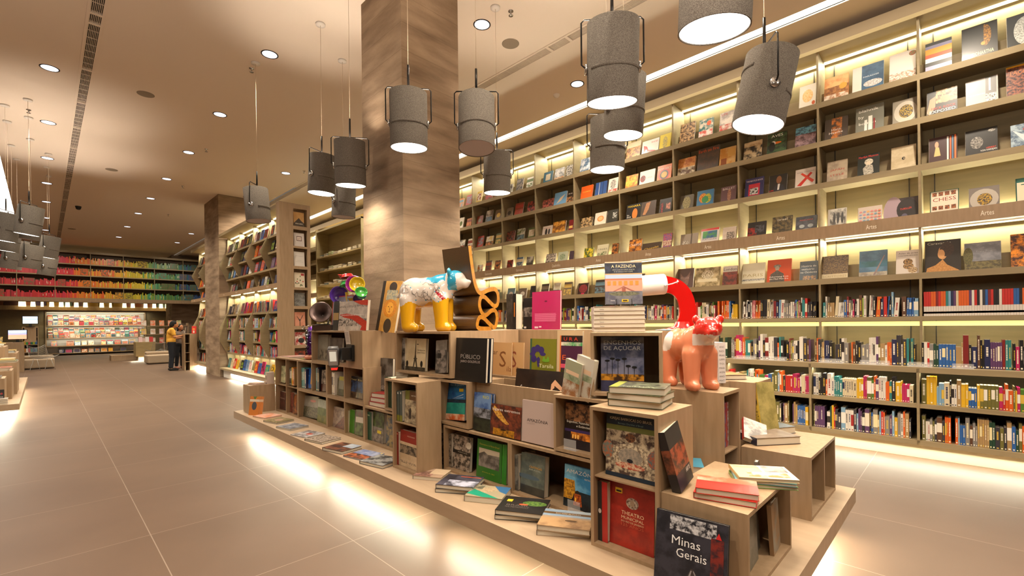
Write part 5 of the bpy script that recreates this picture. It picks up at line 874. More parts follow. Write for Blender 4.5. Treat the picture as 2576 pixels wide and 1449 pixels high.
FR2 = [(1040, 1206, 'flat cream book with a pink torn photograph, right of the narrow cube', 'B89C84', [ph('B89C84', '6A4A40', 5, 0, 0, .55, .7), ('n', .0, .0, .6, .35, '4A302A', 'C09080', 8), ('r', .45, .35, 1, 1, 'D8C0A0'), T('Rio', .6, .05, 'B89A70', .15, .75)], .03, 1, .25),
       (1097, 1240, 'flat night skyline book with an orange title, upper of two', '2A2830', [ph('2A2830', '4A4A58', 8), ('n', .2, .0, 1, .5, '3A3A44', 'C8CCE0', 8), ('r', .4, .82, .95, .87, 'C85A38')], .03, 2, .3),
       (1170, 1262, 'flat aerial beach book with turquoise water on the plinth edge', 'A89C80', [('p', [(0, .6), (.7, 1), (1, .95), (.4, .3)], 'C8B490', 'A89070'), ('p', [(0, .2), (.5, .0), (.9, 0), (.1, .6)], '1E9A7A'), ('p', [(.55, 1), (1, 1), (1, .4), (.8, .55)], '3A6A9A'), ph('5A5A48', 'A8A088', 14, 0, .6, .3, 1)], .042, 1, .28),
       (1247, 1308, 'flat black photography book with a green leaf, upper of two', '1E1A18', [('e', .72, .62, .26, .16, '6A8A3A', '3A5A28'), ('e', .5, .5, .1, .05, 'C05A30'), ('r', .1, .62, .22, .78, 'D8B828'), T('BRASIL', .36, .1, '6A625C', .5, .4), T('NA METRÓPOLE', .24, .08, '6A625C', .5, .4)], .03, 2, .31),
       (1353, 1348, 'flat book with a misty golden sunrise, upper of two on the plinth edge', 'A8927A', [('n', 0, .6, 1, 1, '8AA0B4', 'A8B4BC', 4), ('r', 0, .72, 1, .84, '6A5030'), T('RIO NAS ALTURAS', .75, .05, 'E0D8C8', .5), ('n', 0, 0, 1, .5, '7A5C40', 'B8946A', 5), ('e', .6, .38, .12, .05, '5A4430')], .03, 2, .31)]
for px, py, l, c_, ops, t, n, sz in FR2:
    for k in range(n):
        p = at_z(px, py, L0); rz = R(-62+(6 if k == 0 and n > 1 else 0))
        book(l if k == n-1 else l.replace('upper', 'lower'), (p.x+.004*k, p.y+.01, L0+(t+.001)*(k+1)), sz, sz*.8, t, c_, ops, rz, flat=True, spine='6A6258')
# far small block
for k in range(4): book(f'orange picture book with a dark emblem, {ordn(k)} of four leaning on the far small block', (2.07+.012*k-.06, 7.27-.012*k-.08, L0+.001), .17, .26, .008, 'C87A38', [('e', .5, .5, .25, .22, '4A5058'), ('p', [(.3, 1), (.5, .8), (.7, 1)], '5A7A48'), ('r', 0, .72, 1, .85, 'D8C8B0')], R(-62), R(9), soft=True)
for k in range(3): book(f'pale leaflet pile, {["bottom", "middle", "top"][k]} sheet stack on the far small block', (2.09+.01*k, 7.5, L1+.008*(k+1)+.001), .2, .14, .007, 'B89A8A', (), R(-80+5*k), flat=True, soft=True, cat='leaflet', name='leaflet')
mb = MB(); mb.box(0, 0, 0, .07, .1, .17, 'B8A89C'); mb.box(.0, -.002, .06, .07, 0, .12, '8A7A70')
tag(mb.obj('leaflet_box', ink, None, (2.3, 7.4, L1+.001), (0, 0, R(-90))), 'small upright white box on the far small block', 'box')
for k, (px, w_, c_, l) in enumerate(((705, .3, 'A87A74', 'pink-edged flat booklet on the far cubes, left one'), (732, .26, '6A544C', 'brown flat booklet on the far cubes, right of the pink one'), (758, .2, '8A9A20', 'thin lime green booklet beside the tinsel figure'))):
    book(l, (2.44, 7.2-.38*k, L2+.0125+.0), w_, .3, .012 if k < 2 else .01, c_, (), R(-84+4*k), flat=True, soft=True)
# ============================================================ smooth solid bodies (figures, bears)
import numpy as np
NKEEP = 272
def sdf_mesh(prims, res, k=.03, ops=()):
    """prims: ('c', a, b, ra, rb) tapered capsule, ('e', centre, radii, rot euler); blended into one surface"""
    lo = np.array([1e9]*3); hi = -lo
    for p in prims:
        if p[0] == 'c':
            for q, r_ in ((p[1], p[3]), (p[2], p[4])): lo = np.minimum(lo, np.array(q)-r_); hi = np.maximum(hi, np.array(q)+r_)
        else: m_ = max(p[2]); lo = np.minimum(lo, np.array(p[1])-m_); hi = np.maximum(hi, np.array(p[1])+m_)
    lo = lo-2.5*res; hi = hi+2.5*res
    n = np.ceil((hi-lo)/res).astype(int)+1
    ax = [lo[i]+np.arange(n[i])*res for i in range(3)]
    X, Y, Z = np.meshgrid(*ax, indexing='ij'); P = np.stack([X, Y, Z], -1); D = None
    for p in prims:
        if p[0] == 'c':
            a, b = np.array(p[1], float), np.array(p[2], float); ab = b-a; t = np.clip(((P-a) @ ab)/max(ab @ ab, 1e-9), 0, 1)
            d = np.linalg.norm(P-a-t[..., None]*ab, axis=-1)-(p[3]+(p[4]-p[3])*t)
        else:
            q = P-np.array(p[1]); 
            if len(p) > 3: q = q @ np.array(Matrix.Rotation(p[3], 3, p[4]))
            r_ = np.array(p[2], float); kk = np.linalg.norm(q/r_, axis=-1); k2 = np.linalg.norm(q/(r_*r_), axis=-1)+1e-9; d = kk*(kk-1)/k2
        kk_ = k
        if D is None: D = d
        else: h = np.clip(.5+.5*(D-d)/kk_, 0, 1); D = D*(1-h)+d*h-kk_*h*(1-h)
    s = D < 0; c = [s[i:s.shape[0]-1+i, j:s.shape[1]-1+j, l:s.shape[2]-1+l] for i in (0, 1) for j in (0, 1) for l in (0, 1)]
    cnt = sum(x.astype(int) for x in c); act = (cnt > 0) & (cnt < 8); idx = -np.ones(act.shape, int); cells = np.argwhere(act); idx[act] = np.arange(len(cells))
    acc = np.zeros((len(cells), 3)); num = np.zeros(len(cells)); i, j, l = cells.T
    cr = [(a, b, e_) for a in (0, 1) for b in (0, 1) for e_ in (0, 1)]
    for a in range(8):
        for b in range(a+1, 8):
            da = np.array(cr[b])-np.array(cr[a])
            if np.abs(da).sum() != 1: continue
            va = D[i+cr[a][0], j+cr[a][1], l+cr[a][2]]; vb = D[i+cr[b][0], j+cr[b][1], l+cr[b][2]]; m_ = (va < 0) != (vb < 0)
            t = np.where(m_, va/(va-vb+1e-12), 0); acc += m_[:, None]*(np.array(cr[a])+t[:, None]*da); num += m_
    V = lo+(cells+acc/num[:, None])*res; Fs = []
    for axi in range(3):
        o1, o2 = [(1, 2), (2, 0), (0, 1)][axi]
        s0 = [slice(None)]*3; s1 = [slice(None)]*3; s0[axi] = slice(0, -1); s1[axi] = slice(1, None)
        e_ = np.argwhere(s[tuple(s0)] != s[tuple(s1)])
        for q in e_:
            if q[o1] < 1 or q[o2] < 1: continue
            f = []
            for da, db in ((-1, -1), (0, -1), (0, 0), (-1, 0)):
                w = q.copy(); w[o1] += da; w[o2] += db
                if (w >= np.array(idx.shape)).any() : f = None; break
                f.append(idx[tuple(w)])
            if f is None or min(f) < 0: continue
            if not s[tuple(q)]: f = f[::-1]
            Fs.append(tuple(int(x) for x in f))
    return V, Fs
def body(name, prims, res, k, colf, m, parent=None, loc=(0, 0, 0), rot=(0, 0, 0), scale=1):
    V, Fs = sdf_mesh(prims, res, k); mb = MB(); mb.v = [tuple(v*scale) for v in V]
    for f in Fs:
        c = V[list(f)].mean(0); q = colf(c); c1 = hx(q); mb.f.append(f); mb.c.append(c1); mb.c2.append(c1); mb.m.append(0); mb.sm.append(True); mb.uv.append([(0, 0)]*4)
    return mb.obj(name, m, parent, loc, rot)
# ------------------------------------------------------------ bears
def bear_prims(turn, drop=0):
    P = [('e', (-.20, 0, .57), (.25, .225, .235)), ('e', (.0, 0, .58), (.26, .215, .225)), ('e', (.18, 0, .60), (.20, .205, .235))]
    for sx, x in ((1, .22), (-1, -.28)):
        for sy in (1, -1):
            P += [('c', (x, sy*.12, .46), (x+.02*sx*(sx > 0), sy*.135, .08), .125, .092), ('c', (x, sy*.135, .062), (x+.10, sy*.14, .055), .07, .066)]
    hd = Vector((.43, 0, .80-drop)); P += [('c', (.20, 0, .66), (.36, 0, .76-drop*.7), .18, .15)]
    Rm = Matrix.Rotation(turn, 3, 'Z')
    def h(x, y, z): v = Rm @ Vector((x, y, z)); return (hd.x+v.x-.02, hd.y+v.y, hd.z+v.z)
    P += [('e', h(0, 0, 0), (.16, .165, .15)), ('c', h(.05, 0, -.02), h(.155, 0, -.055), .115, .072), ('e', h(.222, 0, -.03), (.034, .042, .028))]
    for s_ in (1, -1): P += [('e', h(-.03, s_*.145, .115), (.03, .058, .058)), ('e', h(.125, s_*.07, .05), (.018, .024, .016))]
    P += [('c', (-.44, 0, .56), (-.48, 0, .52), .03, .025)]
    return P, h
YE, WH, CY_B = 'D8A018', 'D6CAC0', '2E96B8'
P1, h1 = bear_prims(R(-8), .05)
def c1(p):
    x, y, z = p; f = Vector(h1(0, 0, 0)); d = Vector(p)-f
    if x > .34 and z > .60:
        m = Vector(h1(.16, 0, -.02)); 
        if (Vector(p)-m).length < .135 or (d.length < .17 and x > f.x+.05 and z < f.z+.10): return WH
        return CY_B
    if z < .40+.03*math.sin(x*22)+(.05 if x > .12 else 0): return YE
    if z > .70 and .0 < x < .30: return '2E9EC4' if z > .715+.03*math.sin(x*30) else WH
    if x > .17 and abs((z-.52)-(x-.24)*-.9) < .028 and y < 0: return '9A1E28'
    if math.sin(x*43+1)*math.sin(z*57+y*30) > .93: return '3AA0C4'
    if x < -.40 and z < .46: return '7A2A48'
    return WH
o = thing('bear_statue', (2.51, 3.55, L3), 'glossy bear statue with yellow legs, white drawn-on body and turquoise ears, on a display cube', 'statue', None, R(-54))
body('body', P1, .0165, .035, c1, glaze, o, scale=.62)
ln = MB()      # black ink drawing on the flank
rr = random.Random(3)
V_, F_1 = sdf_mesh(P1, .0165, .035); V_ = V_*.62
flank = [v for v in V_ if v[1] < -.06 and .28 < v[2] < .46 and -.25 < v[0] < .2]
def snap(x, z): return min(flank, key=lambda v: (v[0]-x)**2+(v[2]-z)**2)
for k in range(26):
    x, z = rr.uniform(-.24, .16), rr.uniform(.29, .44); a = rr.uniform(0, 6.3); pts = []
    for j in range(7):
        v = snap(x, z); pts.append((v[0], v[1]-.0015, v[2])); x += .012*math.cos(a); z += .012*math.sin(a); a += rr.uniform(-.7, .7)
    pts = [p for i_, p in enumerate(pts) if i_ == 0 or (Vector(p)-Vector(pts[i_-1])).length > .002]
    if len(pts) > 2: ln.tube(pts, .0011, 4)
ln.obj('ink_drawing', black, o)
P2, h2 = bear_prims(R(-22), .0)
def c2(p):
    x, y, z = p; f = Vector(h2(0, 0, 0)); d = (Vector(p)-f).length
    if z > .585 and x > .30:
        if z > f.z-.085+.10*max(0, abs(y)-.03) and d < .30: return 'D02A20'
        return 'D8CCC4'
    if (x-.20)**2+(z-.58)**2 < .012 and y > .1: return 'DCD2C8'
    if (x+.22)**2+(z-.62)**2 < .018: return 'DCD2C8'
    if abs(x-.18) < .022 and y > .08 and z > .06: return 'DCD2C8'
    if z > .70 and abs(y) < .05 and x < .3: return '5A4A48'
    return 'E08A66'
o = thing('bear_statue', (3.17, 1.38, L2), 'glossy salmon bear statue with a red face and white collar, on a corner cube', 'statue', None, R(-122))
body('body', P2, .0165, .035, c2, glaze, o, scale=.515)
# ------------------------------------------------------------ folded cardboard chair
def ribbon(mb, pts, t, w, c_edge, c_face):
    """closed snake of thickness t along 2D pts (u, z), extruded along v by w"""
    P = [Vector((a, 0, b)) for a, b in pts]; Lf, Rt = [], []
    for i, p in enumerate(P):
        d = (P[min(i+1, len(P)-1)]-P[max(i-1, 0)]).normalized(); nn = Vector((-d.z, 0, d.x)); Lf.append(p+nn*t/2); Rt.append(p-nn*t/2)
    ww = Vector((0, w, 0))
    for i in range(len(P)-1):
        mb.face([Lf[i], Rt[i], Rt[i+1], Lf[i+1]], c_edge, '9A6418', 8); mb.face([Lf[i+1]+ww, Rt[i+1]+ww, Rt[i]+ww, Lf[i]+ww], c_face)
        mb.face([Lf[i]+ww, Lf[i], Lf[i+1], Lf[i+1]+ww], c_face, '3A2814', 260); mb.face([Rt[i], Rt[i]+ww, Rt[i+1]+ww, Rt[i+1]], c_face, '3A2814', 260)
    mb.face([Lf[0], Lf[0]+ww, Rt[0]+ww, Rt[0]], c_edge); mb.face([Lf[-1], Rt[-1], Rt[-1]+ww, Lf[-1]+ww], c_edge)
def arc(cx, cz, r, a0, a1, n=8): return [(cx+r*math.cos(R(a0+(a1-a0)*i/n)), cz+r*math.sin(R(a0+(a1-a0)*i/n))) for i in range(n+1)]
def catmull(pts, n=6):
    out = []; P = [pts[0]]+list(pts)+[pts[-1]]
    for i in range(1, len(P)-2):
        for j in range(n):
            t = j/n; out.append(tuple(.5*((2*P[i][a])+(-P[i-1][a]+P[i+1][a])*t+(2*P[i-1][a]-5*P[i][a]+4*P[i+1][a]-P[i+2][a])*t*t+(-P[i-1][a]+3*P[i][a]-3*P[i+1][a]+P[i+2][a])*t**3) for a in range(len(pts[0]))))
    return out+[tuple(pts[-1])]
# picture points (zoomed outline) turned into metres on the chair's own plane
prof = [(795, 60), (835, 330), (900, 620), (1000, 745), (1180, 690), (1330, 670), (1400, 760), (1385, 900), (1310, 935), (1200, 870), (1090, 800), (1010, 820), (985, 940), (1040, 1050), (1120, 1080), (1240, 1010), (1330, 1010), (1370, 1110), (1340, 1240), (1290, 1270), (1190, 1210), (1080, 1130), (1000, 1110), (945, 1170), (960, 1275), (1240, 1290)]
K = .159/1000*4.45/1160*1000
mb = MB(); ribbon(mb, catmull([((a-795)*K*1.1, (1295-b)*K) for a, b in prof], 5), .040, .33, 'B07A20', '6A4C2C')
p = at_x(1127, 800, 2.72)
o = tag(mb.obj('cardboard_chair', ink, None, (2.70, 3.18, L3+.012), (0, 0, R(8))), 'miniature folded chair of layered cardboard with ochre edges, behind the yellow-legged bear', 'chair')
# ------------------------------------------------------------ red arched lamp with a white roll
o = thing('table_lamp', (3.70, 1.66, L3-.008), 'red arched lamp with a white paper-roll head and a splash-shaped foot, on a back block', 'lamp', None, R(-46))
mb = MB(); mb.ring([[((.20+.03*math.sin(5*2*PI*j/28))*math.cos(2*PI*j/28)*s_, (.10+.02*math.sin(3*2*PI*j/28))*math.sin(2*PI*j/28)*s_, z_) for j in range(28)] for s_, z_ in ((1, 0), (1, .006), (.7, .012), (.36, .03), (.28, .07))], colf=lambda i: ['6AA0B8', 'C8887A', 'B01410', 'B01410', 'B01410'][i]); mb.obj('splash_foot', glaze, o)
mb = MB(); pts = catmull([(.01, .03), (.03, .10), (.035, .19), (.005, .29), (-.06, .355), (-.16, .385)], 6); mb2 = []
for i, (a, b) in enumerate(pts):
    d = Vector((pts[min(i+1, len(pts)-1)][0]-pts[max(i-1, 0)][0], 0, pts[min(i+1, len(pts)-1)][1]-pts[max(i-1, 0)][1])).normalized(); nn = Vector((-d.z, 0, d.x)); w_ = .066
    q = Vector((a, 0, b)); mb2.append([q+nn*w_+Vector((0, -.012, 0)), q-nn*w_+Vector((0, -.012, 0)), q-nn*w_+Vector((0, .012, 0)), q+nn*w_+Vector((0, .012, 0))])
mb.ring(mb2, True, 'B40E0C', smooth=False); mb.obj('arched_band', glaze, o)
mr = Matrix.Translation((-.25, 0, .375)) @ Matrix.Rotation(R(-4), 4, 'Y') @ Matrix.Rotation(PI/2, 4, 'Y')
mb = MB().lathe([(.03, -.10), (.081, -.10), (.084, -.092), (.084, .092), (.081, .10), (.03, .10), (.03, -.10)], n=32, M=mr); mb.obj('paper_roll', white, o)
MB().tube([(-.17, -.092, .365), (-.12, -.095, .375), (-.06, -.07, .395), (-.05, -.02, .41), (-.05, 0, .36)], .004).obj('wire', white, o); MB().lathe([(0, 0), (.012, 0), (.012, .008), (0, .008)], n=12, M=Matrix.Translation((-.17, -.085, .365)) @ Matrix.Rotation(PI/2, 4, 'X')).obj('knob', white, o)
# ------------------------------------------------------------ price scanner
o = thing('price_scanner', (2.37, 4.86, L2+.12), 'grey handheld price scanner on a black bracket fixed to the top block, red light below', 'scanner', None, R(-95))
MB().box(-.10, -.0, -.06, .07, .03, .12).obj('bracket', black, o); MB().box(-.02, -.10, -.04, .055, 0, .09).obj('arm', black, o)
mb = MB(); mb.ring([[(x_*(1 if z_ else .9)*s_, y_, z0_) for x_, z0_ in (( -.055, -.11), (-.035, -.135), (.035, -.135), (.055, -.11), (.062, .06), (.05, .10), (-.05, .10), (-.062, .06))] for y_, s_, z_ in ((-.02, .9, 1), (.0, 1, 1), (.035, 1, 1), (.045, .92, 1))])
hs = mb.obj('housing', mat('grey_plastic', '5C5C5E', rough=.4), o, (-.07, -.15, .0), (R(22), 0, R(62)))
mb = MB(); mb.box(-.046, -.026, -.10, .046, -.020, .085); mb.obj('front_plate', mat('pale_grey_plastic', 'A6A4A2', rough=.4), hs)
mb = MB(); mb.box(-.034, -.029, -.05, .034, -.026, .065); mb.obj('screen', mat('lit_screen', 'C8C4B4', rough=.2, emit='E8E4D0', es=.35), hs)
mb = MB(); mb.box(-.03, -.01, -.165, .03, .03, -.135); mb.obj('scan_window', mat('red_scan_light', 'D82020', emit='FF2018', es=1.6), hs)
mb = MB(); mb.box(0, 0, 0, .11, .0015, .15, 'CDBFB4'); art(mb, .11, .15, [('g', .1, .1, .9, .9, 9, '8A7A74')], '', lambda a, b, e_: (a, -e_, b)); tag(mb.obj('paper_notice', ink, None, (2.392, 4.98, L2+.245), (R(8), 0, R(-90))), 'small white paper notice hanging above the price scanner', 'notice')
# ------------------------------------------------------------ sculpture of coloured bowls
o = thing('bowl_sculpture', (2.66, 5.40, L3), 'stacked sculpture of bright plastic bowls, behind the grey blue book on the top cube', 'sculpture')
def bowl(px, py, r, c, rx, rz, flute=True, solid=False):
    q = at_x(px, py, 2.66); cc = Vector((0, q.y-5.40, q.z-L3)); M = Matrix.Translation(cc) @ Matrix.Rotation(R(rz), 4, 'Z') @ Matrix.Rotation(R(rx), 4, 'X'); mb = MB(); rs = []
    for rr_, h_ in ((.62, 0), (.66, .0), (.84, .28), (.97, .5), (1.04, .52), (1.02, .48), (.9, .44), (.78, .2), (.58, .06), (0.02, .05)): rs.append([M @ Vector((r*rr_*(1+(.03*math.cos(j*PI) if flute and rr_ > .62 else 0))*math.cos(2*PI*j/48), r*rr_*(1+(.03*math.cos(j*PI) if flute and rr_ > .62 else 0))*math.sin(2*PI*j/48), h_*r)) for j in range(48)])
    mb.ring(rs, True, c, caps=True); mb.obj('bowl', glaze, o)
bowl(873, 690, .085, 'B81E22', 170, 20); bowl(866, 700, .078, 'C02426', 10, 0)
bowl(872, 708, .095, '2E9A44', 165, 25); bowl(855, 742, .11, '4A2A8A', 95, -35, False); bowl(878, 722, .03, 'C82A2A', 0, 0)
bowl(892, 717, .10, '8A1E78', 80, -30); bowl(899, 717, .088, 'C8A81E', 80, -30, False); bowl(908, 738, .07, '3A9A3A', 60, -20); bowl(898, 747, .06, '3A2A80', 120, 0); bowl(908, 750, .06, '148078', 20, 0); bowl(888, 757, .06, 'B8901C', 0, 0)
q = at_x(872, 760, 2.66); MB().tube([(0, 0, 0), (.0, .0, .12), (0, q.y-5.4, q.z-L3+.12)], .02, 10).obj('stem', mat('yellow_plastic', 'C09A20', rough=.3), o)
# ------------------------------------------------------------ gramophone
o = thing('gramophone', (2.50, 5.84, L3), 'small old gramophone with a dark flared horn at the far end of the top cube', 'gramophone', None, R(-35))
bevel(MB().box(-.11, -.09, 0, .11, .09, .07).obj('case', mat('dark_wood', '3A2416', rough=.4), o)); MB().lathe([(0, .07), (.085, .07), (.085, .08), (0, .08)], n=24).obj('turntable', black, o)
MB().tube([(.05, .05, .08), (.06, .06, .16), (.02, .05, .20), (-.0, .0, .19)], .009).obj('tone_arm', chrome, o)
Mh = Matrix.Translation((0, .06, .17)) @ Matrix.Rotation(R(72), 4, 'X'); mb = MB(); mb.lathe([(.012, -.0), (.018, .06), (.035, .12), (.07, .17), (.125, .20), (.135, .2), (.12, .19), (.066, .16), (.03, .11), (.012, .06)], n=24, M=Mh); mb.obj('horn', mat('tarnished_metal', '5A4A46', rough=.35, metal=.7), o)
# ------------------------------------------------------------ tinsel figure
o = thing('tinsel_ornament', (2.52, 6.28, L2), 'tall ornament wound with glittering purple and pink foil, beside the top cube', 'ornament')
mb = MB(); rr = random.Random(5); MB().tube([(0, 0, .05), (.0, 0, .25), (.01, 0, .44)], [.05, .045, .04], 12).obj('core', mat('violet_foil', '5A2A8A', rough=.25, metal=.8), o)
for k in range(420):
    a = rr.random()*2*PI; z_ = .04+.42*rr.random(); r_ = .05+.02*rr.random()+(.03 if z_ > .41 else 0); p0 = Vector((r_*math.cos(a), r_*math.sin(a), z_)); d1 = Vector((rr.gauss(0, 1), rr.gauss(0, 1), rr.gauss(0, 1))).normalized()*.016; d2 = d1.orthogonal().normalized()*.006
    mb.face([p0-d1, p0+d2, p0+d1, p0-d2], rr.choice(['9A3AC8', 'C83AA8', '6A4AD0', 'E070D0', 'B8A8F0']))
mb.obj('foil', inkmat('foil_ink', .15, 1), o)
mb = MB(); mb.lathe([(0, 0), (.06, 0), (.085, .02), (.09, .04), (.07, .06), (.03, .075), (0, .08)], n=20, col='B8745A'); mb.obj('foot', glaze, o)
# ============================================================ SHELF WITH CUT-AWAY UPRIGHTS (seen beside the columns)
HX, HY0, HY1 = 3.76, 11.16, 16.2
hz_up = [3.77, 3.375, 2.975]; hz_lo = [1.905, 1.50, 1.14, .765]
def hexshelf(x, y0, y1, n, label):
    o = thing('aisle_bookcase', (x, y0, 0), label, 'bookcase'); D = .4; L = y1-y0; b = L/n
    MB().box(D, 0, 0, D+.03, L, 4.33).obj('back_panel', wood_light, o); MB().box(-.01, 0, 4.25, D+.03, L, 4.33).obj('top_panel', wood2, o)
    for i in range(n+1):
        q = MB(); y = min(max(b*i, .012), L-.012)
        prf = [(D, 4.25), (.24, 4.25), (.22, 3.85), (0, 3.40), (.22, 2.93), (.3, 2.6), (D, 2.6)]
        q.ring([[(a, y-.012, z_) for a, z_ in prf], [(a, y+.012, z_) for a, z_ in prf]], smooth=False)
        prf = [(D, 2.52), (.26, 2.5), (.2, 1.95), (0, 1.5), (0, 1.1), (.2, .72), (.26, .3), (D, .3)]
        q.ring([[(a, y-.012, z_) for a, z_ in prf], [(a, y+.012, z_) for a, z_ in prf]], smooth=False); q.obj('upright', wood2, o)
    for z_ in hz_up+hz_lo: MB().box(.19, .012, z_-.05, D, L-.012, z_).obj('shelf', wood2, o)
    q = MB(); q.box(-.02, 0, 2.43, .02, L, 2.53); q.box(.02, 0, 2.5, D, L, 2.52); q.obj('sign_band', wood, o)
    q = MB()
    for i in range(n): letter(q, lambda a, b_: (-.0215, -a, b_), ['Moda', 'Design', 'Foto', 'Artes'][i % 4], -(b*(i+.5)), 2.46, .045, 'F0E8D8', .16)
    q.obj('lettering', ink, o)
    MB().box(-.01, 0, .25, D, L, .30).obj('bottom_shelf', wood2, o); MB().box(.1, 0, 0, .115, L, .25).obj('plinth_panel', white, o)
    q = MB()
    for z_ in (4.225, 2.475): q.box(.32, .012, z_, .36, L-.012, z_+.02)
    q.obj('light_strip', ledm, o); return o
hexshelf(HX, HY0+.02, HY1, 4, 'tall lit bookcase with zigzag cut uprights between the end panel and the second column')
hexshelf(HX+.06, 18.02, 20.2, 2, 'narrow lit bookcase with zigzag cut uprights beyond the second column')
hb = MB()
def rowbooks(mb, x, y0, y1, z, cols, hh, rn, tmax=.04, M=None, leanp=.3, gap=.02, face=False, dep=.18, hv=.12):
    y = y1
    while y > y0+.03:
        c = rn.choice(cols); t = rn.uniform(.018, tmax); h = hh*rn.uniform(1-hv, 1+hv); c = PAL.get(c, c)
        if face or rn.random() < .08:
            w = rn.uniform(.16, .24)
            if y-w < y0: break
            n0 = len(mb.v); M_ = Matrix.Translation((x, y, z)) @ Matrix.Rotation(-PI/2, 4, 'Z') @ Matrix.Rotation(R(-11), 4, 'X'); mb.box(0, 0, 0, w, .02, h*1.08, c); art(mb, w, h*1.08, [('n', .1, .2, .9, .8, PAL[rn.choice(list(PAL))], c, 18)], c, lambda a, b_, e_: (a, -e_, b_))
            for i in range(n0, len(mb.v)): mb.v[i] = tuple(M_ @ Vector(mb.v[i]))
            y -= w+rn.uniform(.01, .1); continue
        if y-t < y0: break
        spine_geo(mb, 0, 0, 0, t, h, dep, c, rn, Matrix.Translation((x, y, z)) @ Matrix.Rotation(-PI/2, 4, 'Z') @ Matrix.Rotation(R(rn.uniform(0, 6)) if rn.random() < leanp else 0, 4, 'Y'))
        y -= t+.002
        if rn.random() < .05: y -= rn.uniform(.02, .1)
rn = random.Random(21); bb = (HY1-HY0)/4
for xo, ya, n_ in ((HX, HY0+.02, 4), (HX+.06, 18.02, 2)):
    bl = bb if n_ == 4 else 1.09
    for i in range(n_):
        a, b_ = ya+bl*i+.03, ya+bl*(i+1)-.03
        for z_ in hz_up: rowbooks(hb, xo+.21, a, b_-.1, z_, cols_dark, .27, rn, face=True)
        rowbooks(hb, xo+.21, a, b_-.3, 2.53, cols_dark, .25, rn, face=True)
        rowbooks(hb, xo+.21, a, b_-.1, hz_lo[0], cols_mixed, .27, rn, face=rn.random() < .5)
        for z_ in hz_lo[1:]: rowbooks(hb, xo+.20, a, b_-.02, z_, cols_mixed, .25, rn, tmax=.06)
        rowbooks(hb, xo+.20, a, b_-.02, .30, cols_bright, .27, rn, face=rn.random() < .6)
# end panel with a column of display niches
o = thing('niche_tower', (3.76, 10.95, 0), 'tall wooden end panel with a column of square niches each showing one book', 'bookcase')
NZ = [(.62, 1.03), (1.10, 1.46), (1.54, 1.93), (2.0, 2.37), (2.43, 2.85), (2.92, 3.33), (3.38, 3.76), (3.84, 4.24)]
q = MB(); q.box(-.03, -.2, 0, .27, .0, 4.35); q.box(.58, -.2, 0, .65, 0, 4.35); q.box(.27, -.03, 0, .58, 0, 4.35); zz = 0
for a, b_ in NZ: q.box(.27, -.2, zz, .58, -.03, a); zz = b_
q.box(.27, -.2, zz, .58, -.03, 4.35); q.obj('body', wood, o)
o.location.y = 11.15
NB = [('brown sunset-mountain book in the highest niche', '9A6A34', [ph('B88A4A', 'C89A5A', 5), ('p', [(0, .2), (.3, .45), (.5, .6), (.7, .42), (1, .25), (1, 0), (0, 0)], '3A2A1A'), T('MINAS GERAIS', .15, .08, 'E8DCC8', .7)]), ('white book with a framed word art in the second niche from the top', 'C8BEB8', [('r', .25, .4, .75, .75, '5A3A34'), ('r', .3, .45, .7, .7, 'D8C8BC'), T('art', .5, .16, '6A2A24', .28)]),
      ('plain white book with a line drawing in the third niche from the top', 'CFC8C0', [('r', .15, .3, .85, .31, '8A847E'), ('r', .15, .7, .85, .71, '8A847E'), ('r', .3, .4, .7, .41, '8A847E')]), ('cream book with scattered red and black shapes in the fourth niche', 'D0C4AC', [('r', .65, .8, .95, .95, 'B02A28')]+[('e', rn.uniform(.1, .9), rn.uniform(.1, .75), .05, .05, rn.choice(['B02A28', '2A2622', '6A7A4A', 'C87A50'])) for _ in range(12)]),
      ('grey misty photograph book in the fifth niche', '4A4844', [ph('4A4844', '7A7874', 8), ('r', 0, .82, 1, .9, '3A3834'), T('SAN FRANCISCO', .82, .07, 'B8B4AC', .8)]), ('orange book with a bare tree in the sixth niche', 'B8765A', [ph('B8765A', 'C88A70', 6), ('r', .45, 0, .52, .5, '2A1E1A'), ('p', [(.48, .3), (.2, .7), (.25, .7), (.5, .4)], '2A1E1A'), ('p', [(.48, .3), (.8, .75), (.75, .78), (.5, .4)], '2A1E1A')]),
      ('red black and white patterned book in the seventh niche', '9A1E1C', [ph('9A1E1C', 'D8CCC0', 10), ('e', .6, .35, .3, .2, '1A1414'), T('Pucci', .55, .12, 'E8E0D8', .5, .4)]), ('red orange painted book in the lowest niche', 'A03A1C', [ph('A03A1C', '3A1A14', 8)])]
for (a, b_), (l, c_, ops) in zip(NZ[::-1], NB): book(l, (4.05, 10.97, a+.001), .235, (b_-a)*.82, .03, c_, ops, 0, R(4))
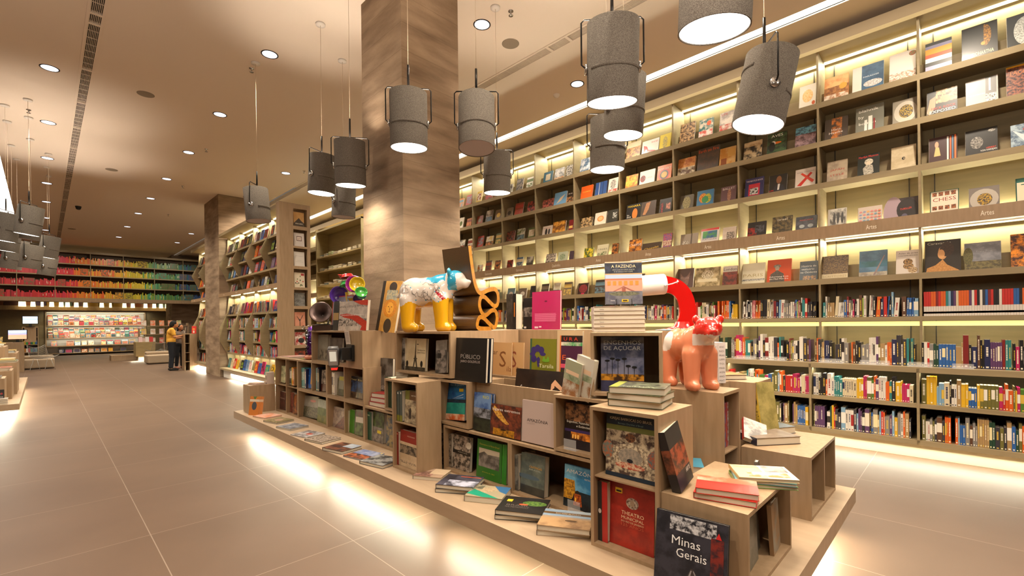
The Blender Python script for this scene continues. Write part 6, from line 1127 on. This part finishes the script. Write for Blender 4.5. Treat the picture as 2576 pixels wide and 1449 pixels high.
# ------------------------------------------------------------ flat stacks in the unit beyond the column
sb = MB(); rn = random.Random(9); nst = 0
for z_ in SZ:
    y = 17.3
    while y > 14.1:
        w = rn.uniform(.22, .3); n = rn.randint(3, 6); h = 0; c0_ = rn.choice(['CFC2A4', 'C8B898', '9AA87A', 'A89A84', 'B84A38', '7A8A8A', 'D8CFB8']); q = MB()
        for k in range(n):
            t = rn.uniform(.015, .03); dx, dy = rn.uniform(-.01, .01), rn.uniform(-.012, .012); q.box(.0+dx, -w+dy, h, .3+dx, dy, h+t, rn.choice([c0_, 'D8CFB8', 'B8AC94'])); h += t+.001
        if rn.random() < .5:
            cc = rn.choice(['9AA87A', 'C8B898', '3A5A80', '7AB8A0', 'C8A060', 'D8D0BC']); q.box(.12, -w*.9, h, .14, -.02, h+.02, cc); q.v[-8:] = [(a+.02*0, b1, c1_+(.12 if c1_ > h+.01 else 0)) for a, b1, c1_ in q.v[-8:]] if False else q.v[-8:]
        tag(q.obj('notebook_stack', ink, None, (XU-.04, y, z_+.001)), f'flat stack of soft notebooks, {ordn(int(round((17.3-y)/.38)))} from the left on the {ordn(SZ.index(z_))} shelf beyond the column', 'notebooks', 'flat notebook stacks beyond the big column'); nst += 1
        y -= .38
# ============================================================ FAR WALL: COLOUR-SORTED BOOKS
RY = 31.0
o = thing('rainbow_bookcase', (-1.4, RY, 2.95), 'long high bookcase across the far wall with books sorted from red to blue', 'bookcase')
zr = [3.02, 3.58, 4.14, 4.70, 5.27]; XR = [-4.6, -3.35, -2.1, -.84, .41, 1.67, 2.93, 4.21, 5.48, 6.7]
q = MB(); q.box(-3.2, .33, 0, 8.1, .36, 2.32); q.obj('back_panel', mat('dark_back', '4A3A28', rough=.7), o)
for z_ in zr: MB().box(-3.2, 0, z_-2.95-.05, 8.1, .33, z_-2.95+(.05 if z_ > 5 else 0)).obj('shelf', wood2, o)
for x in XR: MB().box(x+1.4-.012, .01, 0.05, x+1.4+.012, .33, 2.3).obj('upright', wood2, o)
MB().box(-3.2, -.05, -.12, 8.1, .8, .02).obj('soffit', wood, o)
rb = MB(); rn = random.Random(4)
def rcol(x, z):
    t = (x+2.1)/8.2; pal = [(0, ['7A1E1A', '9A2A1E', 'A83A22']), (.16, ['C0282A', 'C8343A', 'B02030']), (.34, ['C8304A', 'D83A3A', 'C02A34']), (.43, ['D8602A', 'E07A24', 'D88A2A']), (.56, ['E0A02A', 'D8A830', 'D8602A', 'C8982A']), (.68, ['C8B030', 'B8B02A', 'D0BC3A']), (.76, ['8AA83A', '5A9A6A', '2E8A6A', '9AB04A']), (.86, ['2E7A4A', '3A6A34', '4A8A5A', '6A8A3A']), (.94, ['2A4A7A', '3A5A8A', '2A6A6A']), (1.1, ['26407A'])]
    for (a, A), (b_, B) in zip(pal[:-1], pal[1:]):
        if t < b_: return rn.choice(A if rn.random() > (t-a)/(b_-a) else B)
    return '26407A'
for zi, z_ in enumerate(zr[:-1]):
    x = -4.4
    while x < 6.3:
        if rn.random() < .03:
            w = rn.uniform(.26, .36); c_ = rcol(x, z_); n0 = len(rb.v); rb.box(x, RY+.02, z_, x+w, RY+.05, z_+.33, c_, 0, '6A5A3A', 12); x += w+.01; continue
        t = rn.uniform(.022, .05); h = rn.uniform(.2, .34)*(1.1 if rn.random() < .2 else 1); c_ = rcol(x, z_); rb.box(x, RY+.03, z_, x+t, RY+.2, z_+h, c_); rb.face([(x+t*.3, RY+.029, z_+h*.3), (x+t*.7, RY+.029, z_+h*.3), (x+t*.7, RY+.029, z_+h*.7), (x+t*.3, RY+.029, z_+h*.7)], 'E8E0C8' if rn.random() < .12 else c_); x += t+.001
for x_ in (-2.5, 0, 2.5, 5): lamp_spot('downlight_or_fill_lamp', (x_, 28.6, CEIL-.03), 150, R(120), .9, rot=(R(35), 0, 0))  # added spots without fixtures, aimed to brighten the colour-sorted books
# ============================================================ MAGAZINE WALL
o = thing('magazine_rack', (0.13, 36.45, 0), 'wide brightly lit magazine rack low on the far wall', 'magazine rack'); MW = 4.3
MB().box(-.03, .35, .1, MW, .38, 2.6).obj('back_panel', white, o)
MB().box(-.06, 0, 0, 0, .38, 2.6).obj('side_panel', wood, o); MB().box(MW, 0, 0, MW+.06, .38, 2.6).obj('side_panel', wood, o)
for z_ in (.14, .55, .98, 1.70, 2.48): MB().box(0, -.02, z_-.05, MW, .35, z_).obj('shelf', wood, o)
MB().box(0, .02, 2.42, MW, .06, 2.44).obj('light_strip', ledm, o)
MB().box(-3.2, .0, 2.5, 8, .05, 2.78).obj('sign_band', wood, o)
q = MB()
for k in range(4): letter(q, lambda a, b_: (a, -.002, b_), 'Revistas', .5+1.05*k, 2.55, .07, 'F0E8D8', .3)
q.obj('lettering', ink, o)
MB().box(-2.9, .06, 0, -.06, .12, 2.5).obj('left_panel', wood2, o); MB().box(MW+.06, .06, 0, MW+1.1, .12, 2.5).obj('right_panel', wood2, o)
rn = random.Random(14); mg = MB(); cnt = 0
mc = ['2A3A6A', 'C83A2A', 'E0A030', '3A8A8A', 'D8D0C0', '6A4A3A', '1A1A20', 'C87A50', '5A6A3A', 'B84A6A', 'E8D8C0', '7A9AB8', 'D86A20', 'C8B8A8']
def magazine(x, y, z_, w, h, t=.006, lean=18, mb=None):
    c_ = rn.choice(mc); d_ = rn.choice(mc); n0 = len(mb.v); mb.box(0, 0, 0, w, t, h, c_); art(mb, w, h, [('n', .06, .05, .94, .72, d_, rn.choice(mc), 14), ('r', .08, .8, .92, .94, rn.choice(['F0E8D8', 'C82A2A', '1A1A1A', 'E0C030']))], c_, lambda a, b_, e_: (a, -e_*3, b_))
    M_ = Matrix.Translation((x, y, z_)) @ Matrix.Rotation(R(-lean), 4, 'X')
    for i in range(n0, len(mb.v)): mb.v[i] = tuple(M_ @ Vector(mb.v[i]))
for z_, rows in ((1.70, ((0, 0, .28), (.09, .17, .28), (.18, .34, .26))), (.98, ((0, 0, .27), (.09, .16, .27), (.18, .32, .26)))):
    for dy, dz, h_ in rows:
        x = .17
        while x < .13+MW-.24: w = rn.uniform(.19, .23); magazine(x, 36.44+dy, z_+dz+.002, w, h_, mb=mg); x += w+.012
for z_, st in ((.55, .42), (.14, .3)):
    x = .3
    while x < .13+MW-.3:
        w = rn.uniform(.2, .3)
        if rn.random() < .75: magazine(x, 36.46, z_+.002, w, .27, mb=mg)
        x += w+.05
tag(mg.obj('magazines', ink), 'overlapping magazines filling every tier of the far lit rack', 'magazines', None, 'stuff')
# fabric lamp shades glowing above the magazine rack
for k, px in enumerate((50, 59, 83, 106, 130, 154, 170, 192, 215, 256, 278, 313, 334, 366, 388, 405, 420)):
    p = at_y(px, 767, 35.6); o = thing('wall_lamp', (p.x, 35.6, 2.72), f'small glowing tapered lamp in the line above the far rack, {ordn(k)} from the left', 'lamp', 'small glowing lamps above the far rack')
    w_ = .10 if px not in (50, 106, 278) else .06
    q = MB(); q.lathe([(w_, 0), (w_*.78, .34)], n=16); q.obj('shade', MATS.get('warm_shade') or mat('warm_shade', 'F0E0B8', emit='FFE6A8', es=2.2), o); MB().tube([(0, 0, .3), (0, 0, .6)], .01).obj('rod', dark, o)
rn = random.Random(2); q = MB(); x = -2.4
while x < 6: w = rn.uniform(.3, .6); q.box(x, 35.9, 2.78, x+w, 35.94, 3.1, rn.choice(['5A2A1E', '3A2A4A', '6A3A20', '2A3A34', '7A5A20', '3A1E1E'])); x += w+.03
tag(q.obj('far_display_books', ink), 'dark row of large books behind the line of small far lamps', 'books', None, 'stuff')
MB_ = MB().box(-4.6, 35.85, 2.55, 7.5, 36.3, 2.78); o = tag(MB_.obj('display_ledge', wood), 'dark wooden ledge carrying the small far lamps', 'shelf')
for px, y_ in ((450, 36.0),):
    struct('column_4', MB().box(5.2, 33.4, 0, 6.4, 34.4, CEIL), conc)
# bookcase at the right of the rack
o = thing('side_bookcase', (5.65, 36.4, 0), 'small lit bookcase at the far right behind the two people', 'bookcase'); MB().box(0, .3, 0, .9, .33, 2.4).obj('back_panel', wood_light, o)
for z_ in (1.9, 1.5, 1.1): MB().box(0, 0, z_-.04, .9, .3, z_).obj('shelf', wood2, o)
# ============================================================ LEFT ISLAND
LX = -.29
o = thing('display_plinth', (-1.0, 14.2, 0), 'low wooden plinth of the left island with a glowing underside', 'plinth')
MB().box(-.7, -2.95, .2, .71, 3.0, .30).obj('platform', plinthm, o); MB().box(-.45, -2.7, 0, .45, 2.7, .2).obj('recessed_base', MATS['plinth_base'], o)
lb = [(11.45, 12.05, -.46, L0, .72, 'nearest block of the left island'), (12.1, 12.9, -.40, L0, .80, 'second block of the left island'), (12.95, 13.9, -.36, L0, .90, 'third block of the left island'), (13.95, 15.2, -.55, L0, 1.18, 'taller block in the middle of the left island'), (15.25, 16.6, -.42, L0, 1.0, 'far block of the left island')]
for a, b_, x, z0, z1, l in lb: cube(l, -1.4, a, z0, x, b_-.01, z1, closed=True, group='blocks of the left island')
o = book('black magazine with red rings and a white title, leaning on the left island', (-.60, 11.40, L0+.001), .135, .24, .02, '1E1A1A', [('e', .55, .7, .16, .12, '4A6A5A'), ('e', .55, .7, .1, .07, '1E1A1A'), ('e', .78, .72, .1, .07, '9A2A2A'), ('e', .15, .6, .12, .07, '9A2A2A'), T('SUBLINHADOS', .45, .08, 'E8E4DC', .8), ('e', .45, .2, .12, .06, '3A3A38')], 0, R(8))
for k in range(3): book(f'white-spined black book, {["lowest", "middle", "highest"][k]} beside the ringed magazine', (-.66, 11.30, L0+.032*(k+1)+.001), .24, .16, .03, 'C8BEB4', (), R(0), flat=True, spine='C8BEB4')
rn = random.Random(8)
k = 0
for a, b_, x, z0, z1, l in lb:
    for j in range(3):
        for s in range(rn.randint(1, 3)):
            t = .022; w, h = rn.uniform(.18, .23), rn.uniform(.14, .2); c_ = rn.choice(['D8D0C4', 'C8B8A0', 'D8B020', '3A3A3A', 'B84A38', '6A8AA0', 'CFC4B0', '8A9A50'])
            if a+.1+.27*j+.2 > b_: continue
            xx = x-.235; book(f'flat {["white", "pale", "coloured"][s % 3]} paperback, level {s+1} of pile {j+1} on the {l}', (xx, a+.06+.27*j+.01*s, z1+(t+.001)*(s+1)), w, h, t, c_, (), R(rn.uniform(-6, 6)), flat=True, group='flat paperbacks on the left island'); k += 1
book('open light book standing on the taller block of the left island', (-.98, 14.3, 1.181), .14, .2, .03, 'D8CCBC', (), 0, R(3)); book('upright colourful travel book near the left island screen', (-.75, 14.6, 1.181), .14, .2, .02, '3A4A3A', [ph('3A4A3A', 'C8A040', 12)], 0, R(5))
# service desk with screens, far left
o = thing('service_desk', (-.85, 24.2, 0), 'far service desk block at the left behind the wire chair', 'desk'); MB().box(-1.2, 0, 0, .35, .9, 1.05).obj('body', wood, o)
for px, py, w, h, l, cs in ((44, 833, .5, .36, 'computer screen showing an orange and blue landscape, far left', ('D86A30', '3A6AC8')), (76, 805, .42, .3, 'higher computer screen showing a white and blue coast, far left', ('D8E4E8', '3A8AC8'))):
    p = at_y(px, py, 24.6); o = thing('monitor', (p.x, 24.6, 1.05 if py > 810 else p.z-.25), l, 'monitor'); MB().box(-w/2, 0, .1, w/2, .04, .1+h).obj('housing', black, o)
    q = MB(); q.face([(-w/2+.02, -.003, .12), (w/2-.02, -.003, .12), (w/2-.02, -.003, .08+h), (-w/2+.02, -.003, .08+h)]); mm = mat('screen_'+l[:8], 'FFFFFF', rough=.3)
    tcn = nd(mm, 'ShaderNodeTexCoord'); sx = nd(mm, 'ShaderNodeSeparateXYZ'); lk(mm, tcn.outputs['Generated'], sx.inputs[0]); rp_ = ramp(mm, [(.0, cs[0]), (.45, cs[0]), (.55, cs[1]), (1, 'A8C8F0')]); lk(mm, sx.outputs[2], rp_.inputs[0]); b_ = mm.node_tree.nodes['Principled BSDF']; lk(mm, rp_.outputs[0], b_.inputs['Emission Color']); b_.inputs['Emission Strength'].default_value = 1.0
    q.obj('screen', mm, o); q = MB(); q.box(-.04, .0, 0, .04, .03, .12); q.box(-.12, -.06, 0, .12, .1, .012); q.obj('stand', black, o)
    if py < 810: MB().box(-.15, 0, -(p.z-.25-1.05), .15, .2, -.0).obj('riser', wood, o)
o = thing('kiosk_shelf', (-.36, 26.1, 0), 'narrow far shelf tower with two rows of small coloured books', 'bookcase'); q = MB(); q.box(-.22, 0, 0, -.20, .35, 1.62); q.box(.2, 0, 0, .22, .35, 1.62); q.box(-.2, .33, 0, .2, .35, 1.62)
for z_ in (.62, .92, 1.22, 1.6): q.box(-.2, 0, z_-.02, .2, .33, z_)
q.obj('body', wood, o); MB().box(-.2, .30, .62, .2, .32, 1.6).obj('inner_back', black, o)
for zz_, cc in ((.92, ['C8A030', '3A8A50', 'B84A60', '2A6A5A', '8AA030', '3A6AA8']), (.62, ['A8702A', 'D8D0C8', 'B83A4A', '2A7A7A', '3A5A8A', '5A8A9A'])):
    for i, c_ in enumerate(cc): tag(MB().box(0, 0, 0, .055, .12, .15, c_).obj('book', ink, None, (-.54+.062*i, 26.14, zz_+.001)), f'tiny coloured book, {ordn(i)} from the left on the {"upper" if zz_ > .8 else "lower"} shelf of the narrow far tower', 'book', 'tiny books of the far shelf tower')
# ============================================================ FURNITURE
def sofa(x0, y0, x1, y1, label, back):
    o = thing('low_sofa', ((x0+x1)/2, (y0+y1)/2, 0), label, 'sofa'); w, d = (x1-x0)/2, (y1-y0)/2
    bevel(MB().box(-w, -d, .03, w, d, .38).obj('base', cushion, o), .05, 3); bevel(MB().box(-w+.02, d-.35, .38, w-.02, d-.02, .50).obj('back_roll', cushion, o), .05, 3)
    MB().box(-w+.08, -d+.08, 0, w-.08, d-.08, .03).obj('foot_plate', black, o)
sofa(-.62, 25.1, .30, 26.0, 'low beige upholstered bench at the far left behind the wire chair', 1)
sofa(3.02, 24.2, 4.1, 25.2, 'low beige upholstered bench at the right, left of the man in yellow', 1)
def wire_chair(x, y, rz, label):
    o = thing('wire_chair', (x, y, 0), label, 'chair', None, rz); mw = MATS.get('wire_steel') or mat('wire_steel', 'A8A49C', rough=.4, metal=.6)
    f = lambda u, v: Vector(((u-.5)*.66*(1-.15*v), (-.28+.5*min(v, .5)*2*.9+(.14*max(0, v-.5)*2)), .46-.05*math.sin(min(v, .5)*PI*2*.5)+(.42*max(0, v-.5)*2)+.10*(2*abs(u-.5))**2))
    q = MB()
    for i in range(15): q.tube([f(i/14, j/14) for j in range(15)], .003, 4); q.tube([f(j/14, i/14) for j in range(15)], .003, 4)
    q.obj('seat_mesh', mw, o); q = MB(); q.tube([f(0, j/14) for j in range(15)]+[f(j/14, 1) for j in range(1, 15)]+[f(1, 1-j/14) for j in range(1, 15)]+[f(1-j/14, 0) for j in range(1, 15)], .007, 6); q.obj('rim', mw, o)
    for s in (-1, 1): MB().tube([(s*.22, -.05, .42), (s*.24, -.22, .012), (s*.24, .25, .012), (s*.22, .10, .42)], .008, 6).obj('leg', mw, o)
wire_chair(-.02, 24.45, R(35), 'silver wire mesh lounge chair in front of the far left bench')
wire_chair(3.55, 25.75, R(200), 'silver wire mesh lounge chair behind the right-hand bench')
# podium and red book by the two people
o = thing('podium', (3.68, 19.95, 0), 'tall wooden podium the two people stand at, beside the column', 'podium'); q = MB(); q.box(-.02, -.2, 0, .20, .3, 1.3); q.box(-.17, -.2, 0, -.15, .3, 1.3); q.box(-.15, .28, 0, -.02, .3, 1.3); q.box(-.15, -.2, 1.28, -.02, .3, 1.3)
for z_ in (.3, .62, .95): q.box(-.15, -.19, z_, -.02, .28, z_+.015)
q.obj('body', wood, o)
book('bright red book standing on top of the podium', (3.75, 19.9, 1.301), .14, .27, .02, 'C8281C', [('r', .2, .5, .7, .7, 'E89030'), ('r', .3, .1, .6, .4, 'E8D0C0')], R(-20), R(8))
# display counters in the far right
def counter(x, y, w, d, h, label, z0=.0):
    o = thing('display_counter', (x, y, 0), label, 'display counter'); q = MB(); q.box(-w/2, 0, .2, w/2, d, h); q.obj('body', wood_light, o); MB().box(-w/2+.1, .1, 0, w/2-.1, d-.1, .2).obj('base', MATS['plinth_base'], o); return o
counter(3.35, 27.3, .72, .8, .86, 'small light wooden counter with books on it, left of the right bench'); lamp_area('glow_counter', (3.2, 27.2, .18), .8, .1, 12)
tag(MB().box(-.55, 0, .0, .6, .8, .24).obj('low_plinth', wood, None, (2.75, 28.3, 0)), 'low wooden plinth step beside the small far counter', 'plinth')
o = thing('open_rack', (4.35, 29.2, 0), 'open shelf rack with orange and yellow books behind the man in yellow', 'rack'); q = MB()
for x_ in (-1.0, -.02, 1.0): q.box(x_-.02, 0, 0, x_+.02, .4, 1.5 if x_ < 0 else 1.75)
for z_ in (.75, 1.2, 1.62): q.box(-1.0, 0, z_-.03, 1.0, .4, z_)
q.obj('body', wood, o)
rn = random.Random(33)
for z_, L_ in ((1.62, ['D8D4CC', 'D8602A', 'E07030', 'D86A28', '8AA040']), (1.2, ['E0C020', 'D8D0C8', 'C8B8C8', 'B8A8C0', 'D8C8B8']), (.75, ['D8B8B0', 'D8D0C8', 'B83A3A', 'D8D0C8', 'A8A8A0'])):
    for i, c_ in enumerate(L_): book(f'{["white", "orange", "bright orange", "amber", "green", "yellow"][i] if z_ > 1.5 else ["front", "second", "third", "fourth", "last"][i]} cover-out book on the {"top" if z_ > 1.5 else ("middle" if z_ > 1 else "lower")} tier of the rack behind the people', (3.42+.36*i, 29.22, z_+.001), .2, .27, .03, c_, [ph(c_, 'C8A890', 8)], 0, R(10), group='books of the rack behind the people')
for i, (x_, c_) in enumerate(((3.1, 'D8B8B8'), (3.35, 'D8D0CC'), (3.5, 'B83030'))): book(f'standing pink and white book, {ordn(i)} from the left on the small far counter', (x_, 27.4, .861), .14, .24, .02, c_, (), 0, R(10))
# ============================================================ PEOPLE
def lerp(a, b, t): return tuple(a[i]+(b[i]-a[i])*t for i in range(3))
def hand(w, dirv, up, sgn, s=1.0):
    """palm, four curled fingers of different length and a thumb leaving the side; returns capsule list"""
    d = Vector(dirv).normalized(); u = Vector(up).normalized(); sd = d.cross(u).normalized()*sgn; w = Vector(w); P = [('e', tuple(w+d*.045), (.04*s, .028*s, .034*s)), ('c', tuple(w), tuple(w+d*.06), .024*s, .030*s)]
    for i, L in enumerate((.066, .075, .070, .055)):
        b0 = w+d*.075+sd*(.028-.019*i); m1 = b0+d*L*.5-u*.006; e1_ = m1+d*L*.38-u*.024; P += [('c', tuple(b0), tuple(m1), .0088*s, .0082*s), ('c', tuple(m1), tuple(e1_), .0082*s, .007*s)]
    b0 = w+d*.03+sd*.03; m1 = b0+d*.03+sd*.022; P += [('c', tuple(b0), tuple(m1), .012*s, .0095*s), ('c', tuple(m1), tuple(m1+d*.03-sd*.002), .0095*s, .008*s)]
    return P
def person(loc, rotz, label, H, woman=False):
    """figure facing local +x, feet on z=0"""
    o = thing('person', loc, label, 'person', None, rotz); k = H/1.76; S_ = lambda p: tuple(c*k for c in p)
    wd = .165 if woman else .195; hip = .085; f = .0
    sh = 1.44; hd = (.10, 0, 1.60)
    P = []; C = lambda a, b, r1, r2: P.append(('c', S_(a), S_(b), r1*k, r2*k))
    # trunk, neck, head bent down
    C((0, hip*.7, .98), (0, -hip*.7, .98), .115, .115); C((-.01, 0, 1.0), (.0, 0, 1.2), .125, .12); C((0, wd*.55, 1.34), (0, -wd*.55, 1.34), .10, .10); C((0, 0, 1.2), (0, 0, 1.33), .125, .115); C((0, wd*.9, 1.42), (0, -wd*.9, 1.42), .052, .052)
    C((.01, 0, 1.42), (.05, 0, 1.53), .055, .052); P.append(('e', S_(hd), (.098*k, .078*k, .112*k), R(22), 'Y')); C((.16, 0, 1.545), (.165, 0, 1.535), .04, .036)
    P.append(('e', S_((.205, 0, 1.575)), (.018*k, .012*k, .02*k)))
    for s in (1, -1):
        P.append(('e', S_((.095, s*.08, 1.59)), (.018*k, .01*k, .028*k)))
        C((0.0, s*hip, .95), (.015, s*(hip+.01), .50), .088, .058); C((.015, s*(hip+.01), .50), (-.02, s*(hip+.015), .09), .055, .036); C((-.03, s*(hip+.015), .045), (.13, s*(hip+.03), .035), .038, .032)
        el = (.06, s*(wd+.05), 1.16); wr = (.30, s*.10, 1.20)
        C((0, s*(wd+.005), 1.41), el, .05, .038); C(el, wr, .036, .025); P.extend([(q[0], tuple(c for c in q[1]), *q[2:]) for q in hand(S_(wr), (1, -s*.25, .08), (0, -s*.4, 1), s, k)])
    sk = 'B07850' if not woman else 'A87050'
    def cf(p):
        return sk
    body('body', P, .011, .012, cf, cloth, o)
    G = lambda lst, name, col, kk=.02, res=.014: body(name, lst, res, kk, lambda p: col if isinstance(col, str) else col(p), cloth, o)
    c = lambda a, b, r1, r2: ('c', S_(a), S_(b), r1*k, r2*k)
    top = [c((0, hip*.7, 1.02), (0, -hip*.7, 1.02), .125, .125), c((-.01, 0, 1.0), (0, 0, 1.2), .135, .13), c((0, wd*.55, 1.34), (0, -wd*.55, 1.34), .112, .112), c((0, 0, 1.2), (0, 0, 1.33), .137, .128), c((0, wd*.9, 1.415), (0, -wd*.9, 1.415), .062, .062)]
    for s in (1, -1):
        el = (.06, s*(wd+.05), 1.16); top.append(c((0, s*(wd+.005), 1.41), lerp((0, s*(wd+.005), 1.41), el, .62 if not woman else .95), .064, .058 if not woman else .05))
    G(top, 'shirt', 'D8A038' if not woman else '7A6A60')
    tr = [c((0, hip*.75, .96), (0, -hip*.75, .96), .124, .124)]
    for s in (1, -1): tr += [c((0, s*hip, .93), (.015, s*(hip+.01), .50), .10, .072), c((.015, s*(hip+.01), .50), (-.02, s*(hip+.015), .13), .07, .056)]
    G(tr, 'trousers', '161A24' if not woman else '10121A')
    shs = [c((-.045, s*(hip+.015), .045), (.15, s*(hip+.03), .036), .046, .038) for s in (1, -1)]
    G(shs, 'shoes', '14100E' if not woman else 'A8705C', .005)
    hr = [('e', S_((.07, 0, 1.63)), (.108*k, .092*k, .105*k), R(22), 'Y'), ('e', S_((.02, 0, 1.58)), (.075*k, .085*k, .09*k))]
    if woman: hr += [c((.0, .0, 1.6), (-.03, 0, 1.40), .085, .06), c((.05, .07, 1.56), (.02, .09, 1.42), .03, .02), c((.05, -.07, 1.56), (.02, -.09, 1.42), .03, .02)]
    body('hair', [q for q in hr], .012, .02, lambda p: '0C0908', cloth, o)
    q = MB()
    for s in (1, -1): q.lathe([(0, 0), (.009*k, .002), (.009*k, .004), (0, .006)], n=10, col='1A1210', M=Matrix.Translation(S_((.182, s*.032, 1.605))) @ Matrix.Rotation(PI/2, 4, 'Y'))
    q.box(.187*k, -.02*k, 1.523*k, .197*k, .02*k, 1.53*k, '7A3A34'); q.obj('face_features', ink, o)
    if not woman:
        q = MB(); q.tube([S_((-.02, .03, 1.47)), S_((-.135, .01, 1.38)), S_((-.142, 0, 1.25))], .008, 6, '141416'); q.tube([S_((.02, -.05, 1.47)), S_((-.10, -.02, 1.44)), S_((-.137, 0, 1.36))], .006, 6, '141416')
        q.ring([[S_((.135*math.cos(a)*1.04-.0, .15*math.sin(a), 1.02+z_)) for a in [2*PI*j/24 for j in range(24)]] for z_ in (-.02, .02)], True, '141416', caps=False); q.box(-.16*k, -.02*k, .82*k, -.148*k, -.004*k, 1.03*k, '141416'); q.box(-.16*k, .004*k, .84*k, -.148*k, .02*k, 1.03*k, '141416'); q.obj('apron', cloth, o)
    return o
person((3.19, 20.15, 0), R(-2), 'man in a yellow shirt and dark jeans with a black apron, seen from behind at the far podium', 1.80)
person((3.56, 20.95, 0), R(-70), 'dark-haired woman in a taupe top and black trousers reading beside the man in yellow', 1.68, True)
q = MB(); q.box(0, -.1, 0, .004, .1, .27, 'D8CCB4'); q.box(-.0, -.1, -.0, .15, .1, .006, 'D8CCB4'); tag(q.obj('open_book', ink, None, (3.56, 20.14, 1.26), (0, R(12), R(-8))), 'open pale book held by the man in the yellow shirt', 'book')
# ------------------------------------------------------------ the remaining books of the long bookcase and the aisle bookcase
def absorb(dst, src, M=None, col=None):
    n = len(dst.v); dst.v += [tuple(M @ Vector(v)) for v in src.v] if M else src.v
    dst.f += [tuple(n+i for i in f) for f in src.f]
    c_ = [hx(col)]*len(src.f) if col else None
    dst.c += c_ or src.c; dst.c2 += c_ or src.c2; dst.uv += src.uv; dst.m += [0]*len(src.f); dst.sm += src.sm
absorb(rest, hb); absorb(rest, rb)
bpy.context.view_layer.update()
def shown(o, s):
    P = [o.matrix_world @ Vector((x, y, z)) for x in (0, s[0]) for y in (0, s[2]) for z in (0, s[1])]; q = []
    for p in P:
        dd = p.x*_s+p.y*_c
        if dd < .3: return 0
        q.append((1288+(p.x*_c-p.y*_s)/dd*F_, CY_-(p.z-H_)/dd*F_))
    x0, x1 = max(0, min(a for a, b in q)), min(2576, max(a for a, b in q)); y0, y1 = max(0, min(b for a, b in q)), min(1449, max(b for a, b in q))
    return max(0, x1-x0)*max(0, y1-y0)
BOOKS.sort(key=lambda b: -shown(b[0], b[4]))
print('BOOKS', len(BOOKS))
for o, m_, pc, pm, s in BOOKS[NKEEP:]:
    M = o.matrix_world.copy(); absorb(rest, m_, M)
    if pm: absorb(rest, pm, M, 'CFC6B4'); bpy.data.objects.remove(pc)
    bpy.data.objects.remove(o)
tag(rest.obj('shelved_books', ink), 'all the smaller and more distant books filling the shelves of every bookcase', 'books', None, 'stuff')
